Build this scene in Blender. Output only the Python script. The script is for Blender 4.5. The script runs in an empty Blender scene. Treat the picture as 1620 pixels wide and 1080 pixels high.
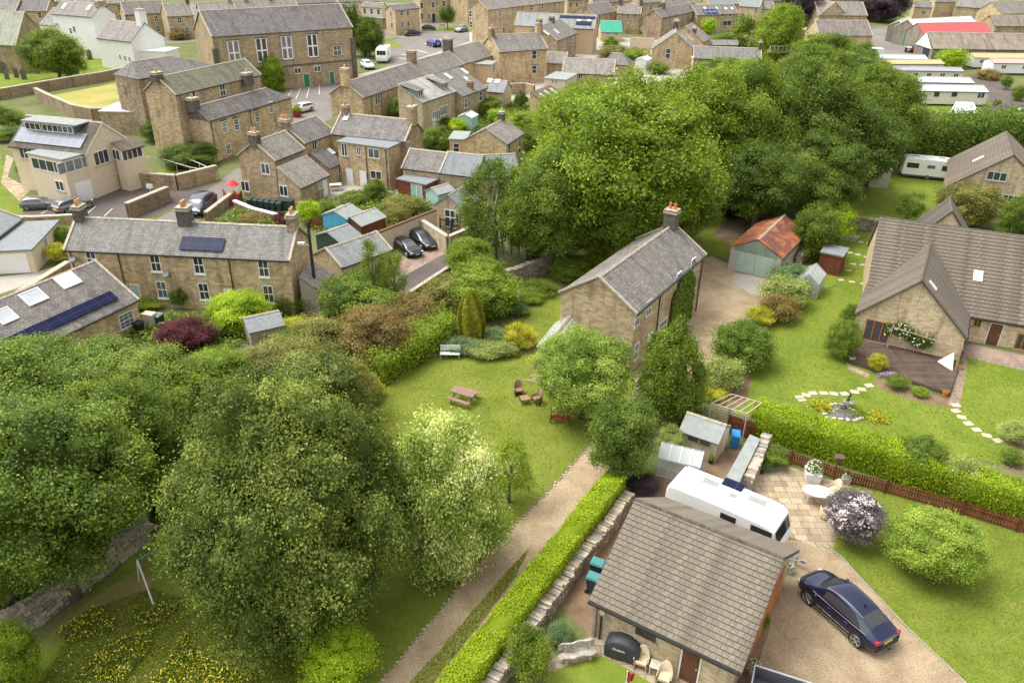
import bpy, math, random
import numpy as np
from mathutils import Matrix, Vector
SC = bpy.context.scene
R = math.radians
random.seed(7)
# ------------------------------------------------------------------ camera
FPX, PITCH, ROLL, CAMH = 1260.0, R(28.5), R(1.0), 29.0
cp, sp = math.cos(PITCH), math.sin(PITCH)
_R0, _U0 = Vector((1, 0, 0)), Vector((0, sp, cp))
CF = Vector((0, cp, -sp))
CR = _R0 * math.cos(ROLL) + _U0 * math.sin(ROLL)
CU = _U0 * math.cos(ROLL) - _R0 * math.sin(ROLL)
CAM = Vector((0, 0, CAMH))
cd = bpy.data.cameras.new("camera")
cam = bpy.data.objects.new("camera", cd)
SC.collection.objects.link(cam)
cd.sensor_width = 36.0
cd.lens = 36.0 * FPX / 1620.0
cd.clip_end = 4000
cam.matrix_world = Matrix(((CR.x, CU.x, -CF.x, 0), (CR.y, CU.y, -CF.y, 0), (CR.z, CU.z, -CF.z, CAMH), (0, 0, 0, 1)))
SC.camera = cam
# ------------------------------------------------------------------ light
SUN_EL, SUN_AZ = R(64), R(-75)          # azimuth from +Y, clockwise positive
w = bpy.data.worlds.new("World"); SC.world = w; w.use_nodes = True
nt = w.node_tree
sky = nt.nodes.new('ShaderNodeTexSky'); sky.sky_type = 'NISHITA'; sky.sun_disc = False
sky.sun_elevation = SUN_EL; sky.sun_rotation = SUN_AZ; sky.dust_density = 4.0; sky.air_density = 1.0
hs = nt.nodes.new('ShaderNodeHueSaturation'); hs.inputs['Saturation'].default_value = 0.10
bg = nt.nodes['Background']; bg.inputs['Strength'].default_value = 0.15
nt.links.new(sky.outputs[0], hs.inputs['Color']); nt.links.new(hs.outputs[0], bg.inputs[0])
sd = bpy.data.lights.new("sun", 'SUN'); sd.energy = 0.9; sd.angle = R(30); sd.color = (1.0, 0.97, 0.92)
so = bpy.data.objects.new("sun", sd); SC.collection.objects.link(so)
sdir = Vector((math.sin(SUN_AZ) * math.cos(SUN_EL), math.cos(SUN_AZ) * math.cos(SUN_EL), math.sin(SUN_EL)))
so.rotation_euler = sdir.to_track_quat('Z', 'Y').to_euler()
SC.view_settings.view_transform = 'Standard'
SC.view_settings.look = 'None'
SC.view_settings.exposure = 1.18
SC.view_settings.gamma = 1.0
SC.render.engine = 'CYCLES'

# ------------------------------------------------------------------ places: a photo point to a place in the world
def ray(x, y):
    return CF * FPX + CR * (x - 810.0) - CU * (y - 540.0)
def G(p, h=0.0):
    if isinstance(p, Vector): return Vector((p.x, p.y, h))
    d = ray(*p); t = (h - CAMH) / d.z
    return CAM + d * t
def scl(P):                       # photo pixels per metre at a world point
    return FPX / (P - CAM).dot(CF)
# ------------------------------------------------------------------ materials
MATS = {}
def nmat(name):
    m = bpy.data.materials.new(name); m.use_nodes = True
    n = m.node_tree.nodes; b = n['Principled BSDF']
    return m, m.node_tree, b
def lk(t, a, b): t.links.new(a, b)
def ramp(t, cols, fac, pos=None):
    r = t.nodes.new('ShaderNodeValToRGB'); e = r.color_ramp.elements
    n = len(cols); pos = pos or [i / (n - 1) for i in range(n)]
    while len(e) < n: e.new(0.5)
    for i in range(n):
        e[i].position = pos[i]; e[i].color = (*cols[i], 1)
    lk(t, fac, r.inputs[0]); return r.outputs[0]
def noise(t, scale, detail=4, rough=0.55, coord=None, dist=0.0):
    n = t.nodes.new('ShaderNodeTexNoise'); n.inputs['Scale'].default_value = scale
    n.inputs['Detail'].default_value = detail; n.inputs['Roughness'].default_value = rough
    n.inputs['Distortion'].default_value = dist
    if coord is not None: lk(t, coord, n.inputs['Vector'])
    return n.outputs['Fac']
def coords(t, kind='Object'):
    return t.nodes.new('ShaderNodeTexCoord').outputs[kind]
def mixc(t, fac, a, b, mode='MIX'):
    m = t.nodes.new('ShaderNodeMix'); m.data_type = 'RGBA'; m.blend_type = mode
    for s, v in ((0, fac), (6, a), (7, b)):
        if isinstance(v, (int, float)): m.inputs[s].default_value = v
        elif isinstance(v, tuple): m.inputs[s].default_value = (*v, 1)
        else: lk(t, v, m.inputs[s])
    return m.outputs[2]
def bump(t, b, h, strength=0.4, dist=0.02):
    n = t.nodes.new('ShaderNodeBump'); n.inputs['Strength'].default_value = strength
    n.inputs['Distance'].default_value = dist; lk(t, h, n.inputs['Height']); lk(t, n.outputs[0], b.inputs['Normal'])
def plain(name, col, rough=0.6, metal=0.0, var=0.12, scale=3.0, coat=0.0):
    if name in MATS: return MATS[name]
    m, t, b = nmat(name)
    f = noise(t, scale, 5, 0.6, coords(t))
    c = ramp(t, [tuple(max(0, x * (1 - var)) for x in col), tuple(min(1, x * (1 + var)) for x in col)], f, [0.3, 0.7])
    lk(t, c, b.inputs['Base Color']); b.inputs['Roughness'].default_value = rough
    b.inputs['Metallic'].default_value = metal
    if coat: b.inputs['Coat Weight'].default_value = coat; b.inputs['Coat Roughness'].default_value = 0.05
    MATS[name] = m; return m
def brickmat(name, c1, c2, mortar, bw, bh, ms, stain=(0.5, 0.5, 0.5), stainamt=0.5, rough=0.85, off=0.5, bumpd=0.02, bias=0.0, lich=None):
    if name in MATS: return MATS[name]
    m, t, b = nmat(name)
    uv = coords(t, 'UV')
    nz = noise(t, 2.2, 3, 0.5, uv)
    # slightly wavy courses
    vm = t.nodes.new('ShaderNodeVectorMath'); vm.operation = 'ADD'
    wob = t.nodes.new('ShaderNodeTexNoise'); wob.inputs['Scale'].default_value = 1.5; lk(t, uv, wob.inputs['Vector'])
    vs = t.nodes.new('ShaderNodeVectorMath'); vs.operation = 'SCALE'; vs.inputs[3].default_value = ms * 2.5
    lk(t, wob.outputs['Color'], vs.inputs[0]); lk(t, uv, vm.inputs[0]); lk(t, vs.outputs[0], vm.inputs[1])
    br = t.nodes.new('ShaderNodeTexBrick'); lk(t, vm.outputs[0], br.inputs['Vector'])
    br.inputs['Scale'].default_value = 1.0; br.inputs['Brick Width'].default_value = bw; br.inputs['Row Height'].default_value = bh
    br.inputs['Mortar Size'].default_value = ms; br.inputs['Mortar Smooth'].default_value = 0.3; br.offset = off
    br.inputs['Bias'].default_value = bias
    br.inputs['Color1'].default_value = (*c1, 1); br.inputs['Color2'].default_value = (*c2, 1); br.inputs['Mortar'].default_value = (*mortar, 1)
    big = noise(t, 0.5, 5, 0.6, coords(t))
    fine = noise(t, 9, 4, 0.6, uv)
    c = mixc(t, ramp(t, [(0, 0, 0), (stainamt,) * 3], big, [0.45, 0.75]), br.outputs['Color'], stain, 'MULTIPLY')
    c = mixc(t, 0.5, c, ramp(t, [(0.6, 0.6, 0.6), (1.3, 1.3, 1.3)], fine, [0.25, 0.75]), 'MULTIPLY')
    if lich:
        lf = noise(t, 3.3, 6, 0.7, uv)
        c = mixc(t, ramp(t, [(0, 0, 0), (lich[1],) * 3], lf, [lich[2], lich[2] + 0.1]), c, lich[0])
    if stainamt > 0.01:
        oi = t.nodes.new('ShaderNodeObjectInfo')
        mp = t.nodes.new('ShaderNodeMapping'); mp.inputs['Scale'].default_value = (1.6, 0.22, 1); lk(t, uv, mp.inputs[0])
        st = noise(t, 1.0, 5, 0.65, mp.outputs[0])
        c = mixc(t, 1.0, c, ramp(t, [(0.62, 0.60, 0.57), (1.0, 1.0, 1.0), (1.12, 1.10, 1.06)], st, [0.32, 0.5, 0.72]), 'MULTIPLY')
        c = mixc(t, 1.0, c, ramp(t, [(0.80, 0.79, 0.79), (1.0, 0.98, 0.95), (1.2, 1.15, 1.06)], oi.outputs['Random']), 'MULTIPLY')
    lk(t, c, b.inputs['Base Color']); b.inputs['Roughness'].default_value = rough
    b.inputs['Specular IOR Level'].default_value = 0.25
    inv = t.nodes.new('ShaderNodeMath'); inv.operation = 'MULTIPLY_ADD'; inv.inputs[1].default_value = -1; inv.inputs[2].default_value = 1.0
    lk(t, br.outputs['Fac'], inv.inputs[0])
    ad = t.nodes.new('ShaderNodeMath'); ad.operation = 'ADD'; lk(t, inv.outputs[0], ad.inputs[0]); lk(t, fine, ad.inputs[1])
    bump(t, b, ad.outputs[0], 0.7, bumpd)
    MATS[name] = m; return m
def ground_mat(name, cols, s1, s2, rough=0.95, bumpd=0.02, pos=None, fine=None, fs=25.0):
    if name in MATS: return MATS[name]
    m, t, b = nmat(name); co = coords(t)
    n1 = noise(t, s1, 6, 0.6, co, 0.4); n2 = noise(t, s2, 4, 0.7, co)
    mx = t.nodes.new('ShaderNodeMath'); mx.operation = 'MULTIPLY_ADD'; mx.inputs[1].default_value = 0.55; lk(t, n1, mx.inputs[0])
    m2 = t.nodes.new('ShaderNodeMath'); m2.operation = 'MULTIPLY'; m2.inputs[1].default_value = 0.45; lk(t, n2, m2.inputs[0]); lk(t, m2.outputs[0], mx.inputs[2])
    c = ramp(t, cols, mx.outputs[0], pos or [0.33 + 0.34 * i / (len(cols) - 1) for i in range(len(cols))])
    if fine:
        n3 = noise(t, fs, 3, 0.8, co)
        c = mixc(t, 1.0, c, ramp(t, [(1 - fine,) * 3, (1 + fine,) * 3], n3, [0.35, 0.65]), 'MULTIPLY')
    lk(t, c, b.inputs['Base Color']); b.inputs['Roughness'].default_value = rough; b.inputs['Specular IOR Level'].default_value = 0.15
    bump(t, b, n2, 0.6, bumpd)
    MATS[name] = m; return m
STONE = brickmat('warm sandstone', (0.66, 0.52, 0.32), (0.38, 0.29, 0.185), (0.50, 0.42, 0.30), 0.42, 0.19, 0.018, (0.55, 0.47, 0.40), 0.55)
STONE2 = brickmat('dark weathered sandstone', (0.52, 0.405, 0.26), (0.25, 0.195, 0.135), (0.40, 0.33, 0.24), 0.42, 0.2, 0.018, (0.4, 0.36, 0.33), 0.7)
STONE3 = brickmat('pale new sandstone', (0.74, 0.62, 0.43), (0.50, 0.39, 0.25), (0.62, 0.53, 0.39), 0.36, 0.13, 0.012, (0.8, 0.7, 0.6), 0.4)
STONE4 = brickmat('rubble stone', (0.52, 0.40, 0.26), (0.28, 0.21, 0.14), (0.32, 0.26, 0.18), 0.33, 0.17, 0.03, (0.5, 0.46, 0.4), 0.6, bumpd=0.04)
BLOCK = brickmat('yellow block', (0.64, 0.50, 0.31), (0.56, 0.43, 0.27), (0.50, 0.41, 0.29), 0.4, 0.2, 0.01, (0.8, 0.78, 0.72), 0.4)
REDBR = brickmat('red brick', (0.38, 0.16, 0.09), (0.27, 0.11, 0.07), (0.35, 0.28, 0.22), 0.23, 0.08, 0.01)
SLATE = brickmat('grey slate', (0.29, 0.27, 0.25), (0.185, 0.172, 0.16), (0.09, 0.085, 0.085), 0.3, 0.22, 0.012, (0.72, 0.7, 0.66), 0.6, 0.6, lich=((0.42, 0.41, 0.36), 0.5, 0.60))
SLATE2 = brickmat('purple slate', (0.26, 0.238, 0.222), (0.165, 0.15, 0.142), (0.09, 0.08, 0.085), 0.3, 0.22, 0.012, (0.62, 0.58, 0.56), 0.7, 0.6, lich=((0.36, 0.33, 0.30), 0.4, 0.62))
SLATE3 = brickmat('lichen slate', (0.30, 0.29, 0.27), (0.21, 0.205, 0.19), (0.10, 0.10, 0.095), 0.3, 0.2, 0.014, (0.72, 0.7, 0.66), 0.4, 0.7, lich=((0.56, 0.54, 0.47), 0.7, 0.60))
SLATEW = brickmat('bleached slate', (0.50, 0.50, 0.49), (0.37, 0.37, 0.37), (0.2, 0.2, 0.2), 0.3, 0.22, 0.012, (0.6, 0.56, 0.5), 0.8, 0.55)
SLATEG = brickmat('mossy slate', (0.22, 0.215, 0.16), (0.16, 0.155, 0.12), (0.09, 0.09, 0.07), 0.3, 0.22, 0.012, (0.65, 0.68, 0.5), 0.7, 0.7, lich=((0.25, 0.27, 0.12), 0.7, 0.52))
SLATEB = brickmat('blue grey tiles', (0.25, 0.27, 0.28), (0.21, 0.23, 0.24), (0.10, 0.11, 0.12), 0.33, 0.28, 0.016, (0.85, 0.85, 0.85), 0.4, 0.5)
TILE = brickmat('brown concrete tiles', (0.165, 0.143, 0.120), (0.128, 0.110, 0.093), (0.06, 0.05, 0.042), 0.33, 0.33, 0.010, (0.72, 0.70, 0.66), 0.55, 0.85, off=0.0, lich=((0.34, 0.31, 0.24), 0.55, 0.60))
TILE2 = brickmat('grey concrete tiles', (0.185, 0.165, 0.138), (0.145, 0.128, 0.105), (0.075, 0.064, 0.052), 0.27, 0.26, 0.009, (0.75, 0.73, 0.70), 0.5, 0.85, off=0.5, lich=((0.36, 0.34, 0.27), 0.55, 0.585))
WHITEW = plain('white render', (0.82, 0.82, 0.80), 0.8, var=0.05, scale=0.6)
CREAM = plain('cream render', (0.66, 0.55, 0.40), 0.85, var=0.08)
TAN = plain('tan render', (0.55, 0.40, 0.25), 0.85, var=0.08)
WPAINT = plain('white paint', (0.80, 0.80, 0.78), 0.45, var=0.03)
CARAV = plain('white shell', (0.86, 0.86, 0.84), 0.35, var=0.03, scale=0.8)
STCOP = plain('stone coping', (0.42, 0.36, 0.27), 0.9, var=0.3, scale=4)
DKSTN = plain('sooty stone', (0.11, 0.095, 0.08), 0.9, var=0.5, scale=5)
POT = plain('clay pot', (0.55, 0.30, 0.16), 0.8, var=0.2)
POTC = plain('buff pot', (0.62, 0.50, 0.30), 0.8, var=0.2)
BLACKP = plain('black plastic', (0.02, 0.02, 0.022), 0.45)
LEAD = plain('lead grey felt', (0.20, 0.22, 0.22), 0.7, var=0.2)
FELT = plain('green grey felt', (0.27, 0.29, 0.27), 0.9, var=0.15, scale=2)
WHROOF = plain('white roof sheet', (0.70, 0.72, 0.72), 0.5, var=0.08)
ORWOOD = plain('orange stained wood', (0.42, 0.15, 0.035), 0.5, var=0.2)
BRWOOD = plain('brown stained wood', (0.13, 0.05, 0.025), 0.6, var=0.2)
OLDWD = plain('weathered wood', (0.34, 0.29, 0.23), 0.9, var=0.3, scale=6)
GREENP = plain('sage green paint', (0.32, 0.42, 0.33), 0.6, var=0.1)
TEALP = plain('teal paint', (0.30, 0.52, 0.47), 0.6, var=0.1)
SOLAR = brickmat('solar cells', (0.008, 0.012, 0.045), (0.010, 0.015, 0.05), (0.05, 0.05, 0.07), 1.0, 1.65, 0.02, (1, 1, 1), 0.0, 0.42, off=0.0, bumpd=0.001)
SOLARG = brickmat('pale solar cells', (0.22, 0.25, 0.28), (0.24, 0.27, 0.30), (0.36, 0.38, 0.40), 1.0, 1.65, 0.03, (1, 1, 1), 0.0, 0.25, off=0.0, bumpd=0.001)
for m_ in (SOLAR,):
    m_.node_tree.nodes['Principled BSDF'].inputs['Specular IOR Level'].default_value = 0.12
def glassmat(name, col, rough=0.06):
    m, t, b = nmat(name); f = noise(t, 0.9, 2, 0.5, coords(t))
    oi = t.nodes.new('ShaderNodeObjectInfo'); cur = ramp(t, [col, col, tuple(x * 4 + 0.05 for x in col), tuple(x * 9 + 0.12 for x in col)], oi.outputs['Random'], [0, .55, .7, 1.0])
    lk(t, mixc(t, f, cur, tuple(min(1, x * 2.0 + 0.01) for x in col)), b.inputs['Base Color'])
    b.inputs['Roughness'].default_value = rough; b.inputs['Specular IOR Level'].default_value = 0.7; MATS[name] = m; return m
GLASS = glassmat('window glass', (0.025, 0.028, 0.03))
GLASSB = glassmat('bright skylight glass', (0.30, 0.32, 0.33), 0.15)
def clear_glass(name, tint=(0.8, 0.85, 0.85), a=0.35):
    m, t, b = nmat(name); b.inputs['Base Color'].default_value = (*tint, 1); b.inputs['Roughness'].default_value = 0.12
    tr = t.nodes.new('ShaderNodeBsdfTransparent'); mx = t.nodes.new('ShaderNodeMixShader'); mx.inputs[0].default_value = a
    out = t.nodes['Material Output']; lk(t, tr.outputs[0], mx.inputs[1]); lk(t, b.outputs[0], mx.inputs[2]); lk(t, mx.outputs[0], out.inputs[0])
    MATS[name] = m; return m
GHGLASS = clear_glass('greenhouse glass')
def paint(name, col, metal=0.5):
    if name in MATS: return MATS[name]
    m, t, b = nmat(name); b.inputs['Base Color'].default_value = (*col, 1); b.inputs['Roughness'].default_value = 0.28
    b.inputs['Metallic'].default_value = metal; b.inputs['Coat Weight'].default_value = 1.0; b.inputs['Coat Roughness'].default_value = 0.04
    n = noise(t, 1.2, 3, 0.5, coords(t)); lk(t, ramp(t, [(0.22,) * 3, (0.36,) * 3], n, [0.35, 0.65]), b.inputs['Roughness'])
    MATS[name] = m; return m
def leafmat(name, cols, trans=0.32, gloss=0.3, pos=None):
    if 'flower' not in name and 'conifer' not in name and 'purple' not in name and 'black' not in name: cols = [(c[0] * 1.38, c[1] * 1.32, c[2] * 0.85) for c in cols]
    m, t, b = nmat(name)
    at = t.nodes.new('ShaderNodeAttribute'); at.attribute_name = 'tint'
    oi = t.nodes.new('ShaderNodeObjectInfo'); sh = t.nodes.new('ShaderNodeMath'); sh.operation = 'MULTIPLY_ADD'; sh.inputs[1].default_value = 0.24; sh.inputs[2].default_value = -0.12
    lk(t, oi.outputs['Random'], sh.inputs[0]); ad = t.nodes.new('ShaderNodeMath'); ad.operation = 'ADD'; lk(t, at.outputs['Fac'], ad.inputs[0]); lk(t, sh.outputs[0], ad.inputs[1])
    c = ramp(t, cols, ad.outputs[0], pos)
    b.inputs['Roughness'].default_value = 0.55; b.inputs['Specular IOR Level'].default_value = gloss
    lk(t, c, b.inputs['Base Color'])
    tr = t.nodes.new('ShaderNodeBsdfTranslucent'); lk(t, mixc(t, 1.0, c, (1.25, 1.3, 0.6), 'MULTIPLY'), tr.inputs[0])
    mx = t.nodes.new('ShaderNodeMixShader'); mx.inputs[0].default_value = trans
    out = t.nodes['Material Output']; lk(t, b.outputs[0], mx.inputs[1]); lk(t, tr.outputs[0], mx.inputs[2]); lk(t, mx.outputs[0], out.inputs[0])
    MATS[name] = m; return m
LF = {
 'birch': leafmat('birch leaves', [(0.045, 0.075, 0.016), (0.105, 0.15, 0.036), (0.27, 0.32, 0.11)]),
 'ash': leafmat('ash leaves', [(0.055, 0.095, 0.018), (0.12, 0.185, 0.038), (0.23, 0.31, 0.08)]),
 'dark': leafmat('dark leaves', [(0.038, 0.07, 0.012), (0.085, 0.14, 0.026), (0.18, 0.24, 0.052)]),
 'mid': leafmat('mid green leaves', [(0.055, 0.095, 0.014), (0.12, 0.185, 0.03), (0.235, 0.30, 0.055)]),
 'bright': leafmat('bright green leaves', [(0.085, 0.14, 0.015), (0.18, 0.26, 0.032), (0.27, 0.35, 0.055)]),
 'lime': leafmat('lime leaves', [(0.15, 0.24, 0.015), (0.28, 0.40, 0.025), (0.46, 0.56, 0.06)]),
 'hedge': leafmat('hedge leaves', [(0.12, 0.18, 0.012), (0.26, 0.36, 0.02), (0.42, 0.50, 0.04)]),
 'yellow': leafmat('golden leaves', [(0.20, 0.23, 0.02), (0.36, 0.36, 0.035), (0.52, 0.48, 0.09)]),
 'purple': leafmat('purple leaves', [(0.07, 0.014, 0.018), (0.14, 0.028, 0.035), (0.25, 0.07, 0.075)]),
 'black': leafmat('blackish leaves', [(0.03, 0.018, 0.026), (0.07, 0.045, 0.056), (0.15, 0.105, 0.12)]),
 'white': leafmat('whitebeam leaves', [(0.15, 0.22, 0.05), (0.33, 0.42, 0.15), (0.54, 0.58, 0.34), (0.70, 0.72, 0.70)], pos=[0.0, 0.36, 0.60, 0.78]),
 'pale': leafmat('variegated leaves', [(0.13, 0.18, 0.06), (0.26, 0.31, 0.13), (0.46, 0.50, 0.27)]),
 'olive': leafmat('olive leaves', [(0.095, 0.10, 0.035), (0.17, 0.18, 0.06), (0.30, 0.29, 0.12)]),
 'rust': leafmat('rusty twigs and leaves', [(0.13, 0.09, 0.045), (0.20, 0.15, 0.07), (0.28, 0.24, 0.11)]),
 'conifer': leafmat('golden conifer', [(0.16, 0.19, 0.02), (0.36, 0.36, 0.035), (0.58, 0.50, 0.06)]),
 'blue': leafmat('blue green leaves', [(0.07, 0.12, 0.07), (0.13, 0.20, 0.12), (0.22, 0.30, 0.19)]),
 'flower': leafmat('pale pink flowers', [(0.62, 0.48, 0.52), (0.75, 0.64, 0.66), (0.85, 0.78, 0.78)], 0.1),
 'flowerw': leafmat('white flowers', [(0.70, 0.70, 0.62), (0.8, 0.8, 0.75), (0.88, 0.88, 0.84)], 0.1),
 'buttercup': leafmat('yellow meadow flowers', [(0.80, 0.60, 0.02), (0.85, 0.72, 0.03), (0.85, 0.80, 0.35)], 0.1),
 'mauve': leafmat('purple grey elder leaves', [(0.07, 0.055, 0.06), (0.17, 0.145, 0.15), (0.34, 0.30, 0.30)]),
 'drygrass': leafmat('drive weed blades', [(0.13, 0.16, 0.03), (0.20, 0.23, 0.05), (0.30, 0.28, 0.11)], 0.1),
 'lawnblade': leafmat('lawn grass blades', [(0.085, 0.115, 0.013), (0.13, 0.165, 0.021), (0.18, 0.205, 0.034)], 0.1),
 'lawnblade2': leafmat('bright lawn grass blades', [(0.085, 0.13, 0.01), (0.13, 0.185, 0.016), (0.18, 0.225, 0.028)], 0.1),
 'lilac': leafmat('lilac flowers', [(0.42, 0.22, 0.55), (0.55, 0.33, 0.68), (0.65, 0.45, 0.75)], 0.1),
}
BARK = plain('bark', (0.16, 0.125, 0.09), 0.95, var=0.4, scale=8)
BARKP = plain('pale bark', (0.36, 0.31, 0.24), 0.95, var=0.35, scale=8)
# ------------------------------------------------------------------ mesh helpers
class MB:
    def __init__(s): s.v = []; s.f = []; s.m = []; s.org = {}
    def add(s, vs, fs, mi=0):
        o = len(s.v); s.v += [tuple(v) for v in vs]
        for f in fs: s.f.append(tuple(i + o for i in f)); s.m.append(mi)
        return s
    def box(s, x0, y0, z0, x1, y1, z1, mi=0, M=None):
        vs = [Vector(p) for p in ((x0, y0, z0), (x1, y0, z0), (x1, y1, z0), (x0, y1, z0), (x0, y0, z1), (x1, y0, z1), (x1, y1, z1), (x0, y1, z1))]
        if M is not None: vs = [M @ v for v in vs]
        return s.add(vs, [(0, 3, 2, 1), (4, 5, 6, 7), (0, 1, 5, 4), (1, 2, 6, 5), (2, 3, 7, 6), (3, 0, 4, 7)], mi)
    def quad(s, a, b, c, d, mi=0): return s.add([a, b, c, d], [(0, 1, 2, 3)], mi)
    def slab(s, pts, n, t, mi=0):      # polygon thickened by t along -n
        n = Vector(n).normalized() * t; k = len(pts); P = [Vector(p) for p in pts]
        vs = P + [p - n for p in P]
        fs = [tuple(range(k)), tuple(range(2 * k - 1, k - 1, -1))] + [(i, k + i, k + (i + 1) % k, (i + 1) % k) for i in range(k)]
        return s.add(vs, fs, mi)
    def prism(s, pts, z0, z1, mi=0):
        k = len(pts); vs = [(p[0], p[1], z0) for p in pts] + [(p[0], p[1], z1) for p in pts]
        return s.add(vs, [tuple(range(k - 1, -1, -1)), tuple(range(k, 2 * k))] + [(i, (i + 1) % k, k + (i + 1) % k, k + i) for i in range(k)], mi)
    def cyl(s, a, b, r0, r1=None, n=8, mi=0, cap=True):
        a, b = Vector(a), Vector(b); r1 = r0 if r1 is None else r1
        d = (b - a).normalized(); q = d.orthogonal().normalized(); w_ = d.cross(q)
        vs = []
        for c, r in ((a, r0), (b, r1)):
            for i in range(n):
                th = 2 * math.pi * i / n; vs.append(c + (q * math.cos(th) + w_ * math.sin(th)) * r)
        fs = [(i, (i + 1) % n, n + (i + 1) % n, n + i) for i in range(n)]
        if cap: fs += [tuple(range(n - 1, -1, -1)), tuple(range(n, 2 * n))]
        return s.add(vs, fs, mi)
    def tube(s, pts, r, n=6, mi=0):
        for i in range(len(pts) - 1):
            ra = r[i] if isinstance(r, (list, tuple)) else r; rb = r[i + 1] if isinstance(r, (list, tuple)) else r
            s.cyl(pts[i], pts[i + 1], ra, rb, n, mi)
        return s
    def ball(s, c, rx, ry=None, rz=None, n=8, mi=0):
        ry = ry or rx; rz = rz or rx; vs = []; fs = []
        for j in range(1, n // 2):
            ph = math.pi * j / (n // 2)
            for i in range(n):
                th = 2 * math.pi * i / n
                vs.append((c[0] + rx * math.sin(ph) * math.cos(th), c[1] + ry * math.sin(ph) * math.sin(th), c[2] + rz * math.cos(ph)))
        t = len(vs); vs += [(c[0], c[1], c[2] + rz), (c[0], c[1], c[2] - rz)]; k = n // 2 - 1
        for j in range(k - 1):
            for i in range(n): fs.append((j * n + i, (j + 1) * n + i, (j + 1) * n + (i + 1) % n, j * n + (i + 1) % n))
        for i in range(n): fs.append((t, i, (i + 1) % n)); fs.append((t + 1, (k - 1) * n + (i + 1) % n, (k - 1) * n + i))
        return s.add(vs, fs, mi)
    def mesh(s, name, mats, smooth=False):
        me = bpy.data.meshes.new(name); me.from_pydata(s.v, [], s.f)
        for m in (mats if isinstance(mats, (list, tuple)) else [mats]): me.materials.append(m)
        me.polygons.foreach_set('material_index', s.m)
        if smooth: me.polygons.foreach_set('use_smooth', [True] * len(s.f))
        me.update()
        uv = me.uv_layers.new(name='UVMap').data; V = me.vertices
        for p in me.polygons:
            n = p.normal; og = s.org.get(p.index)
            if abs(n.z) > 0.995: t_, b_ = Vector((1, 0, 0)), Vector((0, 1, 0))
            else:
                t_ = Vector((-n.y, n.x, 0)).normalized(); b_ = n.cross(t_)
            for li in p.loop_indices:
                co = V[me.loops[li].vertex_index].co - og if og else V[me.loops[li].vertex_index].co; uv[li].uv = (co.dot(t_), co.dot(b_))
        return me
    def build(s, name, mats, parent=None, M=None, smooth=False):
        return link(name, s.mesh(name, mats, smooth), parent, M)
def link(name, me, parent=None, M=None):
    o = bpy.data.objects.new(name, me); SC.collection.objects.link(o)
    if parent is not None: o.parent = parent
    if M is not None: o.matrix_local = M
    return o
def tag(o, label=None, cat=None, group=None, kind=None):
    if label: o['label'] = label
    if cat: o['category'] = cat
    if group: o['group'] = group
    if kind: o['kind'] = kind
    return o
def root(name, label, cat, P, ang=0.0, group=None):
    o = link(name, None, None, Matrix.Translation(P) @ Matrix.Rotation(ang, 4, 'Z')); return tag(o, label, cat, group)
def copy_tree(o, parent=None):
    c = o.copy(); SC.collection.objects.link(c); c.parent = parent
    for ch in list(o.children): copy_tree(ch, c)
    return c
def ang_of(a, b): return math.atan2(b.y - a.y, b.x - a.x)
# ------------------------------------------------------------------ windows and doors (shared meshes)
WC = {}
def winmesh(w, h, style, fm):
    key = (round(w, 2), round(h, 2), style, fm.name)
    if key in WC: return WC[key]
    f = MB(); g = MB(); t = 0.07 if w > 0.5 else 0.045
    x, z = w / 2, h / 2
    f.box(-x, -0.05, -z, -x + t, 0.02, z).box(x - t, -0.05, -z, x, 0.02, z).box(-x + t, -0.05, z - t, x - t, 0.02, z).box(-x + t, -0.05, -z, x - t, 0.02, -z + t)
    b = 0.025
    if style == 'sash':
        f.box(-x + t, -0.045, -0.035, x - t, 0.02, 0.035); f.box(-b, -0.04, -z + t, b, 0.02, -0.035); f.box(-b, -0.04, 0.035, b, 0.02, z - t)
    elif style == 'hall':
        f.box(-x + t, -0.06, -0.12, x - t, 0.02, 0.12); f.box(-.13, -0.055, -z + t, .13, 0.02, z - t); f.box(-x, -0.06, -z, -x + .16, .02, z).box(x - .16, -0.06, -z, x, .02, z).box(-x, -.06, -z, x, .02, -z + .22)
    elif style == 'sash1': f.box(-x + t, -0.045, -0.03, x - t, 0.02, 0.03)
    elif style == 'case2': f.box(-0.04, -0.045, -z + t, 0.04, 0.02, z - t)
    elif style == 'case3':
        for q in (-x / 3, x / 3): f.box(q - 0.04, -0.045, -z + t, q + 0.04, 0.02, z - t)
    elif style == 'case4':
        for q in (-x / 2, 0, x / 2): f.box(q - 0.04, -0.045, -z + t, q + 0.04, 0.02, z - t)
    elif style == 'tall':
        f.box(-0.05, -0.045, -z + t, 0.05, 0.02, z - t); f.box(-x + t, -0.04, 0.1, -0.05, 0.02, 0.2); f.box(0.05, -0.04, 0.1, x - t, 0.02, 0.2)
    elif style == 'cottage':
        f.box(-x + t, -0.045, -0.03, x - t, 0.02, 0.03)
        for q in (-x / 3, x / 3): f.box(q - b / 2, -0.04, -z + t, q + b / 2, 0.02, z - t)
        for q in (-z / 2, z / 2): f.box(-x + t, -0.035, q - b / 2, x - t, 0.02, q + b / 2)
    g.box(-x + t * .8, -0.018, -z + t * .8, x - t * .8, 0.01, z - t * .8)
    sl = MB().box(-x - 0.08, -0.10, -z - 0.12, x + 0.08, 0.02, -z)
    sr = MB().box(-x - 0.12, -0.022, z, x + 0.12, 0.02, z + 0.2)
    WC[key] = (f.mesh('window', fm), g.mesh('pane', GLASS), {}, sl, sr)
    return WC[key]
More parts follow.
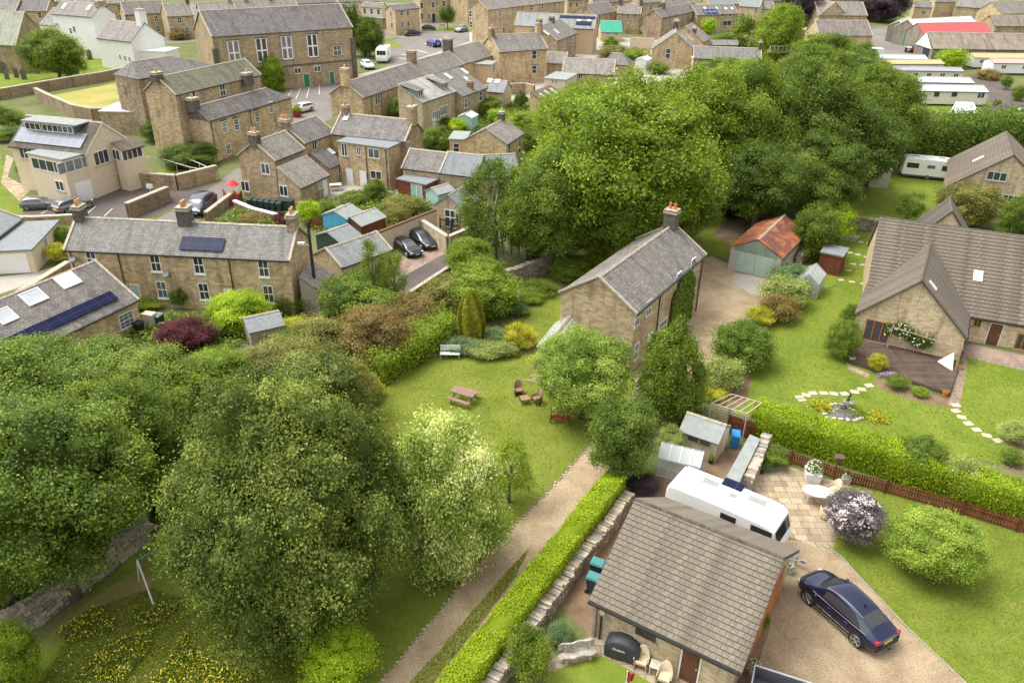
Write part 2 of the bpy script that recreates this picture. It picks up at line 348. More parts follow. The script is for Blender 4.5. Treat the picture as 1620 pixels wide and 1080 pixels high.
def doormesh(w, h, m):
    key = ('door', round(w, 2), round(h, 2), m.name)
    if key in WC: return WC[key]
    f = MB(); x = w / 2; z = h / 2
    f.box(-x, -0.06, -z, -x + 0.06, 0.02, z, 1).box(x - 0.06, -0.06, -z, x, 0.02, z, 1).box(-x + .06, -0.06, z - 0.06, x - .06, 0.02, z, 1)
    f.box(-x + 0.06, -0.035, -z, x - 0.06, 0.02, z - 0.06, 0)
    for q in (-0.5, 0.32):
        f.box(-x + .16, -0.045, z * q - 0.12 * h, x - .16, -0.03, z * q + 0.16 * h, 0)
    f.ball((x - 0.15, -0.07, 0), 0.03, n=6, mi=1)
    WC[key] = f.mesh('door', [m, WPAINT]); return WC[key]
FROT = {'f': 0.0, 'l': -math.pi / 2, 'r': math.pi / 2, 'b': math.pi}

class House:
    def __init__(s, name, label, A=None, B=None, h=5.0, ridge=None, pitch=36.0, depth=None, front=None, far=None, L=None,
                 wall=STONE, roof=SLATE, kind='gable', cat='house', group=None, parent=None, ov=0.15, vo=0.12, cope=True,
                 gut=True, z0=0.0, stepped=0, inset=0.0, hip=(0, 0), rise=None, pname='', quoin=False):
        s.h, s.kind, s.roofm, s.wallm, s.z0 = h, kind, roof, wall, z0
        if front:                                        # gable front given by its two eave corners
            PL, PR = G(front[0], h), G(front[1], h); PL.z = PR.z = 0; fv = PR - PL
            a = ang_of(PL, PR) + math.pi / 2; P0 = PR; wdt = fv.length; s.W = Matrix.Translation(P0) @ Matrix.Rotation(a, 4, 'Z'); s.Wi = s.W.inverted()
            s.w = wdt / 2; s.a = a
            if ridge: s.rise = s.hit('l', ridge).z - h
            else: s.rise = rise or s.w * math.tan(R(pitch))
            if far:
                o, d = s.lray(far); t = (h + s.rise - o.z) / d.z; s.L = max(1.0, (o + d * t).x)
            else: s.L = L or 8.0
        else:
            PA, PB = G(A, h), G(B, h); PA.z = PB.z = 0
            a = ang_of(PA, PB); s.W = Matrix.Translation(PA) @ Matrix.Rotation(a, 4, 'Z'); s.Wi = s.W.inverted(); s.a = a
            s.L = (PB - PA).length if L is None else L
            if inset: s.W = s.W @ Matrix.Translation((inset, 0, 0)); s.Wi = s.W.inverted(); s.L -= 2 * inset; vo = inset
            tp = math.tan(R(pitch))
            if kind == 'flat': s.w = depth or 4.0; s.rise = 0.0
            elif ridge:
                o, d = s.lray(ridge); t = (h + o.y * tp - o.z) / (d.z - d.y * tp); s.w = (o + d * t).y; s.rise = s.w * tp
                if depth: s.w = depth if kind == 'mono' else depth / 2; s.rise = s.w * tp
            else: s.w = depth / 2 if kind != 'mono' else depth; s.rise = s.w * tp
            s.w = min(max(s.w, 0.8), 9.0); s.rise = s.w * tp if kind != 'flat' else 0.0
        s.D = s.w if kind in ('mono', 'flat') else 2 * s.w
        s.tp = s.rise / s.w; s.ang = math.atan(s.tp)
        if parent: s.root = parent.root; s.M = parent.Wroot.inverted() @ s.W; s.Wroot = parent.Wroot
        else:
            s.root = root(name, label, cat, s.W.translation, a, group); s.M = Matrix.Identity(4); s.Wroot = s.W
        L, w, D, rs = s.L, s.w, s.D, s.rise
        # walls
        mb = MB()
        if kind in ('gable',):
            z1 = h - 0.02; zr = h + rs - 0.03
            P = [(0, 0), (D, 0)]
            vs = [(0, 0, z0), (0, 0, z1), (0, w, zr), (0, D, z1), (0, D, z0), (L, 0, z0), (L, 0, z1), (L, w, zr), (L, D, z1), (L, D, z0)]
            mb.add(vs, [(0, 1, 2, 3, 4), (9, 8, 7, 6, 5), (0, 5, 6, 1), (4, 3, 8, 9)])
        elif kind == 'mono':
            vs = [(0, 0, z0), (0, 0, h - .02), (0, w, h + rs - .02), (0, w, z0), (L, 0, z0), (L, 0, h - .02), (L, w, h + rs - .02), (L, w, z0)]
            mb.add(vs, [(0, 1, 2, 3), (7, 6, 5, 4), (0, 4, 5, 1), (3, 2, 6, 7)])
        else: mb.box(0, 0, z0, L, D, h - 0.02)
        s.wall = mb.build('wall', wall, s.root, s.M)
        # roof
        rb = MB(); t = 0.10; tp = s.tp
        def slope(side):
            if side == 'f': ya, yb = -ov, w
            else: ya, yb = D + ov, w
            za = h - ov * tp; zb = h + rs
            hl, hr = hip
            if stepped:
                sl = math.hypot(yb - ya, zb - za); n = max(2, int(round(sl / stepped)))
                for i in range(n):
                    y0_, y1_ = ya + (yb - ya) * i / n, ya + (yb - ya) * (i + 1) / n
                    q0, q1 = za + (zb - za) * i / n, za + (zb - za) * (i + 1) / n
                    e = 0.06; org = Vector(((i % 2) * 0.15, y0_, q0 + e))
                    x0, x1 = -vo, L + vo
                    k = len(rb.f)
                    F = [(x0, y0_, q0 + e), (x1, y0_, q0 + e), (x1, y1_, q1 + 0.008), (x0, y1_, q1 + 0.008)]
                    Rr = [(x0, y0_, q0 - 0.01), (x1, y0_, q0 - 0.01), (x1, y0_, q0 + e), (x0, y0_, q0 + e)]
                    if side == 'b': F = F[::-1]; Rr = Rr[::-1]
                    rb.add(F, [(0, 1, 2, 3)]); rb.add(Rr, [(0, 1, 2, 3)])
                    rb.org[k] = org; rb.org[k + 1] = org
                zt = -0.02
            else: zt = 0.0
            pts = [(-vo, ya, za + zt), (L + vo, ya, za + zt), (L + vo - hr, yb, zb + zt), (-vo + hl, yb, zb + zt)]
            if side == 'b': pts = pts[::-1]
            nn = Vector((0, -tp, 1)) if side == 'f' else Vector((0, tp, 1))
            rb.slab(pts, nn, t)
        if kind == 'flat':
            rb.box(-ov, -ov, h, L + ov, D + ov, h + 0.14)
        else:
            slope('f')
            if kind == 'gable': slope('b')
            if kind == 'hip':
                slope('b'); hl, hr = hip; zb = h + rs
                if hl: rb.slab([(-vo, D + ov, h - ov * tp), (-vo, -ov, h - ov * tp), (-vo + hl, w, zb)], Vector((-1, 0, .8)), t)
                if hr: rb.slab([(L + vo, -ov, h - ov * tp), (L + vo, D + ov, h - ov * tp), (L + vo - hr, w, zb)], Vector((1, 0, .8)), t)
        s.roof = rb.build('roof', roof, s.root, s.M)
        # ridge tiles and verge copings
        if kind in ('gable', 'hip'):
            rd = MB(); x = -vo + hip[0]
            while x < L + vo - hip[1] - 0.1:
                x2 = min(x + 0.45, L + vo - hip[1]); q = 0.13
                rd.add([(x, w - q, h + rs - q * tp + .045), (x, w, h + rs + 0.07), (x, w + q, h + rs - q * tp + .045), (x2 - .015, w - q, h + rs - q * tp + .045), (x2 - .015, w, h + rs + 0.07), (x2 - .015, w + q, h + rs - q * tp + .045)],
                       [(0, 3, 4, 1), (1, 4, 5, 2), (0, 1, 2), (5, 4, 3)]); x = x2
            rd.build('ridge_tiles', STCOP if not stepped else TILE, s.roof)
        if cope and kind == 'gable':
            for xx in (-vo - 0.06, L + vo - 0.14):
                cb = MB()
                for y0_, y1_ in ((-ov - .05, w), (D + ov + .05, w)):
                    z0_, z1_ = h - abs(ov) * tp, h + rs
                    vs = [(xx, y0_, z0_ + .10), (xx + .2, y0_, z0_ + .10), (xx + .2, y1_, z1_ + .12), (xx, y1_, z1_ + .12), (xx, y0_, z0_ - .06), (xx + .2, y0_, z0_ - .06), (xx + .2, y1_, z1_ - .04), (xx, y1_, z1_ - .04)]
                    cb.add(vs, [(0, 1, 2, 3), (7, 6, 5, 4), (0, 4, 5, 1), (1, 5, 6, 2), (3, 7, 4, 0)])
                cb.build('coping', STCOP, s.roof)
        if gut and kind != 'flat':
            gb = MB(); gz = h - ov * tp - 0.07
            gb.box(-vo, -ov - 0.11, gz - .04, L + vo, -ov - .005, gz + 0.05)
            gb.build('gutter', BLACKP, s.roof)
    def lray(s, p):
        o = s.Wi @ CAM; d = (s.Wi.to_3x3() @ ray(*p[:2])).normalized(); return o, d
    def hit(s, face, p):
        o, d = s.lray(p)
        if face == 'f': t = -o.y / d.y
        elif face == 'b': t = (s.D - o.y) / d.y
        elif face == 'l': t = -o.x / d.x
        elif face == 'r': t = (s.L - o.x) / d.x
        elif face == 'rf': t = (s.h + o.y * s.tp - o.z) / (d.z - d.y * s.tp)
        elif face == 'rb': t = (s.h + (s.D - o.y) * s.tp - o.z) / (d.z + d.y * s.tp)
        elif face == 'top': t = (s.h + 0.14 - o.z) / d.z
        return o + d * t
    def fm(s, face, p):
        P = s.hit(face, p)
        if face in 'fb': P.x = min(max(P.x, 0.3), s.L - 0.3)
        else: P.y = min(max(P.y, 0.3), s.D - 0.3)
        return P, Matrix.Translation(P) @ Matrix.Rotation(FROT[face], 4, 'Z')
    def win(s, face, pts, w=0.9, h=1.4, style='sash', fm=None, sill=STCOP, lintel=STCOP, label=None):
        fm = fm or WPAINT
        for p in pts:
            P, M = s.fm(face, p[:2]); ww = p[2] if len(p) > 2 else w; hh = p[3] if len(p) > 3 else h
            if P.z - hh / 2 < s.z0 + 0.05: M = Matrix.Translation((0, 0, s.z0 + 0.05 - (P.z - hh / 2))) @ M
            f, g, cache, sl, sr = winmesh(ww, hh, style, fm)
            o = link('window', f, s.root, s.M @ M); link('pane', g, o)
            if label: o['label'] = label
            if sill:
                if sill.name not in cache: cache[sill.name] = sl.mesh('sill', sill)
                link('sill', cache[sill.name], o)
            if lintel and not (face == 'f' and P.z + hh / 2 + .22 > s.h - .05):
                k = 'l' + lintel.name
                if k not in cache: cache[k] = sr.mesh('lintel', lintel)
                link('lintel', cache[k], o)
        return s
    def door(s, face, p, w=0.95, h=2.0, mat=None, label=None):
        P, M = s.fm(face, p); M = Matrix.Translation((0, 0, s.z0 + h / 2 + .02 - P.z)) @ M
        o = link('door', doormesh(w, h, mat or WPAINT), s.root, s.M @ M)
        if label: o['label'] = label
        return s
    def rmat(s, P, side='rf'):
        if side == 'rf': X = Vector((1, 0, 0)); Y = Vector((0, math.cos(s.ang), math.sin(s.ang)))
        else: X = Vector((-1, 0, 0)); Y = Vector((0, -math.cos(s.ang), math.sin(s.ang)))
        Z = X.cross(Y)
        return Matrix(((X.x, Y.x, Z.x, P.x), (X.y, Y.y, Z.y, P.y), (X.z, Y.z, Z.z, P.z), (0, 0, 0, 1)))
    def sky(s, pts, w=0.7, h=1.0, side='rf', fr=None, glass=None):
        for p in pts:
            P = s.hit(side, p)
            ww, hh = (p[2], p[3]) if len(p) > 2 else (w, h)
            f = MB(); x, y = ww / 2, hh / 2; t = 0.07
            for b in ((-x, -y, -x + t, y), (x - t, -y, x, y), (-x + t, y - t, x - t, y), (-x + t, -y, x - t, -y + t)): f.box(b[0], b[1], -0.05, b[2], b[3], 0.11)
            f.box(-x + t, -y + t, 0, x - t, y - t, 0.08, 1)
            f.build('skylight', [fr or WPAINT, glass or GLASSB], s.roof, s.rmat(P, side))
        return s
    def solar(s, p1, p2, mat=None, side='rf', label=None):
        a, b = s.hit(side, p1), s.hit(side, p2)
        c = math.cos(s.ang); dx = abs(a.x - b.x) / 2; dy = abs(a.y - b.y) / c / 2; P = (a + b) / 2
        f = MB().box(-dx, -dy, 0.09, dx, dy, 0.14)
        M = s.rmat(P, side)
        o = f.build('solar_panel', mat or SOLAR, s.root, s.M @ M)
        if label: o['label'] = label
        return s
    def chim(s, fx, npots=2, w=0.75, l=1.1, hh=1.3, mat=None, pot=None, off=0.0, zb=None):
        x = fx * s.L; y = s.w + off; z = s.h + s.rise - abs(off) * s.tp
        c = MB(); zt = z + hh
        c.box(x - w / 2, y - l / 2, z - 0.6 if zb is None else zb, x + w / 2, y + l / 2, zt, 0)
        c.box(x - w / 2 - .07, y - l / 2 - .07, zt - 0.22, x + w / 2 + .07, y + l / 2 + .07, zt - 0.08, 1)
        c.box(x - w / 2 - .03, y - l / 2 - .03, zt - 0.002, x + w / 2 + .03, y + l / 2 + .03, zt + 0.08, 1)
        for i in range(npots):
            py = y + (i - (npots - 1) / 2) * l / max(npots, 1) * 0.8
            c.cyl((x, py, zt + .08), (x, py, zt + 0.55), 0.14, 0.11, 8, 2)
        c.build('chimney', [mat or STONE2, STCOP, pot or POT], s.roof)
        return s
    def pipe(s, face, pts):
        for p in pts:
            P, M = s.fm(face, p); M = Matrix.Translation((0, 0, -P.z)) @ M
            pb = MB().cyl((0, -0.07, s.z0), (0, -0.07, s.h - 0.1), 0.045, n=6); pb.build('downpipe', BLACKP, s.root, s.M @ M)
        return s
def flat(name, label, A, B, h, depth, **k):
    k.setdefault('roof', FELT); k.setdefault('gut', False)
    return House(name, label, A, B, h, depth=depth, kind='flat', **k)
# ------------------------------------------------------------------ foliage
def quads_mesh(name, pos, nrm, size, tint, core=None, aspect=0.62, seed=0):
    rg = np.random.default_rng(seed); n = len(pos)
    r = rg.normal(size=(n, 3)); nrm = nrm / (np.linalg.norm(nrm, axis=1, keepdims=True) + 1e-9)
    a = np.cross(nrm, r); a /= (np.linalg.norm(a, axis=1, keepdims=True) + 1e-9); b = np.cross(nrm, a)
    A = a * size[:, None]; B = b * size[:, None] * aspect
    bend = nrm * size[:, None] * 0.25
    V = np.empty((n, 4, 3), np.float32); V[:, 0] = pos - A - bend; V[:, 1] = pos - B; V[:, 2] = pos + A - bend; V[:, 3] = pos + B
    V = V.reshape(-1, 3); nf = n; T = tint
    loops = np.arange(4 * n, dtype=np.int32); starts = np.arange(0, 4 * n, 4, dtype=np.int32)
    me = bpy.data.meshes.new(name)
    if core is not None:
        cv, cf, ct = core; off = 4 * n
        V = np.concatenate([V, cv.astype(np.float32)]); cl = (cf + off).astype(np.int32).reshape(-1)
        starts = np.concatenate([starts, 4 * n + np.arange(0, 3 * len(cf), 3, dtype=np.int32)]); loops = np.concatenate([loops, cl]); nf += len(cf); T = np.concatenate([tint, ct])
    me.vertices.add(len(V)); me.vertices.foreach_set('co', V.reshape(-1).astype(np.float32))
    me.loops.add(len(loops)); me.loops.foreach_set('vertex_index', loops)
    me.polygons.add(nf); me.polygons.foreach_set('loop_start', starts)
    me.update(calc_edges=True)
    at = me.attributes.new('tint', 'FLOAT', 'FACE'); at.data.foreach_set('value', np.clip(T, 0, 1).astype(np.float32))
    return me
_t = (1 + 5 ** .5) / 2
_IV = np.array([(-1, _t, 0), (1, _t, 0), (-1, -_t, 0), (1, -_t, 0), (0, -1, _t), (0, 1, _t), (0, -1, -_t), (0, 1, -_t), (_t, 0, -1), (_t, 0, 1), (-_t, 0, -1), (-_t, 0, 1)], float)
_IV /= np.linalg.norm(_IV[0])
_IF = [(0, 11, 5), (0, 5, 1), (0, 1, 7), (0, 7, 10), (0, 10, 11), (1, 5, 9), (5, 11, 4), (11, 10, 2), (10, 7, 6), (7, 1, 8), (3, 9, 4), (3, 4, 2), (3, 2, 6), (3, 6, 8), (3, 8, 9), (4, 9, 5), (2, 4, 11), (6, 2, 10), (8, 6, 7), (9, 8, 1)]
def ico(sub):
    V = [tuple(v) for v in _IV]; F = list(_IF)
    for _ in range(sub):
        c = {}; NF = []
        def mid(a, b):
            k = (min(a, b), max(a, b))
            if k not in c:
                p = np.array(V[a]) + np.array(V[b]); V.append(tuple(p / np.linalg.norm(p))); c[k] = len(V) - 1
            return c[k]
        for a, b, d in F:
            x, y, z = mid(a, b), mid(b, d), mid(d, a); NF += [(a, x, z), (b, y, x), (d, z, y), (x, y, z)]
        F = NF
    return np.array(V), np.array(F)
ICO1, ICO2 = ico(1), ico(2)
def crown(name, n, leaf, seed, lobes=16, shell=0.60, lr=(0.30, 0.46), zmin=-0.92, clump=55, tv=0.20, spread=1.0, corek=0.74, topt=0.0, taper=0.0):
    """unit-radius crown of leaf faces gathered in clumps on overlapping lobes"""
    rg = np.random.default_rng(seed)
    d = rg.normal(size=(lobes * 14, 3)); d /= np.linalg.norm(d, axis=1, keepdims=True); d = d[d[:, 2] > zmin]
    keep = [d[0]]
    for q in d[1:]:
        if len(keep) >= lobes: break
        if max(np.dot(q, k) for k in keep) < (0.80 if lobes < 30 else 0.90 if lobes < 50 else 0.93): keep.append(q)
    d = np.array(keep); K = len(d)
    lrd = rg.uniform(*lr, size=K); c = d * shell * rg.uniform(0.80, 1.12, size=(K, 1))
    if corek > .35: c = np.vstack([c, [[0, 0, 0.0]]]); lrd = np.append(lrd, shell * .98); K += 1
    M = max(8, n // clump); k = rg.choice(K, M, p=(np.minimum(lrd, .42) ** 2) / (np.minimum(lrd, .42) ** 2).sum())
    q = rg.normal(size=(M, 3)); q /= np.linalg.norm(q, axis=1, keepdims=True)
    out = c[k] / (np.linalg.norm(c[k], axis=1, keepdims=True) + 1e-6); q = q + out * 0.55; q /= np.linalg.norm(q, axis=1, keepdims=True)
    if zmin > -0.5: q[:, 2] = np.where(q[:, 2] < -0.5, -q[:, 2], q[:, 2])
    cp_ = c[k] + q * lrd[k][:, None] * rg.uniform(0.78, 1.22, size=(M, 1))
    cs = rg.uniform(0.6, 1.5, size=M) * leaf * 3.6 * spread; ct = rg.normal(0, tv, size=M) + rg.normal(0, tv * .7, size=K)[k]
    j = rg.integers(0, M, n); dd = rg.normal(size=(n, 3)) * np.array([1, 1, 0.6])
    pos = cp_[j] + dd * cs[j][:, None]
    if taper: pos[:, :2] *= (1 - taper * pos[:, 2:3])
    nr = q[j] * 0.6 + rg.normal(size=(n, 3)) * 0.55 + np.array([0, 0, 0.45])
    size = leaf * rg.uniform(0.55, 1.25, n)
    tint = 0.45 + ct[j] + rg.normal(0, 0.16, n) + topt * pos[:, 2]
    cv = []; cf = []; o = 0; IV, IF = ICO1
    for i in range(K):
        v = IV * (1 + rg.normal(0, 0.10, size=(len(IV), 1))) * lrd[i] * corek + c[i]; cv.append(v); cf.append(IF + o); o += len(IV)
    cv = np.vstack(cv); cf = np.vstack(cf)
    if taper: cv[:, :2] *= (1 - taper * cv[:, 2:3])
    return quads_mesh(name, pos, nr, size, tint, (cv, cf, np.full(len(cf), 0.30)), seed=seed)  # opaque cores added inside the lobes to block light, tinted darker than the leaves
POOL = {}
SPEC = {'near': dict(n=170000, leaf=0.0125, lobes=60, lr=(0.15, 0.28), shell=0.78, clump=60, tv=.24, corek=.68, taper=.16), 'nearw': dict(n=60000, leaf=0.022, lobes=40, lr=(0.17, 0.30), shell=0.75, clump=30, tv=.20, corek=.68, taper=.12),
        'nearm': dict(n=80000, leaf=0.018, lobes=44, lr=(0.16, 0.30), clump=45, shell=0.76, tv=.25, corek=.68),
        'mid': dict(n=34000, leaf=0.026, lobes=34, lr=(0.18, 0.32), clump=40, shell=0.75, tv=.25, corek=.70), 'big': dict(n=85000, leaf=0.019, lobes=60, lr=(0.13, 0.26), clump=55, shell=0.80, tv=.20, corek=.70),
        'shrub': dict(n=12000, leaf=0.040, lobes=26, zmin=-0.3, clump=24, lr=(.2, .34), shell=.74, corek=.75, tv=.22), 'far': dict(n=5000, leaf=0.06, lobes=14, clump=25),
        'loose': dict(n=9000, leaf=0.032, lobes=20, lr=(0.14, 0.26), shell=0.72, clump=40, corek=0.25, zmin=-0.9),
        'cone': dict(n=40000, leaf=0.024, lobes=44, lr=(0.15, 0.28), clump=40, shell=0.75, tv=.25, corek=.7, taper=.28),
        'airy': dict(n=26000, leaf=0.024, lobes=50, lr=(0.10, 0.20), clump=34, shell=0.80, tv=.25, corek=.3, taper=.15),
        'ball': dict(n=15000, leaf=0.030, lobes=30, lr=(0.22, 0.30), shell=0.74, clump=22, tv=0.08, zmin=-0.5)}
NS = {'cone': 1, 'airy': 2, 'near': 1, 'nearw': 1, 'nearm': 2, 'mid': 3, 'big': 3, 'shrub': 4, 'far': 3, 'loose': 3, 'ball': 2}
def pool(kind, i):
    k = (kind, i % NS[kind])
    if k not in POOL: POOL[k] = crown('crown', seed=11 + 17 * k[1] + len(kind), **SPEC[kind]); POOL[k].materials.append(None)
    return POOL[k]
_ti = [0]
def place_crown(p, rx, ry, clear):
    """crown centre, radii in metres from its place and size in the photo; it stands `clear` metres above the ground"""
    hc = 3.0
    for _ in range(12):
        P = G(p, hc); s = scl(P); el = math.asin((CAMH - hc) / (P - CAM).length)
        r = rx / s; q = ry / s; rd = min(r, 0.8 * q / math.sin(el)); v = q * q - (rd * math.sin(el)) ** 2
        rz = math.sqrt(max(v, (0.45 * q) ** 2)) / math.cos(el); rz = min(max(rz, 0.3 * r), 2.6 * r)
        hc = 0.5 * hc + 0.5 * (clear + rz * 0.93)
    return G(p, hc), r, rz, hc, rd
def tree(label, p, rx, ry, mat='mid', kind='mid', clear=1.5, name='broadleaf_tree', cat='tree', group=None, bark=None, flowers=None, limbs=True, lean=0.0):
    P, r, rz, hc, rd = place_crown(p, rx, ry, clear)
    _ti[0] += 1; i = _ti[0]; rg = random.Random(i * 13)
    t = root(name, label, cat, Vector((P.x, P.y, 0)), 0, group)
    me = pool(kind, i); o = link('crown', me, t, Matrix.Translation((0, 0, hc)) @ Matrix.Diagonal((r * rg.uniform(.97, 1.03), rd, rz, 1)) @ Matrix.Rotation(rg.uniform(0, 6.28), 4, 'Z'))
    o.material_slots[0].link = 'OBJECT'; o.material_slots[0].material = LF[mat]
    if limbs:
        tr = MB(); r0 = max(0.05, 0.045 * r + 0.012 * hc); top = hc + rz * 0.45
        pts = [(0, 0, -.1), (rg.uniform(-.04, .04) * r, rg.uniform(-.04, .04) * r, hc * 0.4), (rg.uniform(-.1, .1) * r, rg.uniform(-.1, .1) * r, hc), (0, 0, top)]
        tr.tube(pts, [r0 * 1.3, r0, r0 * 0.6, r0 * 0.15], 8)
        for q in range(6 if kind not in ('shrub', 'far') else 3):
            a = q * 1.05 + rg.uniform(0, .5); e = rg.uniform(.45, .8); zz = hc - rz * rg.uniform(.2, .7)
            if zz < 0.15 * hc: zz = 0.3 * hc
            b = Vector((math.cos(a) * r * e, math.sin(a) * r * e, hc + rz * rg.uniform(-.1, .45)))
            mdl = Vector((b.x * .45, b.y * .45, (zz + b.z) / 2 + rz * .05))
            tr.tube([(0, 0, zz), mdl, b], [r0 * .55, r0 * .35, r0 * .1], 6)
        tr.build('trunk', bark or BARK, t, smooth=True)
    if flowers:
        fm, nfl, fs, up = flowers; rs = np.random.default_rng(i)
        d = rs.normal(size=(nfl, 3)); d[:, 2] = np.abs(d[:, 2]) * up - 0.25; d /= np.linalg.norm(d, axis=1, keepdims=True)
        c = d * np.array([r, rd, rz]) * rs.uniform(.82, 1.02, size=(nfl, 1)); c[:, 2] += hc; m = 14
        pos = np.repeat(c, m, 0) + rs.normal(size=(nfl * m, 3)) * fs * .55; nr = np.repeat(d, m, 0) + rs.normal(size=(nfl * m, 3)) * .4 + np.array([0, 0, .3])
        fme = quads_mesh('flowers', pos, nr, rs.uniform(.5, 1, nfl * m) * fs * .5, rs.uniform(0, 1, nfl * m), seed=i); fme.materials.append(LF[fm]); link('flowers', fme, t)
    return t
def shrub(label, p, rx, ry, mat='mid', kind='shrub', name='shrub', cat='shrub', **k):
    k.setdefault('clear', 0.0); k.setdefault('limbs', False)
    return tree(label, p, rx, ry, mat, kind, name=name, cat=cat, **k)
def hedge(label, pts, width, height, mat='hedge', dens=260, leaf=0.06, name='hedge', group=None, rough=0.12, base=0.0):
    """clipped hedge along ground points: leaf faces over a box-like core"""
    P = [G(p, 0) for p in pts]; o0 = P[0]; rg = np.random.default_rng(len(label) * 7 + int(abs(o0.x * 10)))
    pos = []; nr = []; cv = []; cf = []
    co = MB()
    for i in range(len(P) - 1):
        a, b = np.array(P[i] - o0), np.array(P[i + 1] - o0); L = np.linalg.norm(b - a); u = (b - a) / L; v = np.array([-u[1], u[0], 0])
        hw = width / 2
        for face, area in (('t', L * width), ('l', L * height), ('r', L * height), ('e', width * height), ('s', width * height)):
            n = int(area * dens); s_ = rg.uniform(0, L, n); q = rg.uniform(-1, 1, n); z = rg.uniform(0, 1, n) * height
            if face == 't': y = q * hw; z = np.full(n, height); N = np.tile([0, 0, 1.0], (n, 1))
            elif face == 'l': y = np.full(n, hw); N = np.tile(v, (n, 1))
            elif face == 'r': y = np.full(n, -hw); N = np.tile(-v, (n, 1))
            elif face == 'e': s_ = np.full(n, 0.0); y = q * hw; N = np.tile(-u, (n, 1))
            else: s_ = np.full(n, L); y = q * hw; N = np.tile(u, (n, 1))
            w_ = 0.08 * height * (np.sin(s_ * 1.3 + y) + np.sin(s_ * 3.1 + 2 * y)) * (z / height) * 0.5
            p_ = a + u * s_[:, None] + v * y[:, None]; p_[:, 2] = z + w_ * (face == 't')
            p_ += N * w_[:, None] * 0.6 * (face != 't') + rg.normal(size=(n, 3)) * rough * np.array([1, 1, .7])
            pos.append(p_); nr.append(N + rg.normal(size=(n, 3)) * .55)
        k = np.array([[0, -1, 0], [0, 1, 0], [0, 1, 1], [0, -1, 1], [1, -1, 0], [1, 1, 0], [1, 1, 1], [1, -1, 1]], float)
        kk = a + u * (k[:, 0:1] * L) + v * (k[:, 1:2] * (hw - rough * .9)); kk[:, 2] = k[:, 2] * (height - rough * .9)
        o_ = len(cv) * 8; cv.append(kk)
        for f in ((0, 1, 2), (0, 2, 3), (4, 6, 5), (4, 7, 6), (0, 4, 5), (0, 5, 1), (3, 2, 6), (3, 6, 7), (0, 3, 7), (0, 7, 4), (1, 5, 6), (1, 6, 2)): cf.append([x + o_ for x in f])
    pos = np.vstack(pos); nr = np.vstack(nr); n = len(pos)
    g = np.sin(pos[:, 0] * 1.7 + pos[:, 1]) * np.sin(pos[:, 1] * 1.3 + 1) * .12
    tint = 0.5 + g + rg.normal(0, .2, n)
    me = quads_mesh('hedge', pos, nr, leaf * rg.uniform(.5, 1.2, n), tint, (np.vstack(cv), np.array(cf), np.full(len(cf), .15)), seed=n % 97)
    me.materials.append(LF[mat]); o = link(name, me, None, Matrix.Translation((o0.x, o0.y, base))); return tag(o, label, 'hedge', group)
def scatter(name, label, cat, polys, n, mat, size, hgt, kind='stuff', seed=3, up=0.8):
    """small leaf or petal faces strewn over ground polygons given by photo points"""
    rg = np.random.default_rng(seed); allp = []
    W = [[G(p) for p in poly] for poly in polys]; tot = []
    for poly in W:
        a = 0
        for i in range(len(poly)): q, r_ = poly[i], poly[(i + 1) % len(poly)]; a += q.x * r_.y - r_.x * q.y
        tot.append(abs(a) / 2)
    for poly, ar in zip(W, tot):
        m = int(n * ar / sum(tot)); xs = np.array([p.x for p in poly]); ys = np.array([p.y for p in poly]); got = []
        while sum(len(g) for g in got) < m:
            q = np.column_stack([rg.uniform(xs.min(), xs.max(), m * 2), rg.uniform(ys.min(), ys.max(), m * 2)])
            ins = np.zeros(len(q), bool); j = len(xs) - 1
            for i in range(len(xs)):
                c = ((ys[i] > q[:, 1]) != (ys[j] > q[:, 1])) & (q[:, 0] < (xs[j] - xs[i]) * (q[:, 1] - ys[i]) / (ys[j] - ys[i] + 1e-12) + xs[i]); ins ^= c; j = i
            got.append(q[ins])
        allp.append(np.vstack(got)[:m])
    q = np.vstack(allp); k = len(q); c0 = q.mean(0)
    pos = np.column_stack([q[:, 0] - c0[0], q[:, 1] - c0[1], rg.uniform(0.02, hgt, k)])
    nr = rg.normal(size=(k, 3)) * .5 + np.array([0, 0, up])
    me = quads_mesh(name, pos, nr, size * rg.uniform(.5, 1.3, k), rg.uniform(0, 1, k), seed=seed); me.materials.append(LF[mat])
    o = link(name, me, None, Matrix.Translation((c0[0], c0[1], 0))); return tag(o, label, cat, kind=kind)
# ------------------------------------------------------------------ ground patches, walls, fences
_pz = [0]
def patch(name, pts, z, mat, label=None, jit=0.0, seed=1, step=0.8):
    _pz[0] += 1; z = z + 0.0005 * (_pz[0] % 8)
    rg = random.Random(seed); P = [G(p) for p in pts]; Q = []
    for i in range(len(P)):
        a, b = P[i], P[(i + 1) % len(P)]; n = max(1, min(60, int((b - a).length / step))) if jit else 1
        for k in range(n):
            q = a.lerp(b, k / n); Q.append((q.x + rg.uniform(-jit, jit), q.y + rg.uniform(-jit, jit), z))
    me = bpy.data.meshes.new(name); me.from_pydata(Q, [], [tuple(range(len(Q)))])
    me.update()
    if me.polygons[0].normal.z < 0: me.flip_normals()
    me.materials.append(mat); uv = me.uv_layers.new(name='UVMap').data
    for l in me.loops: c = me.vertices[l.vertex_index].co; uv[l.index].uv = (c.x, c.y)
    o = link(name, me); o['kind'] = 'structure'
    if label: o['label'] = label
    return o
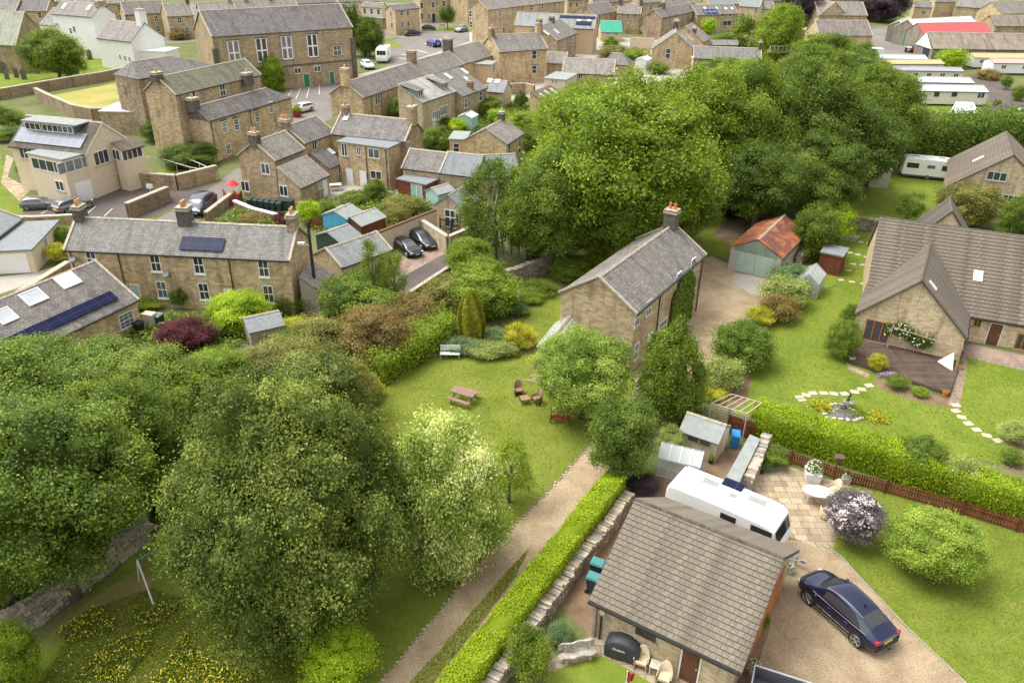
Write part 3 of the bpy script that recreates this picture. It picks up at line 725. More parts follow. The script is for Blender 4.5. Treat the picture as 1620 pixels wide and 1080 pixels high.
def rubble(name, label, pts, h=1.1, th=0.45, mat=None, cap=True, size=0.32, cat='wall', group=None, hb=None):
    P = [G(p) for p in pts]; o0 = P[0]; rg = random.Random(len(label)); mb = MB()
    for i in range(len(P) - 1):
        a, b = P[i] - o0, P[i + 1] - o0; L = (b - a).length; M = Matrix.Translation(a) @ Matrix.Rotation(ang_of(a, b), 4, 'Z')
        mb.box(0, -th * .38, 0, L, th * .38, h - .08, 0, M)
        if size:
            z = 0.0
            while z < h - 0.05:
                rh = size * rg.uniform(.4, .7); x = -rg.uniform(0, .2)
                while x < L:
                    rl = size * rg.uniform(.7, 1.5)
                    for sgn in (-1, 1):
                        q = rg.uniform(0, .05); y0 = sgn * th * .30; y1 = sgn * (th * .5 + q)
                        e = 0.012 + rg.uniform(0, .015)
                        mb.box(x + e, min(y0, y1), z + e, x + rl - e, max(y0, y1), z + rh - e, rg.choice((0, 0, 1, 2)), M @ Matrix.Rotation(rg.uniform(-.012, .012), 4, 'Z'))
                    x += rl
                z += rh
            x = 0
            while cap and x < L:
                rl = size * rg.uniform(.5, 1.1); t2 = th * .5 + rg.uniform(0, .06)
                mb.box(x + .01, -t2, h - .06, x + rl - .01, t2, h + rg.uniform(.08, .2), rg.choice((0, 1, 2)), M @ Matrix.Rotation(rg.uniform(-.03, .03), 4, 'Z')); x += rl
        elif cap: mb.box(-.02, -th * .5 - .03, h - .08, L + .02, th * .5 + .03, h + .06, 1, M)
        if not size: mb.box(0, -th * .5, 0, L, th * .5, h - .08, 0, M)
    o = mb.build(name, mat or [RUB1, RUB2, RUB3], None, Matrix.Translation(o0)); return tag(o, label, cat, group)
RUB1 = plain('wall stone light', (0.42, 0.36, 0.27), 0.95, var=0.35, scale=5)
RUB2 = plain('wall stone brown', (0.30, 0.235, 0.165), 0.95, var=0.35, scale=5)
RUB3 = plain('wall stone grey', (0.26, 0.235, 0.20), 0.95, var=0.4, scale=5)
def fence(name, label, pts, h=1.0, mat=None, style='pale', sp=0.16, pw=0.12, post=2.0, cat='fence', group=None, rails=(0.25, 0.75)):
    P = [G(p) for p in pts]; o0 = P[0]; t = root(name, label, cat, o0, 0, group); mat = mat or FENCEW
    rg = random.Random(5); pl = MB(); rl = MB()
    for i in range(len(P) - 1):
        a, b = P[i] - o0, P[i + 1] - o0; L = (b - a).length; M = Matrix.Translation(a) @ Matrix.Rotation(ang_of(a, b), 4, 'Z')
        for r_ in rails: rl.box(0, -.03, h * r_ - .04, L, .01, h * r_ + .04, 0, M)
        if style == 'pale':
            x = 0
            while x < L: hh = h * rg.uniform(.97, 1.02); pl.box(x, .012, 0.05, x + pw, .035, hh, 0, M); x += sp
        elif style == 'board': pl.box(0, .012, 0.03, L, .035, h, 0, M)
        n = max(1, int(L / post))
        for k in range(n + 1):
            x = L * k / n; MB().box(x - .05, -.07, 0, x + .05, .01, h + .06, 0, M).build('post', mat, t)
    rl.build('rails', mat, t)
    if pl.v: pl.build('boards', mat, t)
    return t
FENCEW = brickmat('red brown fence boards', (0.24, 0.085, 0.04), (0.17, 0.06, 0.03), (0.03, 0.012, 0.008), 0.15, 30, 0.012, off=0.0)
# ------------------------------------------------------------------ vehicles
TYRE = plain('tyre rubber', (0.018, 0.018, 0.018), 0.85); ALLOY = plain('alloy', (0.42, 0.42, 0.43), 0.3, 0.8, 0.05)
CGLASS = glassmat('car glass', (0.012, 0.014, 0.016), 0.03); LAMPR = plain('red lamp lens', (0.45, 0.012, 0.012), 0.2); LAMPW = plain('headlamp lens', (0.65, 0.67, 0.70), 0.12)
TRIMB = plain('black trim', (0.015, 0.015, 0.016), 0.5); CHROME = plain('chrome trim', (0.62, 0.62, 0.62), 0.18, 1.0, 0.03); PLY = plain('yellow plate', (0.75, 0.52, 0.03), 0.5); PLW = plain('white plate', (0.75, 0.75, 0.72), 0.5)
# profile stations along the car: x, sill z, shoulder z, edge z, centre z, half width, roof half width
PROF = {
 'coupe': [(-2.34, .42, .82, .92, .95, .74, .60), (-2.20, .30, .86, 1.00, 1.03, .86, .66), (-1.75, .28, .92, 1.17, 1.20, .93, .62), (-1.20, .28, .95, 1.42, 1.46, .945, .58), (-.55, .28, .96, 1.56, 1.60, .94, .60), (.15, .28, .96, 1.60, 1.65, .935, .61), (.70, .28, .96, 1.50, 1.55, .935, .62), (1.30, .28, .97, 1.08, 1.10, .94, .70), (1.80, .28, .93, 1.00, 1.04, .93, .70), (2.15, .30, .80, .90, .93, .84, .62), (2.34, .42, .66, .72, .74, .66, .50)],
 'hatch': [(-2.02, .40, .80, .88, .90, .70, .58), (-1.92, .28, .92, 1.12, 1.14, .82, .60), (-1.62, .27, .95, 1.38, 1.42, .87, .56), (-1.0, .27, .94, 1.46, 1.50, .885, .57), (-.2, .27, .92, 1.48, 1.52, .885, .58), (.45, .27, .91, 1.40, 1.44, .88, .59), (1.05, .27, .91, 1.00, 1.03, .875, .66), (1.5, .28, .86, .93, .96, .86, .66), (1.85, .30, .74, .80, .83, .78, .58), (2.02, .42, .60, .65, .67, .62, .48)],
 'estate': [(-2.28, .42, .80, .88, .90, .74, .60), (-2.18, .29, .90, 1.12, 1.14, .86, .62), (-1.85, .28, .94, 1.38, 1.42, .90, .58), (-1.2, .28, .94, 1.46, 1.49, .91, .58), (-.3, .28, .92, 1.46, 1.50, .91, .59), (.45, .28, .91, 1.38, 1.42, .90, .60), (1.1, .28, .92, .99, 1.02, .90, .68), (1.65, .28, .87, .93, .97, .89, .68), (2.1, .30, .74, .81, .84, .80, .60), (2.28, .42, .60, .65, .67, .64, .48)],
}
WHC = {}
def wheelmesh(r):
    if r in WHC: return WHC[r]
    t = MB(); n = 24; w_ = .115
    t.cyl((0, -w_, 0), (0, w_, 0), r, n=n); t.cyl((0, -w_ - .012, 0), (0, w_ + .012, 0), r - .05, n=n)
    rim = MB()
    for s in (-1, 1):
        rim.cyl((0, s * (w_ + .005), 0), (0, s * (w_ + .018), 0), .07, n=10)
        for k in range(5):
            a = k * 2 * math.pi / 5
            for off in (-.09, .09):
                rim.cyl((math.cos(a) * .05, s * (w_ + .02), math.sin(a) * .05), (math.cos(a + off) * (r - .11), s * (w_ + .02), math.sin(a + off) * (r - .11)), .028, .022, 5)
        for k in range(20):
            a, b = k * math.pi / 10, (k + 1) * math.pi / 10
            rim.cyl((math.cos(a) * (r - .10), s * (w_ + .018), math.sin(a) * (r - .10)), (math.cos(b) * (r - .10), s * (w_ + .018), math.sin(b) * (r - .10)), .018, n=5)
    WHC[r] = (t.mesh('tyre', TYRE, True), rim.mesh('rim', ALLOY, False)); return WHC[r]
def car(label, rear, frnt, col, prof='hatch', length=None, cat='car', metal=.5, group=None, yellow=True, wr=.34, tow=False, rails=False, cname=None):
    a, b = G(rear), G(frnt); c = (a + b) / 2; ang = ang_of(a, b); P = PROF[prof]; L0 = P[-1][0] - P[0][0]; k = (length or L0) / L0
    t = root(cname or 'parked_car', label, cat, Vector((c.x, c.y, 0)), ang, group); t.scale = (k, k, k)
    body = MB(); rings = []
    for (x, zs, zb, ze, zc, hw, rw) in P:
        cab = ze - zb > .16; m_ = .86 if cab else .94
        half = [(hw - .06, zs), (hw, zs + .12), (hw + .012, (zs + zb) / 2), (hw - .012, zb - .03), (hw - (.05 if cab else .06), zb + .015), (rw + .035, ze - .035), (rw - .04, ze), (rw * .5, (ze * .35 + zc * .65))]
        rings.append([(x, y, z) for y, z in half] + [(x, 0, zc)] + [(x, -y, z) for y, z in half[::-1]])
    n = len(rings[0]); vs = [v for r_ in rings for v in r_]; fs = []; ms = []
    for i in range(len(rings) - 1):
        for j in range(n - 1):
            fs.append((i * n + j, i * n + j + 1, (i + 1) * n + j + 1, (i + 1) * n + j))
            cabA, cabB = P[i][3] - P[i][2] > .16, P[i + 1][3] - P[i + 1][2] > .16
            side = j in (4, n - 6)
            top = 5 <= j <= n - 7
            g = 0
            if side and cabA and cabB: g = 1
            if top and 6 <= j <= n - 8:
                if P[i][3] - P[i + 1][3] > .28: g = 1
                if P[i + 1][3] - P[i][3] > .18 and P[i][3] > .95: g = 1
            ms.append(g)
        fs.append(((i + 1) * n, (i + 1) * n + n - 1, i * n + n - 1, i * n)); ms.append(2)
    fs.append(tuple(range(n))); ms.append(0); e = (len(rings) - 1) * n; fs.append(tuple(range(e + n - 1, e - 1, -1))); ms.append(0)
    body.v = vs; body.f = fs; body.m = ms
    pm = paint('car paint %s' % str(col), col, metal)
    bo = body.build('body', [pm, CGLASS, TRIMB], t, smooth=True)
    sb = bo.modifiers.new('s', 'SUBSURF'); sb.levels = sb.render_levels = 1
    xf, xr = (1.42, -1.42) if prof != 'hatch' else (1.28, -1.25)
    hw = max(p[5] for p in P)
    for x in (xf, xr):
        for s in (-1, 1):
            ty, ri = wheelmesh(wr); wh = MB().cyl((x, s * (hw - .16), wr), (x, s * (hw + .006), wr), wr + .055, n=22).build('wheel_arch', TRIMB, t)
            wo = link('wheel', ty, t, Matrix.Translation((x, s * (hw - .10), wr))); link('rim', ri, wo)
    x0, x1 = P[0][0], P[-1][0]
    lamp = MB()
    for s in (-1, 1):
        MB().box(x0 + .02, s * .80 if s < 0 else .52, .80, x0 + .16, s * .52 if s < 0 else .80, .95).build('tail_light', LAMPR, t)
        MB().box(x1 - .22, -.80 if s < 0 else .50, .62, x1 - .05, -.50 if s < 0 else .80, .74).build('headlight', LAMPW, t)
        mi = MB().ball((.78 if prof == 'hatch' else .95, s * (hw + .11), 1.02), .08, .11, .075, 8); mi.build('wing_mirror', pm, t, smooth=True)
    MB().box(x0 - .005, -.27, .66, x0 + .1, .27, .79).build('number_plate', PLY, t)
    MB().box(x1 - .12, -.26, .44, x1 + .012, .26, .56).build('number_plate', PLW, t)
    MB().box(x1 - .15, -.48, .50, x1 - .01, .48, .66).build('grille', TRIMB, t)
    MB().box(x0 - .02, -.72, .38, x0 + .25, .72, .52).build('rear_bumper', TRIMB, t)
    tr = MB()
    for s in (-1, 1):
        tr.box(-1.15, s * (hw - .02) - .02, .26, 1.12, s * (hw - .02) + .02, .30)
        if rails: tr.tube([(-1.25, s * .60, 1.44), (-.6, s * .62, 1.585), (.1, s * .635, 1.63), (.72, s * .65, 1.53)], .02, 6)
    if rails:
        for s in (-1, 1): tr.tube([(-1.75, s * .885, 1.0), (-1.2, s * .915, .99), (0, s * .925, .985), (1.25, s * .92, .985)], .014, 5)
        tr.box(x0 - .002, -.72, .825, x0 + .06, .72, .845); tr.box(x0 - .03, -.66, .34, x0 + .1, .66, .38)
    tr.build('trim', CHROME, t)
    if prof == 'coupe':
        sm = MB()
        for s in (-1, 1):
            for x in (-1.05, -.05, .98): sm.tube([(x, s * (hw - .005), .34), (x, s * (hw + .012), .6), (x - .03, s * (hw - .01), .92)], .008, 4)
        sm.tube([(1.30, -.80, 1.045), (2.12, -.62, .93)], .008, 4).tube([(1.30, .80, 1.045), (2.12, .62, .93)], .008, 4)
        sm.build('panel_gaps', TRIMB, t)
        hd = MB()
        for s in (-1, 1):
            for x in (-.75, .2): hd.box(x - .1, s * (hw + .01) - .015, .82, x + .1, s * (hw + .01) + .015, .85)
        hd.build('door_handles', pm, t)
    if tow: MB().tube([(x0 - .0, 0, .36), (x0 - .14, 0, .34), (x0 - .16, 0, .44)], .03).ball((x0 - .16, 0, .48), .045).build('tow_ball', TRIMB, t)
    MB().box(-.95, -.02, 1.545, -.80, .02, 1.61).build('aerial_fin', TRIMB, t) if prof == 'coupe' else None
    return t
def caravan(label, rear, frnt, length=6.2, width=2.25, hh=2.55, cat='caravan', name='touring_caravan', skyl=(), panel=False, windows=(), door=False, hitch=True):
    a, b = G(rear), G(frnt); c = (a + b) / 2; ang = ang_of(a, b); t = root(name, label, cat, Vector((c.x, c.y, 0)), ang)
    L = length / 2; W_ = width / 2; z0 = .42
    prof = [(-L, z0 + .1), (-L + .02, z0 + 1.7), (-L + .10, hh - .12), (-L + .35, hh), (0, hh + .04), (L - 1.0, hh), (L - .6, hh - .07), (L - .36, hh - .30), (L - .24, hh - .75), (L - .03, z0 + .95), (L, z0 + .55), (L - .1, z0 + .06)]
    n = len(prof); vs = []; e = .07
    for y, sh in ((-W_, 0.06), (-W_ + e, 0), (W_ - e, 0), (W_, 0.06)):
        for x, z in prof:
            cx, cz = 0, 1.4; vs.append((x - math.copysign(sh, x), y, z - sh * (1 if z > cz else 0)))
    fs = []
    for k in range(3):
        for i in range(n): j = (i + 1) % n; fs.append((k * n + i, k * n + j, (k + 1) * n + j, (k + 1) * n + i))
    fs.append(tuple(range(n - 1, -1, -1))); fs.append(tuple(range(3 * n, 4 * n)))
    mb = MB(); mb.v = vs; mb.f = fs; mb.m = [0] * len(fs); mb.build('shell', CARAV, t)
    MB().box(-L + .1, -W_ + .05, .28, L - .25, W_ - .05, z0 + .12).build('chassis', plain('chassis grey', (.12, .12, .12)), t)
    wt, wr_ = wheelmesh(.32)
    for x in ((-.45, .30) if length > 6.5 else (-.1,)):
        for s in (-1, 1):
            o = link('wheel', wt, t, Matrix.Translation((x, s * (W_ - .12), .32))); link('rim', wr_, o)
    if hitch: MB().tube([(L - .4, -.5, .42), (L + 1.05, 0, .46)], .04).tube([(L - .4, .5, .42), (L + 1.05, 0, .46)], .04).cyl((L + .75, 0, 0), (L + .75, 0, .7), .035).box(L + .95, -.06, .42, L + 1.2, .06, .56).build('hitch', ALLOY, t)
    for (x, z, w_, h_, s) in windows:
        y = s * W_; f = MB().box(x - w_ / 2 - .04, min(y, y + s * .012), z - h_ / 2 - .04, x + w_ / 2 + .04, max(y, y + s * .012), z + h_ / 2 + .04, 0).box(x - w_ / 2, min(y, y + s * .03), z - h_ / 2, x + w_ / 2, max(y, y + s * .03), z + h_ / 2, 1)
        f.build('window', [TRIMB, CGLASS], t)
    # front windows in the sloping nose
    p, q = Vector((L - .36, 0, hh - .32)), Vector((L - .08, 0, z0 + 1.02)); d = q - p; nn = Vector((-d.z, 0, d.x)).normalized() * -1
    if nn.x < 0: nn = -nn
    for y0, y1 in ((-W_ * .80, -W_ * .30), (-W_ * .27, W_ * .27), (W_ * .30, W_ * .80)):
        a1, a2 = p + d * .06 + nn * .045, p + d * .80 + nn * .05
        MB().slab([(a1.x, y0, a1.z), (a2.x, y0, a2.z), (a2.x, y1, a2.z), (a1.x, y1, a1.z)], nn, .03).build('front_window', CGLASS, t)
    for (x, y, w_, h_) in skyl:
        MB().box(x - w_ / 2, y - h_ / 2, hh, x + w_ / 2, y + h_ / 2, hh + .10, 0).box(x - w_ / 2 + .07, y - h_ / 2 + .07, hh + .02, x + w_ / 2 - .07, y + h_ / 2 - .07, hh + .13, 1).build('rooflight', [WPAINT, plain('tinted rooflight', (.30, .29, .27), .3)], t)
    if panel:
        x, y, w_, h_ = panel; MB().box(x - w_ / 2, y - h_ / 2, hh + .06, x + w_ / 2, y + h_ / 2, hh + .10).build('solar_panel', SOLAR, t)
    return t
def prop(name, label, cat, p, mb, mats, ang=0.0, h=0.0, group=None, smooth=False):
    P = G(p, h); o = mb.build(name, mats, None, Matrix.Translation((P.x, P.y, h)) @ Matrix.Rotation(R(ang), 4, 'Z'), smooth); return tag(o, label, cat, group)
def rootp(name, label, cat, p, ang=0.0, group=None):
    P = G(p); return root(name, label, cat, Vector((P.x, P.y, 0)), R(ang), group)
# ------------------------------------------------------------------ the ground
EARTH = ground_mat('rough ground', [(0.07, 0.085, 0.03), (0.13, 0.15, 0.05), (0.19, 0.17, 0.09)], 0.25, 4.0)
LAWN = ground_mat('lawn grass', [(0.10, 0.14, 0.016), (0.165, 0.20, 0.026), (0.235, 0.24, 0.045)], 0.4, 9.0, fine=0.22, fs=40)
LAWN2 = ground_mat('bright lawn grass', [(0.10, 0.15, 0.016), (0.155, 0.205, 0.025), (0.235, 0.25, 0.045)], 0.35, 9.0, fine=0.22, fs=40)
LAWN3 = ground_mat('patchy lawn grass', [(0.085, 0.13, 0.015), (0.145, 0.19, 0.024), (0.23, 0.235, 0.045)], 0.6, 9.0, fine=0.25, fs=40)
MEADOW = ground_mat('meadow grass', [(0.09, 0.14, 0.016), (0.16, 0.21, 0.028), (0.26, 0.26, 0.055)], 0.45, 8.0, fine=0.3, fs=30)
DRYGR = ground_mat('dry mown grass', [(0.19, 0.22, 0.04), (0.34, 0.30, 0.09), (0.42, 0.35, 0.14)], 0.25, 6.0, fine=0.15)
GRAVEL = ground_mat('pale gravel', [(0.25, 0.18, 0.105), (0.37, 0.28, 0.175), (0.48, 0.38, 0.255)], 0.8, 16.0, fine=0.45, fs=20, bumpd=0.03)
GRAVEL2 = ground_mat('golden gravel', [(0.20, 0.145, 0.085), (0.32, 0.24, 0.15), (0.42, 0.33, 0.215)], 0.8, 16.0, fine=0.45, fs=20, bumpd=0.03)
SOIL = ground_mat('bark and soil', [(0.11, 0.07, 0.04), (0.20, 0.135, 0.085), (0.30, 0.21, 0.14)], 0.8, 18.0, fine=0.35, fs=26)
ASPH = ground_mat('worn asphalt', [(0.15, 0.135, 0.12), (0.20, 0.18, 0.16), (0.26, 0.235, 0.21)], 0.12, 8.0, fine=0.12, bumpd=0.005)
ASPHD = ground_mat('dark asphalt', [(0.085, 0.07, 0.06), (0.12, 0.10, 0.09), (0.17, 0.145, 0.12)], 0.25, 8.0, fine=0.15, bumpd=0.005)
CONC = ground_mat('concrete', [(0.30, 0.27, 0.23), (0.38, 0.345, 0.30), (0.45, 0.41, 0.36)], 0.5, 10.0, fine=0.1, bumpd=0.005)
PAVE = brickmat('sandstone paving', (0.42, 0.35, 0.25), (0.29, 0.235, 0.165), (0.17, 0.135, 0.09), 0.7, 0.5, 0.018, (0.7, 0.62, 0.5), 0.6, off=0.37, bumpd=0.006)
PAVEP = brickmat('pink paving', (0.42, 0.31, 0.25), (0.34, 0.25, 0.20), (0.2, 0.15, 0.12), 0.6, 0.45, 0.015, (0.7, 0.65, 0.6), 0.5, bumpd=0.005)
DECK = brickmat('grey brown decking', (0.17, 0.12, 0.09), (0.11, 0.078, 0.06), (0.04, 0.03, 0.025), 3.6, 0.14, 0.012, (0.7, 0.66, 0.6), 0.6, off=0.5, bumpd=0.01)
LINEW = plain('worn road paint', (0.62, 0.60, 0.55), 0.8, var=0.2, scale=6)
g = MB().quad((-900, -60, 0), (900, -60, 0), (900, 1400, 0), (-900, 1400, 0)); tag(g.build('ground', EARTH), kind='structure')
e = 0.004
patch('main_lawn', [(560, 655), (640, 584), (690, 560), (745, 552), (800, 545), (786, 530), (830, 497), (880, 462), (960, 440), (940, 560), (1010, 610), (958, 668), (872, 772), (800, 845), (740, 910), (665, 1004), (598, 1080), (560, 1130), (330, 1130), (420, 1000), (500, 800)], e, LAWN, jit=.05)
patch('meadow_grass', [(-120, 1190), (40, 1040), (130, 955), (230, 862), (300, 800), (420, 820), (520, 930), (470, 1050), (420, 1150)], 2 * e, MEADOW, jit=.1)
patch('mown_path', [(330, 1100), (360, 1080), (470, 1010), (500, 1040), (495, 1150), (380, 1150)], 3 * e, LAWN, jit=.1)
patch('mown_path', [(180, 1110), (255, 1020), (310, 960), (330, 965), (285, 1025), (225, 1120)], 3 * e, LAWN, jit=.1)
patch('mown_path', [(50, 1120), (70, 1040), (140, 1000), (240, 985), (300, 965), (300, 985), (210, 1010), (120, 1030), (90, 1100)], 3 * e, LAWN, jit=.1)
patch('bare_ground', [(50, 1030), (150, 945), (235, 880), (240, 930), (200, 960), (190, 1000), (110, 1010)], 4 * e, ground_mat('worn bare ground', [(0.13, 0.14, 0.03), (0.22, 0.19, 0.06), (0.30, 0.23, 0.10)], 0.7, 9.0), jit=.15)
patch('drive', [(596, 1084), (665, 1004), (740, 910), (800, 845), (872, 772), (946, 690), (985, 640), (1008, 610), (1000, 590), (1040, 555), (1085, 520), (1085, 440), (1102, 412), (1125, 405), (1170, 425), (1222, 440), (1215, 470), (1190, 500), (1150, 560), (1110, 620), (1060, 680), (990, 740), (900, 850), (800, 960), (690, 1092), (590, 1092)], 2 * e, GRAVEL, jit=.06)
patch('wheel_track', [(604, 1092), (668, 1016), (744, 920), (830, 828), (900, 752), (950, 695), (962, 700), (905, 775), (830, 858), (760, 935), (690, 1030), (640, 1092)], 2.5 * e, ground_mat('worn gravel track', [(0.30, 0.22, 0.135), (0.43, 0.335, 0.22), (0.55, 0.44, 0.31)], 1.2, 16.0, fine=0.4, fs=20), jit=.12, step=.5)
patch('drive_grass_strip', [(628, 1100), (700, 1024), (752, 962), (806, 900), (836, 868), (815, 912), (770, 972), (720, 1035), (668, 1100)], 3 * e, ground_mat('drive weeds', [(0.15, 0.18, 0.035), (0.25, 0.24, 0.08), (0.36, 0.29, 0.17)], 1.6, 12, fine=.3), jit=.16, step=.4)
patch('concrete_apron', [(1155, 445), (1162, 432), (1224, 444), (1216, 470), (1190, 466)], 3 * e, CONC)
patch('back_lawn', [(1100, 405), (1112, 365), (1140, 352), (1250, 325), (1240, 360), (1165, 412), (1130, 404)], e, LAWN)
patch('dirt_patch', [(1125, 372), (1150, 350), (1235, 335), (1190, 372), (1150, 384)], 2 * e, SOIL, jit=.2)
patch('side_garden', [(1130, 690), (1180, 620), (1175, 570), (1215, 520), (1262, 480), (1300, 458), (1330, 372), (1400, 365), (1405, 420), (1370, 500), (1345, 575), (1500, 640), (1515, 640), (1530, 556), (1680, 585), (1680, 770), (1590, 735), (1400, 700), (1190, 650)], e, LAWN2, jit=.05)
patch('far_garden', [(1325, 350), (1400, 276), (1470, 282), (1560, 290), (1520, 345), (1440, 362), (1400, 366)], e, LAWN2)
patch('near_garden', [(1335, 765), (1345, 762), (1480, 800), (1700, 870), (1700, 1180), (1560, 1110), (1430, 988), (1345, 892), (1305, 868)], e, LAWN3, jit=.05)
patch('gravel_drive', [(1180, 1110), (1215, 1000), (1235, 850), (1300, 862), (1330, 880), (1352, 905), (1430, 988), (1560, 1112), (1560, 1140), (1180, 1140)], 2 * e, GRAVEL2, jit=.05)
patch('patio', [(1190, 772), (1205, 735), (1250, 738), (1290, 752), (1348, 768), (1316, 875), (1247, 848)], 2 * e, PAVE)
patch('garden_soil', [(930, 1000), (890, 960), (990, 790), (1060, 740), (1180, 700), (1195, 770), (1240, 850), (1230, 1100), (1100, 1100), (960, 1060)], e * .5, SOIL, jit=.05)
patch('near_lawn', [(860, 1100), (868, 1062), (905, 1050), (950, 1036), (1000, 1060), (1060, 1100)], 2 * e, LAWN2, jit=.03)
patch('paved_edge', [(866, 1046), (925, 1010), (950, 1000), (985, 1005), (1060, 1050), (1160, 1100), (1060, 1105), (1000, 1062), (950, 1038), (905, 1054), (868, 1064)], 1.5 * e, PAVE)
patch('garden_path', [(1500, 640), (1523, 560), (1480, 548), (1540, 545), (1680, 575), (1680, 600), (1532, 566), (1518, 648)], 3 * e, PAVEP)
patch('terrace_patio', [(845, 600), (838, 594), (855, 585), (880, 600), (880, 625), (855, 607), (822, 599)], 2 * e, PAVEP)
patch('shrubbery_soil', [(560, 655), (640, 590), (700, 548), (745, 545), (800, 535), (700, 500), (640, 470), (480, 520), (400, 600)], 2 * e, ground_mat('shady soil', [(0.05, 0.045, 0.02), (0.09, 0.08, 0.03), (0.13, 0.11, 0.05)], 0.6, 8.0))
# village roads and yards
patch('lane', [(560, 470), (640, 436), (715, 395), (735, 400), (720, 425), (640, 470), (560, 520)], e, ASPHD)
patch('parking_bay', [(626, 424), (612, 405), (690, 360), (745, 395), (712, 397), (636, 438)], 2 * e, PAVEP)
patch('village_lane', [(240, 350), (280, 330), (330, 300), (372, 268), (395, 262), (372, 310), (330, 335), (300, 365)], e, ASPH)
patch('parking_court', [(20, 345), (30, 320), (110, 312), (150, 302), (220, 298), (300, 296), (345, 290), (300, 315), (262, 335), (215, 352), (130, 352)], 1.5 * e, ASPHD)
patch('garden_lawn', [(-80, 345), (-60, 240), (0, 235), (10, 280), (45, 305), (35, 340)], 2 * e, LAWN3)
patch('stone_path', [(10, 245), (22, 250), (12, 280), (50, 300), (30, 318), (2, 290)], 3 * e, PAVE)
patch('terrace_lawn', [(224, 284), (252, 270), (270, 264), (300, 272), (276, 282)], e, LAWN3)
patch('churchyard', [(-90, 160), (-70, 100), (60, 100), (110, 78), (175, 88), (222, 108), (200, 118), (110, 138), (40, 152)], e, LAWN2)
patch('dry_field', [(64, 154), (130, 142), (218, 124), (216, 160), (190, 170), (150, 172), (110, 172), (85, 162)], e, DRYGR)
patch('main_street', [(430, 190), (455, 165), (450, 135), (560, 118), (585, 118), (620, 100), (610, 70), (640, 56), (520, 62), (500, 50), (640, 48), (760, 52), (800, 62), (765, 80), (720, 96), (690, 110), (580, 150), (520, 190), (480, 205)], e, ASPH)
patch('street_verge', [(570, 68), (625, 66), (640, 72), (600, 84), (570, 84)], 2 * e, LAWN)
patch('green', [(690, 46), (735, 36), (790, 32), (780, 44), (720, 50)], 2 * e, LAWN2)
patch('industrial_yard', [(1375, 42), (1445, 44), (1440, 62), (1470, 90), (1380, 95), (1372, 60)], e, ASPH)
patch('park_road', [(1530, 118), (1560, 116), (1640, 160), (1640, 215), (1520, 180), (1570, 168), (1560, 145)], e, ASPHD)
patch('park_grass', [(1445, 165), (1540, 160), (1600, 168), (1590, 178), (1540, 180), (1490, 200), (1440, 190)], e * .5, LAWN2)
for i, (a, b_) in enumerate([((450, 160), (462, 143)), ((468, 157), (476, 139)), ((485, 155), (490, 137)), ((505, 150), (505, 133))]):
    A_, B_ = G(a), G(b_); M = Matrix.Translation((A_.x, A_.y, 3 * e)) @ Matrix.Rotation(ang_of(A_, B_), 4, 'Z')
    tag(MB().box(0, -.06, 0, (B_ - A_).length, .06, .003, 0).build('parking_line', LINEW, None, M), kind='structure')
for i, (a, b_) in enumerate([((635, 86), (648, 88)), ((630, 92), (646, 94)), ((660, 80), (676, 84)), ((672, 70), (700, 62)), ((560, 62), (640, 58))]):
    A_, B_ = G(a), G(b_); M = Matrix.Translation((A_.x, A_.y, 3 * e)) @ Matrix.Rotation(ang_of(A_, B_), 4, 'Z')
    tag(MB().box(0, -.2, 0, (B_ - A_).length, .2, .003, 0).build('road_marking', LINEW, None, M), kind='structure')
for a, b_ in (((65, 338), (95, 322)), ((138, 338), (152, 326)), ((165, 342), (178, 330))):
    A_, B_ = G(a), G(b_); M = Matrix.Translation((A_.x, A_.y, 3 * e)) @ Matrix.Rotation(ang_of(A_, B_), 4, 'Z')
    tag(MB().box(0, -.05, 0, (B_ - A_).length, .05, .003, 0).build('parking_line', LINEW, None, M), kind='structure')
patch('village_yards', [(560, 120), (640, 100), (760, 60), (900, 60), (1100, 60), (1100, 120), (900, 150), (700, 170), (600, 170)], e * .5, CONC)
patch('village_yards', [(250, 5), (600, 5), (1200, 5), (1200, 28), (960, 40), (800, 45), (600, 48), (250, 70)], e * .4, ASPH)
patch('cottage_yard', [(440, 310), (520, 285), (640, 300), (640, 316), (560, 320), (480, 330)], e, CONC)
patch('garage_forecourt', [(-20, 440), (50, 432), (95, 420), (60, 445), (0, 465)], e, CONC)

scatter('drive_weeds', 'weeds and grass tufts along the middle of the drive', 'weeds', [[(628, 1100), (700, 1024), (752, 962), (806, 900), (836, 868), (815, 912), (770, 972), (720, 1035), (668, 1100)]], 6000, 'drygrass', .045, .07, seed=21)
scatter('lawn_grass', 'clipped grass of the large central lawn', 'grass', [[(560, 655), (640, 584), (690, 560), (745, 552), (830, 497), (880, 470), (880, 560), (1000, 612), (958, 668), (872, 772), (800, 845), (740, 910), (665, 1004), (598, 1080), (470, 1080), (500, 800)]], 45000, 'lawnblade', .035, .03, seed=22)
scatter('lawn_grass', 'clipped grass of the near garden', 'grass', [[(1345, 765), (1480, 805), (1640, 850), (1640, 1100), (1560, 1110), (1430, 988), (1345, 892), (1310, 868)]], 30000, 'lawnblade', .03, .025, seed=23)
scatter('lawn_grass', 'clipped grass of the garden with the pond', 'grass', [[(1190, 560), (1262, 480), (1320, 450), (1340, 380), (1400, 372), (1345, 575), (1500, 640), (1530, 560), (1640, 585), (1640, 750), (1400, 700), (1190, 640)]], 35000, 'lawnblade2', .04, .03, seed=24)

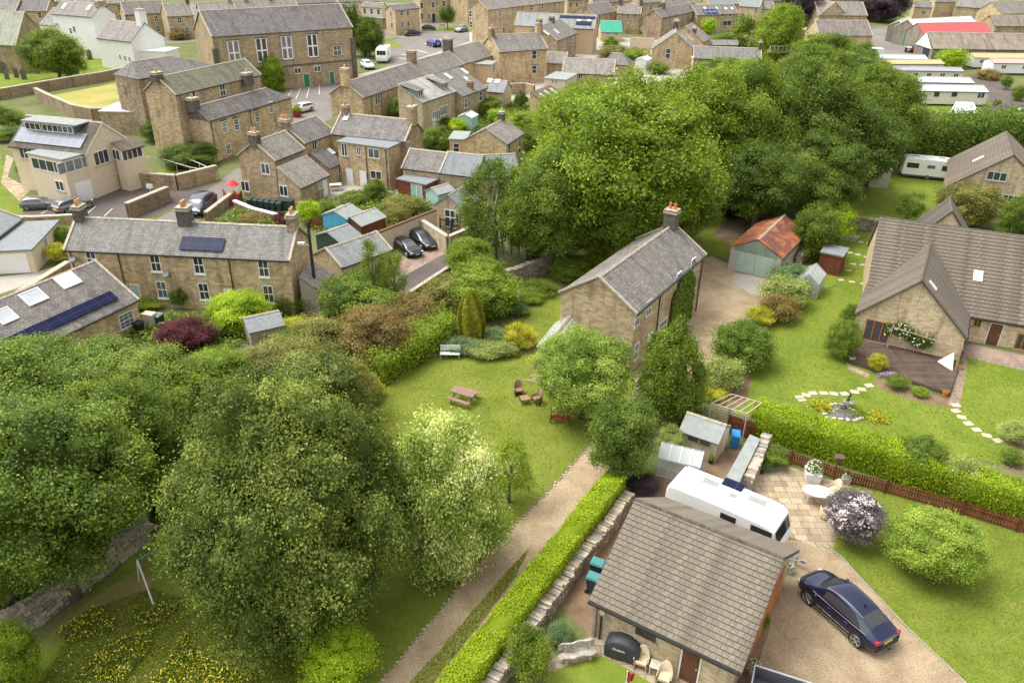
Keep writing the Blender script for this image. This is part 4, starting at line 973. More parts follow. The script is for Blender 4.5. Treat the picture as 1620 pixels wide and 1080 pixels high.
patch('flower_bed', [(1388, 598), (1380, 604), (1396, 617), (1440, 632), (1500, 646), (1504, 634), (1440, 612)], 3 * e, SOIL, jit=.06, step=.3)
patch('flower_bed', [(1588, 740), (1586, 712), (1600, 690), (1680, 690), (1680, 770)], 3 * e, SOIL, jit=.06)
patch('flower_bed', [(690, 560), (705, 556), (745, 556), (800, 566), (838, 560), (850, 545), (840, 535), (800, 540), (745, 545), (700, 545)], 3 * e, SOIL, jit=.08)
patch('flower_bed', [(1190, 600), (1170, 575), (1215, 522), (1262, 478), (1285, 430), (1275, 428), (1235, 470), (1195, 520), (1150, 570), (1120, 640), (1180, 640)], 3 * e, SOIL, jit=.08)
patch('flower_bed', [(560, 655), (596, 618), (640, 588), (700, 556), (695, 550), (636, 580), (585, 612)], 3 * e, SOIL, jit=.08)
patch('deck_step', [(1338, 574), (1350, 580), (1376, 592), (1372, 597), (1344, 586)], 3.5 * e, PAVEP)
# ------------------------------------------------------------------ buildings, near to far
HH = {}
# garage in the near corner
g1 = House('stone_garage', 'small stone garage with grey tiled roof and brown door beside the white caravan', A=(935, 941), B=(1177, 1056), h=2.3, ridge=(992, 783), pitch=34, wall=STONE3, roof=TILE2, stepped=.26, cat='garage', cope=False, inset=.32, ov=.2)
g1.win('f', [(1022, 1000, .95, .62)], style='case2', fm=BRWOOD, lintel=None).door('f', (1092, 1050), w=.9, h=1.95, mat=BRWOOD)
MB().box(-.08, -.14, 0, .06, -.002, 2.15).build('corner_post', OLDWD, g1.root)
MB().box(g1.L, 1.2, .05, g1.L + .06, g1.D - 1.2, 2.15).build('garage_door', ORWOOD, g1.root)
MB().ball((.35, -.12, 1.75), .16, .1, .2).build('wall_lantern', plain('lantern', (.6, .55, .35), .5), g1.root)
g1.pipe('f', [(944, 975)])
# long stone cottage in the middle
m = House('stone_farmhouse', 'detached two storey stone house with slate roof, orange chimney pots and ivy', A=(1005, 493), B=(1114, 401), h=5.0, ridge=(942.5, 441), pitch=33, wall=STONE2, roof=SLATE, vo=.12)
m.wall.data.materials[0] = STONE
m.chim(.965, 2, .9, 1.0, 1.3, DKSTN, plain('orange pot', (.62, .17, .06), .8))
m.win('f', [(1008, 503), (1026, 487), (1073, 443), (1096, 420)], .85, 1.25, 'sash').win('f', [(1006, 556), (1048, 517, 1.5, 1.2)], .8, 1.3, 'sash1').door('f', (1027, 540), .9, 2.0)
m.pipe('f', [(1041, 490), (1107, 440)])
iv = np.random.default_rng(5); n_ = 8000
xs = iv.uniform(0, 1, n_); P1, P2 = m.hit('f', (1060, 486)), m.hit('f', (1098, 436)); zz = iv.uniform(0, 4.9, n_)
px = P1.x + (P2.x - P1.x) * xs; keep = (zz < 3.3 + 1.7 * np.sin(xs * 3.1)); px, zz = px[keep], zz[keep]
me = quads_mesh('ivy', np.column_stack([px, -.12 - .14 * iv.uniform(0, 1, len(px)), zz]), iv.normal(size=(len(px), 3)) * .5 + np.array([0, -1, .4]), iv.uniform(.06, .14, len(px)), iv.normal(.45, .2, len(px)), seed=4)
me.materials.append(LF['mid']); link('ivy', me, m.root, m.M)
cv_ = House('lean_to', '', front=((852, 545), (905, 556)), h=2.2, ridge=(878, 528), L=3.6, wall=GHGLASS, roof=GHGLASS, parent=m, cope=False)
f_ = MB()
for k in range(6):
    y = cv_.D * k / 5; zt = cv_.h + (cv_.w - abs(y - cv_.w)) * cv_.tp
    f_.box(-.02, y - .02, 0, .02, y + .02, zt).box(-.02, y - .018, zt + .05, cv_.L, y + .018, zt + .075)
f_.box(-.03, 0, .6, .03, cv_.D, .7).build('conservatory_frame', plain('grey conservatory frame', (.50, .51, .50), .5), cv_.root, cv_.M)
# orange roofed garage
RUST = None
mm, t_, b_ = nmat('rusty corrugated iron'); co_ = coords(t_, 'UV'); wv = t_.nodes.new('ShaderNodeTexWave'); wv.inputs['Scale'].default_value = 4.2; lk(t_, co_, wv.inputs[0])
n1 = noise(t_, .9, 4, .5, coords(t_), .6)
c_ = ramp(t_, [(0.16, 0.065, 0.05), (0.22, 0.08, 0.05), (0.40, 0.125, 0.04), (0.48, 0.17, 0.05)], n1, [.34, .47, .56, .70])
lk(t_, c_, b_.inputs['Base Color']); b_.inputs['Roughness'].default_value = .75; bump(t_, b_, wv.outputs['Fac'], .8, .03); RUST = mm
SAGE = brickmat('sage painted boards', (0.30, 0.385, 0.31), (0.27, 0.35, 0.28), (0.12, 0.16, 0.13), 0.16, 40, 0.008, off=0.0)
o1 = House('old_garage', 'old garage with rusty orange corrugated roof and pale green double doors', A=(1237, 407), B=(1276, 366), h=2.3, ridge=(1200.7, 377.4), pitch=27, wall=plain('grey white boards', (.46, .43, .39), .85), roof=RUST, cat='garage', cope=False, vo=.06)
d0, d1 = o1.hit('l', (1168, 402)), o1.hit('l', (1225, 410))
ym = (d0.y + d1.y) / 2
for a_, b2 in ((d1.y, ym - .02), (ym + .02, d0.y)):
    MB().box(-.06, a_, .05, .0, b2, 2.0).build('door', GREENP, o1.root).data.materials[0] = plain('pale green door paint', (.40, .52, .43), .6)
MB().add([(-.04, .35, 2.04), (-.04, o1.D - .35, 2.04), (-.04, o1.D - .35, 2.3), (-.04, o1.w, o1.h + o1.rise - .1), (-.04, .35, 2.3)], [(0, 1, 2, 3, 4)]).build('gable_boards', SAGE, o1.root)
# bungalow to the right
bg = House('stone_bungalow', 'stone bungalow with brown tiled roof, projecting gable and timber deck on the right', A=(1372, 468), B=(1660, 515), h=2.35, ridge=(1407.5, 345), pitch=37, wall=STONE3, roof=TILE, stepped=.33, cope=False, cat='bungalow', ov=.3)
wg = House('wing', '', front=((1356, 494), (1527.5, 531)), h=2.35, ridge=(1457.5, 442.5), L=8.5, wall=STONE3, roof=TILE, stepped=.33, cope=False, parent=bg, vo=.2, ov=.15)
wg.win('l', [(1387, 524, 1.75, 1.75)], style='case3', fm=ORWOOD, lintel=None).sky([(1475, 452, .35, .8)])
bg.sky([(1547, 437, .65, .95)]).win('f', [(1547, 509, .5, .8)], style='case2', fm=ORWOOD).door('f', (1575, 522), .95, 1.85, BRWOOD).win('f', [(1616, 545, .9, 1.3)], style='case2', fm=ORWOOD)
w2 = House('wing', '', front=((1452, 372), (1537, 384)), h=2.4, ridge=(1497, 332), L=4.5, wall=STONE3, roof=TILE, stepped=.33, cope=False, parent=bg)
# second house, top right
h2 = House('stone_bungalow', 'stone chalet bungalow with pale green upstairs window at the right edge behind the first', front=((1503, 292), (1672, 314)), h=2.6, ridge=(1586, 243), far=(1597, 208), wall=STONE3, roof=TILE, stepped=.33, cope=False, cat='bungalow', ov=.2)
h2.win('l', [(1577, 279, 1.9, .95)], style='case3', fm=plain('pale green frame', (.45, .58, .50), .5), lintel=None).win('l', [(1597, 320, 1.6, 1.6), (1582, 322, .6, 1.4)], style='case3', fm=plain('pale green frame', (.45, .58, .50), .5), lintel=None)
h2.sky([(1548, 252, .6, 1.2)], side='rb')
# terrace in the lower left
tr = House('stone_terrace', 'long two storey stone terrace with pale slate roof and a blue solar array, lower left', A=(104, 392.5), B=(457, 409.6), h=4.8, ridge=(135, 343), pitch=36, wall=STONE, roof=SLATE3, cat='terrace')
tr.win('f', [(145, 409), (246, 415.5), (314.5, 419), (417, 424)], .85, 1.5, 'sash', sill=WPAINT).win('f', [(256.5, 458), (323, 461), (425, 465)], .85, 1.5, 'sash', sill=WPAINT)
tr.door('f', (196, 458), .8, 1.9, plain('dark glazed door', (.04, .045, .06), .3)).door('f', (215, 462), .8, 1.9, plain('pale blue door', (.42, .60, .64), .5), 'pale blue front door').door('f', (362, 463), .8, 1.9).door('f', (382, 464), .8, 1.9)
tr.solar((290, 375), (352, 399), label='dark blue solar array').chim(.5, 3, 1.0, .9, 1.2, DKSTN).chim(.985, 2, .7, 1.0, 1.0, STONE2).chim(.015, 2, .7, 1.0, .9, DKSTN).pipe('f', [(190, 415), (365, 430), (107, 420)])
for q in ((118, 409), (265, 433)):
    P_, M_ = tr.fm('f', q); MB().cyl((0, -.25, 0), (0, -.33, .1), .3, .26, 12).tube([(0, 0, -.1), (0, -.28, 0)], .03).build('satellite_dish', LEAD, tr.root, M_)
l1 = House('lean_to', '', A=(503, 456), B=(523, 432), h=2.3, ridge=(464, 446), pitch=33, wall=OLDWD, roof=SLATE2, kind='mono', parent=tr)
# solar roofed cottage at the left edge
sc_ = House('low_cottage', 'low stone cottage with skylights and a dark row of solar panels beside the terrace', A=(0, 574), B=(215, 472.5), h=2.6, ridge=(60, 448), pitch=32, wall=STONE, roof=SLATE2, cat='cottage')
sc_.sky([(107, 444, 1.5, 1.2), (53, 470, 1.5, 1.2), (8, 500, 1.2, 1.2)]).solar((37, 523), (187, 474)).solar((-60, 575), (36, 524)).win('f', [(200, 506)], 1.3, 1.2, 'cottage')
wgr = flat('low_garage', 'cream garage with flat dark roof and white doors at the left edge', (49, 396), (91, 351), 2.1, 7.5, wall=CREAM, roof=LEAD, cat='garage')
wgr.win('f', [(72, 384)], .8, .9, 'case2'); 
MB().box(-.05, .5, .05, .0, 3.2, 1.9).box(-.05, 3.4, .05, 0, 6.2, 1.9).build('garage_door', WPAINT, wgr.root)
wgb = House('low_garage', 'cream gabled outhouse behind the flat roofed garage, cut by the left edge', A=(-25, 388), B=(32, 345), h=2.6, pitch=25, depth=5, wall=CREAM, roof=LEAD, cat='garage')
# solar bungalow
sb = House('hillside_bungalow', 'cream rendered bungalow with solar roof, long dormer and glazed sunroom over a garage', A=(16, 227.4), B=(135, 240.5), h=5.2, ridge=(172.6, 194.8), pitch=38, wall=CREAM, roof=TILE, cat='bungalow', cope=False, ov=.3)
sb.solar((22, 224), (140, 213), SOLARG).win('f', [(41, 241)], 1.8, 1.5, 'case3')
# verge boards
fb = MB()
for y0_, y1_ in ((-.3, sb.w), (sb.D + .3, sb.w)):
    z0_, z1_ = sb.h - .3 * sb.tp, sb.h + sb.rise
    fb.add([(sb.L + .13, y0_, z0_ - .16), (sb.L + .13, y1_, z1_ - .16), (sb.L + .13, y1_, z1_ + .04), (sb.L + .13, y0_, z0_ + .04)], [(0, 1, 2, 3)])
fb.build('verge_board', WPAINT, sb.root)
sb.win('r', [(160, 249)], 2.2, 1.5, 'case3', lintel=None)
p0 = sb.hit('rf', (45, 208)); p1 = sb.hit('rf', (122, 211)); yy = p0.y
dm = MB().box(p0.x, yy, sb.h + yy * sb.tp - .1, p1.x, sb.w + .3, sb.h + yy * sb.tp + 1.2, 0).box(p0.x - .3, yy - .4, sb.h + yy * sb.tp + 1.2, p1.x + .7, sb.w + .5, sb.h + yy * sb.tp + 1.34, 1)
dmo = dm.build('dormer', [plain('slate hung cheek', (.13, .13, .14), .7), FELT], sb.root)
for fx in (.13, .5, .82):
    f, g_, c__, sl, sr = winmesh(2.1, .8, 'case3', WPAINT); X_ = p0.x + (p1.x - p0.x) * fx
    wo = link('window', f, sb.root, Matrix.Translation((X_, yy - .03, sb.h + yy * sb.tp + .65))); link('pane', g_, wo)
s1_ = flat('sun', '', (98, 254), (135.5, 243.7), 4.9, 5.5, wall=CREAM, roof=FELT, parent=sb)
s1_.win('f', [(117, 261, 4.0, 1.25)], style='case4', sill=None, lintel=None); P_ = s1_.hit('f', (117, 261))
s1_.win('l', [(74, 262, 4.7, 1.25)], style='case4', sill=None, lintel=None)
s1_.win('l', [(95, 294, 1.3, 1.1)], style='case2', lintel=None)
MB().box(s1_.L * .25, -.06, .02, s1_.L * .25 + 2.5, .0, 2.15).build('garage_door', WPAINT, sb.root, s1_.M)
s2_ = House('porch', '', A=(193, 238), B=(226, 229), h=4.7, ridge=(182, 224), pitch=26, kind='mono', wall=CREAM, roof=TILE, parent=sb, cope=False)
s2_.win('f', [(209, 243, 2.7, 1.2)], style='case4', sill=None, lintel=None).win('l', [(184, 245, 1.2, 1.2)], style='case2', sill=None, lintel=None)
# cottage group in the middle left
c1 = House('stone_cottages', 'L shaped group of stone cottages with flat roofed extension around a small yard', A=(434, 253), B=(479.5, 235), h=4.7, ridge=(396, 225.5), pitch=36, wall=STONE, roof=SLATE, cat='cottages')
c1.chim(.03, 2, .8, 1.0, .9, DKSTN).win('l', [(420, 267), (384, 294)], 1.15, 1.2, 'case2')
c2 = House('c2', '', A=(481, 226), B=(527.6, 209), h=5.0, ridge=(451, 199), pitch=34, wall=STONE, roof=SLATE, parent=c1, cope=True).win('f', [(497, 229)], .9, 1.2, 'case2', lintel=None).chim(.0, 3, .7, 1.2, .7, STONE2)
c3 = House('c3', '', A=(526, 210.5), B=(640, 222.5), h=5.2, ridge=(645, 188.5), pitch=36, wall=STONE2, roof=SLATE2, parent=c1)
c3.chim(.985, 1, .9, 1.3, 1.5, STONE).chim(.06, 2, .7, .9, .9, STONE2).sky([(548, 186, .6, .9)]).win('r', [(646, 232)], .8, 1.2, 'case2')
c4 = flat('c4', '', (534, 225), (614, 235.5), 4.9, 4.5, wall=STONE, roof=LEAD, parent=c1)
c4.win('f', [(545, 237, .8, 1.5), (567.6, 239, .5, 1.0), (591.5, 243, 1.5, 1.1), (595, 277, 1.5, 1.0)], style='case2', lintel=None).door('f', (574.8, 280), .9, 1.9).door('f', (553.5, 276), .9, 1.9).pipe('f', [(580, 250), (612, 262)])
c5 = House('c5', '', A=(474.8, 296), B=(519.3, 275.5), h=2.3, ridge=(444, 261), pitch=34, kind='mono', wall=STONE, roof=SLATE, parent=c1).win('l', [(449, 302)], 1.1, 1.2, 'case2').win('f', [(507, 292)], .8, 1.0, 'case2').door('f', (514, 292), .8, 1.9)
c6 = House('c6', '', A=(520, 265.4), B=(541.5, 255.5), h=2.4, ridge=(486, 243), pitch=33, kind='mono', wall=STONE, roof=SLATE2, parent=c1).sky([(524, 240, .6, .9)]).win('f', [(538, 268)], .9, 1.0, 'case2')
# row to the right of them
r1 = House('stone_outbuildings', 'single storey stone row, half dark slate and half pale tiles, behind the teal doors', A=(637, 264.5), B=(695, 271.8), h=2.8, ridge=(657, 235.5), pitch=35, wall=STONE, roof=SLATE2, cat='outbuilding')
r2 = House('r2', '', A=(696, 272), B=(752, 278.5), h=2.8, ridge=(709, 239.5), pitch=35, wall=STONE3, roof=SLATEB, parent=r1, cope=False)
r3 = House('r3', '', A=(757, 280), B=(822, 277), h=2.6, ridge=(757, 245), pitch=32, wall=STONE3, roof=SLATEB, parent=r1, cope=False)
rs_ = flat('wooden_shed', 'shed with red boards and two tall teal doors under a cluttered flat roof', (629, 284), (673, 293), 1.9, 2.4, wall=REDBR, roof=LEAD, cat='shed')
rs_.wall.data.materials[0] = plain('dark red boards', (.20, .045, .03), .7)
for q in ((655, 302), (664, 304)): rs_.door('f', q, .75, 1.75, TEALP)
ts = House('wooden_shed', 'pale teal shed with green felt roof beside the garden house', A=(693, 307), B=(718.5, 300), h=1.7, ridge=(682, 297), pitch=24, wall=plain('pale teal boards', (.36, .55, .50), .8), roof=FELT, cat='shed', cope=False, gut=False)
c9 = House('stone_cottage', 'square stone cottage with quoins and a small black chimney among bushes', front=((735.5, 219.6), (801.5, 227)), h=3.6, ridge=(765, 203), far=(806.7, 188), wall=STONE, roof=SLATE, cat='cottage', cope=False)
c9.chim(.9, 1, .7, .7, .9, DKSTN, POTC).win('f', [(805, 238), (822, 233)], .8, 1.6, 'sash1', lintel=STONE2)
c9b = flat('c9b', '', (711, 221), (736, 222), 3.0, 4.0, wall=TAN, roof=FELT, parent=c9).win('f', [(722, 234)], .8, 1.2, 'sash1')
gh_ = House('garden_house', 'small stone garden house with white french windows above the two black cars', front=((686, 323), (733, 331)), h=2.5, ridge=(709.5, 308), far=(752, 296), wall=STONE3, roof=LEAD, cat='house', cope=False)
gh_.win('l', [(712.5, 346, 1.3, 1.9)], style='tall', lintel=None).win('l', [(722, 345, .5, 1.2)], style='sash1', lintel=None)
gr_ = House('slate_garage', 'low garage with pale grey slate roof at the end of the cream wall', A=(540, 421), B=(617, 393.5), h=2.2, ridge=(516, 392), pitch=30, wall=STONE3, roof=SLATEB, cat='garage')
# big stone buildings, upper left
b5 = House('stone_hall', 'tall stone building with mossy roof and blank gable behind the lower stone house', A=(277, 149), B=(411, 117.5), h=8.4, ridge=(246, 122), pitch=36, wall=STONE, roof=SLATEG, cat='house', quoin=True)
b5.win('f', [(305, 155), (352, 143)], 1.0, 1.5, 'sash', lintel=DKSTN, sill=DKSTN).chim(.0, 1, 1.2, 1.0, .5, DKSTN)
b5.chim(.80, 1, 1.3, 1.0, 1.0, DKSTN, POTC, off=-3.0)
b5b = House('b5b', '', A=(218, 124), B=(345, 103), h=8.0, pitch=33, ridge=(258, 90), kind='hip', hip=(1.5, 6), wall=STONE2, roof=SLATE, parent=b5)
b6 = House('stone_house', 'two storey stone house with ivied lower wall before the mossy roofed building', A=(330, 190), B=(460, 153), h=5.3, ridge=(300, 170), pitch=34, wall=STONE, roof=SLATE2, cat='house', kind='hip', hip=(0.01, 2.5))
b6.win('f', [(355, 201), (374, 197), (407, 184.5), (429, 170)], .9, 1.5, 'cottage', lintel=DKSTN).win('f', [(361, 236)], .9, 1.3, 'cottage', lintel=None).chim(-.0, 1, 1.2, 1.1, 1.0, DKSTN).pipe('f', [(334, 215), (397, 190)])
ch = House('stone_chapel', 'large stone hall with tall white framed windows above a car park', A=(335, 57.5), B=(557, 42.5), h=9.6, ridge=(315, 17), pitch=35, wall=STONE, roof=SLATE2, cat='hall')
ch.win('f', [(370.5, 84, 2.0, 3.9), (414.5, 80, 2.0, 3.9), (454, 76, 2.0, 3.9), (494.5, 73, 2.0, 3.9)], style='hall', lintel=DKSTN, sill=DKSTN).win('f', [(533.5, 80, 1.6, 1.8)], style='sash', lintel=DKSTN, sill=DKSTN)
ch.door('f', (484, 114), 1.2, 2.2, plain('green door', (.02, .20, .08), .5), 'green door').door('f', (524, 110), 1.0, 2.2, plain('green door', (.02, .20, .08), .5), 'green door').win('f', [(471, 112), (502, 109)], 1.3, 1.0, 'case2')
P_ = ch.hit('f', (460, 104)); MB().box(-.1, -.12, P_.z - .12, ch.L + .1, 0, P_.z + .12).build('string_course', DKSTN, ch.root)
MB().box(-.25, -.25, 0, .6, .4, 7.6).build('buttress', DKSTN, ch.root); MB().box(ch.L - .5, -.3, 0, ch.L + .3, .4, 7.6).build('buttress', DKSTN, ch.root)
# inn and church
wi = House('white_inn', 'white rendered inn stepping down the churchyard edge with grey roofs', A=(82, 21.5), B=(145.5, 26.5), h=8.3, ridge=(160, 6), pitch=36, wall=WHITEW, roof=SLATE, cat='inn', cope=False)
wi.win('f', [(90, 42), (112, 49), (117.5, 46.5)], .7, 1.1, 'sash1', sill=None, lintel=None).sky([(102, 10), (141, 12.5)], .8, 1.6).chim(.98, 2, 1.0, 2.2, .5, STONE, POTC)
wi2 = House('wi2', '', A=(153, 59.5), B=(207, 65.5), h=5.6, ridge=(172, 31), pitch=36, wall=WHITEW, roof=SLATE, parent=wi, cope=False).chim(.93, 1, 1.3, 1.6, 2.4, WHITEW, POTC)
wi2.win('f', [(190, 90), (198, 92), (205, 94)], .5, .8, 'sash1', sill=None, lintel=None)
wi3 = flat('wi3', '', (211, 80.5), (262, 82.5), 3.6, 5, wall=WHITEW, roof=WHITEW, parent=wi)
wi4 = House('wi4', '', A=(62, 38), B=(87, 41), h=6, ridge=(80, 12), pitch=36, wall=WHITEW, roof=SLATE, parent=wi, cope=False)
cc = House('stone_church', 'stone church end with pale green slate roof at the far left', A=(-40, 68), B=(24, 71), h=5.2, ridge=(46, 19), pitch=50, wall=STONE4, roof=brickmat('pale green slate', (.36, .38, .33), (.27, .30, .26), (.16, .17, .15), .35, .3, .012, (.8, .75, .65), .5), cat='church')
# upper row houses
def T(label, A, B, h, ridge, pitch=35, wall=STONE, roof=SLATE, ch_=(), name='stone_house', cat='house', up=None, lo=None, wn=0, **k):
    H = House(name, label, A=A, B=B, h=h, ridge=ridge, pitch=pitch, wall=wall, roof=roof, cat=cat, **k)
    for c in ch_: H.chim(c, 2, .8, 1.1, 1.3, DKSTN if int(c * 100) % 2 else STONE2, POTC)
    if wn:                                       # a row of sash windows on each storey
        for zf, ok in ((.78, True), (.28, h > 4)):
            if not ok: continue
            for i in range(wn):
                f, g_, cache, sl, sr = winmesh(.95, 1.35, 'sash1', WPAINT)
                X_ = H.L * (i + .5) / wn; o = link('window', f, H.root, H.M @ Matrix.Translation((X_, 0, h * zf if h > 4 else h * .5))); link('pane', g_, o)
    return H
T('brown stone house with plum roof and white chimney behind the church', (27, 17), (73, 17.5), 4.5, (30, -3), roof=SLATE2, wn=2)
T('grey roofed house cut by the top left corner', (-50, 16), (24, 17.5), 4.5, (-40, -1), roof=SLATE, wn=2)
T('stone terrace house directly behind the white chimney gable of the inn', (198, 23), (263, 20), 5.2, (190, 3), roof=SLATE2).win('f', [(247, 30), (250, 46), (201, 28), (217, 28)], .9, 1.3)
T('stone house with a flag pole in its front garden left of the hall', (264.5, 26), (306, 24), 5.2, (258, 6), ch_=(.97,)).win('f', [(284, 32), (273, 49), (296, 48)], 1.0, 1.3)
T('grey roofed row just behind the hall ridge', (316, 16.5), (372, 14.5), 6, (314, 3.5), roof=SLATE, ch_=(.9,), wn=4)
T('farther grey roof with glass lanterns behind the hall', (374, 13), (470, 8), 6, (372, 2), roof=SLATE, ch_=(.2, .6))
T('far roof at the top edge above the hall', (470, 6), (532, 3), 6, (470, -6), roof=SLATE2, wn=3)
m1 = House('modern_flats', 'modern pale stone flats with small white windows behind parked black cars', A=(625, 16.5), B=(663, 12.5), h=5.9, ridge=(612.5, 9), pitch=30, wall=BLOCK, roof=SLATE2, cat='flats', cope=False)
m1.win('f', [(635, 21), (645, 21), (636.5, 39), (646, 38)], .95, 1.2, 'sash1', lintel=None).win('l', [(618.5, 22), (620, 40)], .95, 1.2, 'sash1', lintel=None)
T('pale terrace with long low roof behind the modern flats', (571, 10.5), (604, 12.5), 5.0, (575, 3), wall=CREAM, roof=SLATE2, wn=3, cope=False)
flat('low_annexe', 'low dark flat roofed annexe between the tree and the modern flats', (568, 27), (604, 30), 2.6, 6, wall=STONE2, roof=LEAD, cat='annexe')
x_ = T('tall dark stone houses facing the green at the top', (665, -7), (733, -8.5), 7.2, None, depth=8, roof=SLATE)
x_.win('f', [(667, 9), (685, 8), (702, 6), (724, 4), (667.5, 26), (679, 26), (725, 22)], 1.0, 1.5, 'sash1').door('f', (686, 25), 1.2, 2.4, plain('dark door', (.02, .03, .025), .4))
m3 = House('stone_house', 'three storey dark stone house end beside the silver car', A=(771.7, 15.5), B=(893, 1.5), h=7.7, ridge=(755, 0.5), pitch=33, wall=STONE, roof=SLATE, cat='house')
m3.win('l', [(744, 22), (745, 39)], .95, 1.4, 'sash1').win('f', [(791, 21), (840.5, 12), (858, 10), (877, 7), (797, 48)], .95, 1.4, 'sash1').door('l', (745, 56), 1.0, 2.1)
T('stone row at the very top beside the green', (770, -4), (742, -7), 6, None, depth=6) if False else None
T('grey slate roof at the top between the flats and stone houses', (740, -3), (775, -6), 7, None, depth=7, roof=SLATE, wn=2)
# central terrace stepping up the street
s1h = T('stone terrace end with plum slates beside the car park', (573, 154), (672, 120.5), 5, (548, 129), roof=SLATE2, name='terrace_house', cat='terrace house'); s1h.win('f', [(597, 157)], 1.4, 1.5, 'case2').pipe('f', [(587, 160), (603, 155)]).chim(.01, 1, .9, 1.2, 1.8, STONE, POTC)
s2h = T('stone terrace house with grey slates second from the car park', (675, 119), (731.7, 101.8), 5, (651.7, 97), roof=SLATE, name='terrace_house', cat='terrace house'); s2h.chim(.0, 2, .9, 1.4, 1.6, STONE2, POTC)
s3h = T('stone terrace house with dark slates third from the car park', (733, 100.5), (780, 87), 5, (708, 77.5), roof=SLATE, name='terrace_house', cat='terrace house'); s3h.chim(.0, 2, .9, 1.6, 1.7, DKSTN, POTC)
e1 = House('terrace_extension', 'rear wing with bleached white slates and two small dormers', A=(668, 161.5), B=(720, 144), h=4.8, ridge=(600, 141.5), pitch=27, kind='mono', wall=STONE3, roof=SLATEW, cat='extension')
e1.win('f', [(702, 175), (690, 183)], 2.2, 1.4, 'case4', lintel=None).door('f', (686, 182), 1.0, 2.0)
for q in ((663, 152), (703, 140)):
    P_ = e1.hit('rf', q); dmm = MB().box(P_.x - .8, P_.y - .2, P_.z - .3, P_.x + .8, P_.y + 2.2, P_.z + .9, 0); dmm.slab([(P_.x - 1, P_.y - .4, P_.z + .85), (P_.x + 1, P_.y - .4, P_.z + .85), (P_.x + 1, P_.y + 2.6, P_.z + 1.5), (P_.x - 1, P_.y + 2.6, P_.z + 1.5)], (0, -.2, 1), .08, 1)
    d_ = dmm.build('dormer', [LEAD, SLATE], e1.root); f, g_, c__, sl, sr = winmesh(1.1, .9, 'case2', WPAINT); wo = link('window', f, e1.root, Matrix.Translation((P_.x, P_.y - .22, P_.z + .4))); link('pane', g_, wo)
e2 = House('terrace_extension', 'rear wing with pale slates, roof lights and a small brick stack', A=(731.7, 151.5), B=(770, 138), h=4.2, ridge=(691, 116.5), pitch=27, kind='mono', wall=STONE2, roof=SLATE3, cat='extension').sky([(709, 121, .6, 1.4), (735, 113, .6, 1.4), (738, 125, .6, 1)])
e2.win('f', [(737, 163), (760, 152)], .9, 1.5, 'sash1').chim(.5, 2, .6, .9, 1.0, REDBR, off=-4.2)
House('terrace_extension', 'low rear wing with two square roof lights beside the garden trees', A=(771, 144), B=(796, 146), h=2.8, ridge=(762, 125), pitch=32, wall=STONE3, roof=SLATEB, cat='extension', cope=False).sky([(775, 128), (787, 129)], .8, .9)
flat('terrace_extension', 'tan flat roofed upper extension with a white window behind the pale slates', (776, 103.5), (786, 98), 4.4, 5.0, wall=TAN, roof=FELT, cat='extension').win('f', [(781, 108)], 1.3, 1.5, 'case2')
s4 = T('stone house with long grey roof and quoined corner in the middle of the village', (790, 82), (866, 76.5), 6, (802, 54), roof=SLATE); s4.win('f', [(845, 87), (845, 110)], 1.1, 1.5, 'sash1', lintel=DKSTN).chim(.99, 1, .8, .9, 1.6, STONE, POTC).chim(.02, 3, .8, 1.1, 1.2, STONE2)
flat('rear_extension', 'flat white roofed extension with three slim white windows on the quoined stone house', (814.5, 86), (839.5, 77.5), 5.0, 4.5, wall=TAN, roof=WHROOF, cat='extension').win('f', [(822, 92), (829.5, 89.5), (835, 87.5)], .6, 1.4, 'sash1', lintel=None)
r9 = House('stone_house', 'stone house with grey gable roof and open roof lights behind the quoined house', A=(881, 64), B=(912, 52), h=5, ridge=(846, 43), pitch=33, wall=STONE2, roof=SLATE, cat='house'); r9.win('f', [(894, 71), (907, 66)], .9, 1.6, 'sash1').sky([(864, 52), (880, 50)], .9, 1.4).chim(.0, 2, .8, 1.1, 1.3, DKSTN, POTC).chim(.6, 2, .8, 1.1, 1.0, DKSTN, POTC)
r8 = House('rendered_house', 'tall tan rendered block with rows of dark solar panels on its roof', A=(815, 40), B=(939, 45.5), h=5.6, ridge=(945, 24.5), pitch=33, wall=TAN, roof=SLATEB, cat='house'); r8.solar((886, 25), (942, 31)).solar((912, 34), (935, 41)).sky([(916, 34), (932, 34)], .8, 1).win('r', [(944, 50), (944, 73)], .8, 1.8, 'sash1', lintel=None)
T('low stone store with dark roof beside the tan block', (864, 99), (894, 100.5), 2.8, (875, 82), name='stone_store', cat='outbuilding', roof=SLATE)
T('long low stone barn just above the big trees', (890, 114), (970, 118), 2.8, (898, 91), name='stone_barn', cat='barn', roof=SLATE).win('f', [(918, 121)], .8, 1.0, 'case2')
T('hipped grey roof between the long barn and the rear gardens', (950, 100), (995, 103), 2.4, (975, 84), name='stone_store', cat='outbuilding', roof=SLATE2, kind='hip', hip=(2, 2))
flat('rendered_outhouse', 'cream rendered outhouse with grey green roof and paired tiny windows', (895, 127.5), (913, 117.5), 2.8, 4.0, wall=CREAM, roof=FELT, cat='outhouse').win('l', [(874, 129), (880, 129.5)], .5, .6, 'sash1', sill=None, lintel=None)
bm_ = House('brick_workshop', 'lean-to workshop with brown roof and three bright roof strips', A=(866, 164), B=(897, 152), h=2.2, ridge=(838, 146), pitch=24, kind='mono', wall=TAN, roof=TILE, cat='workshop', cope=False); bm_.sky([(863, 155), (871, 150.5), (880, 147)], .35, 2.6)
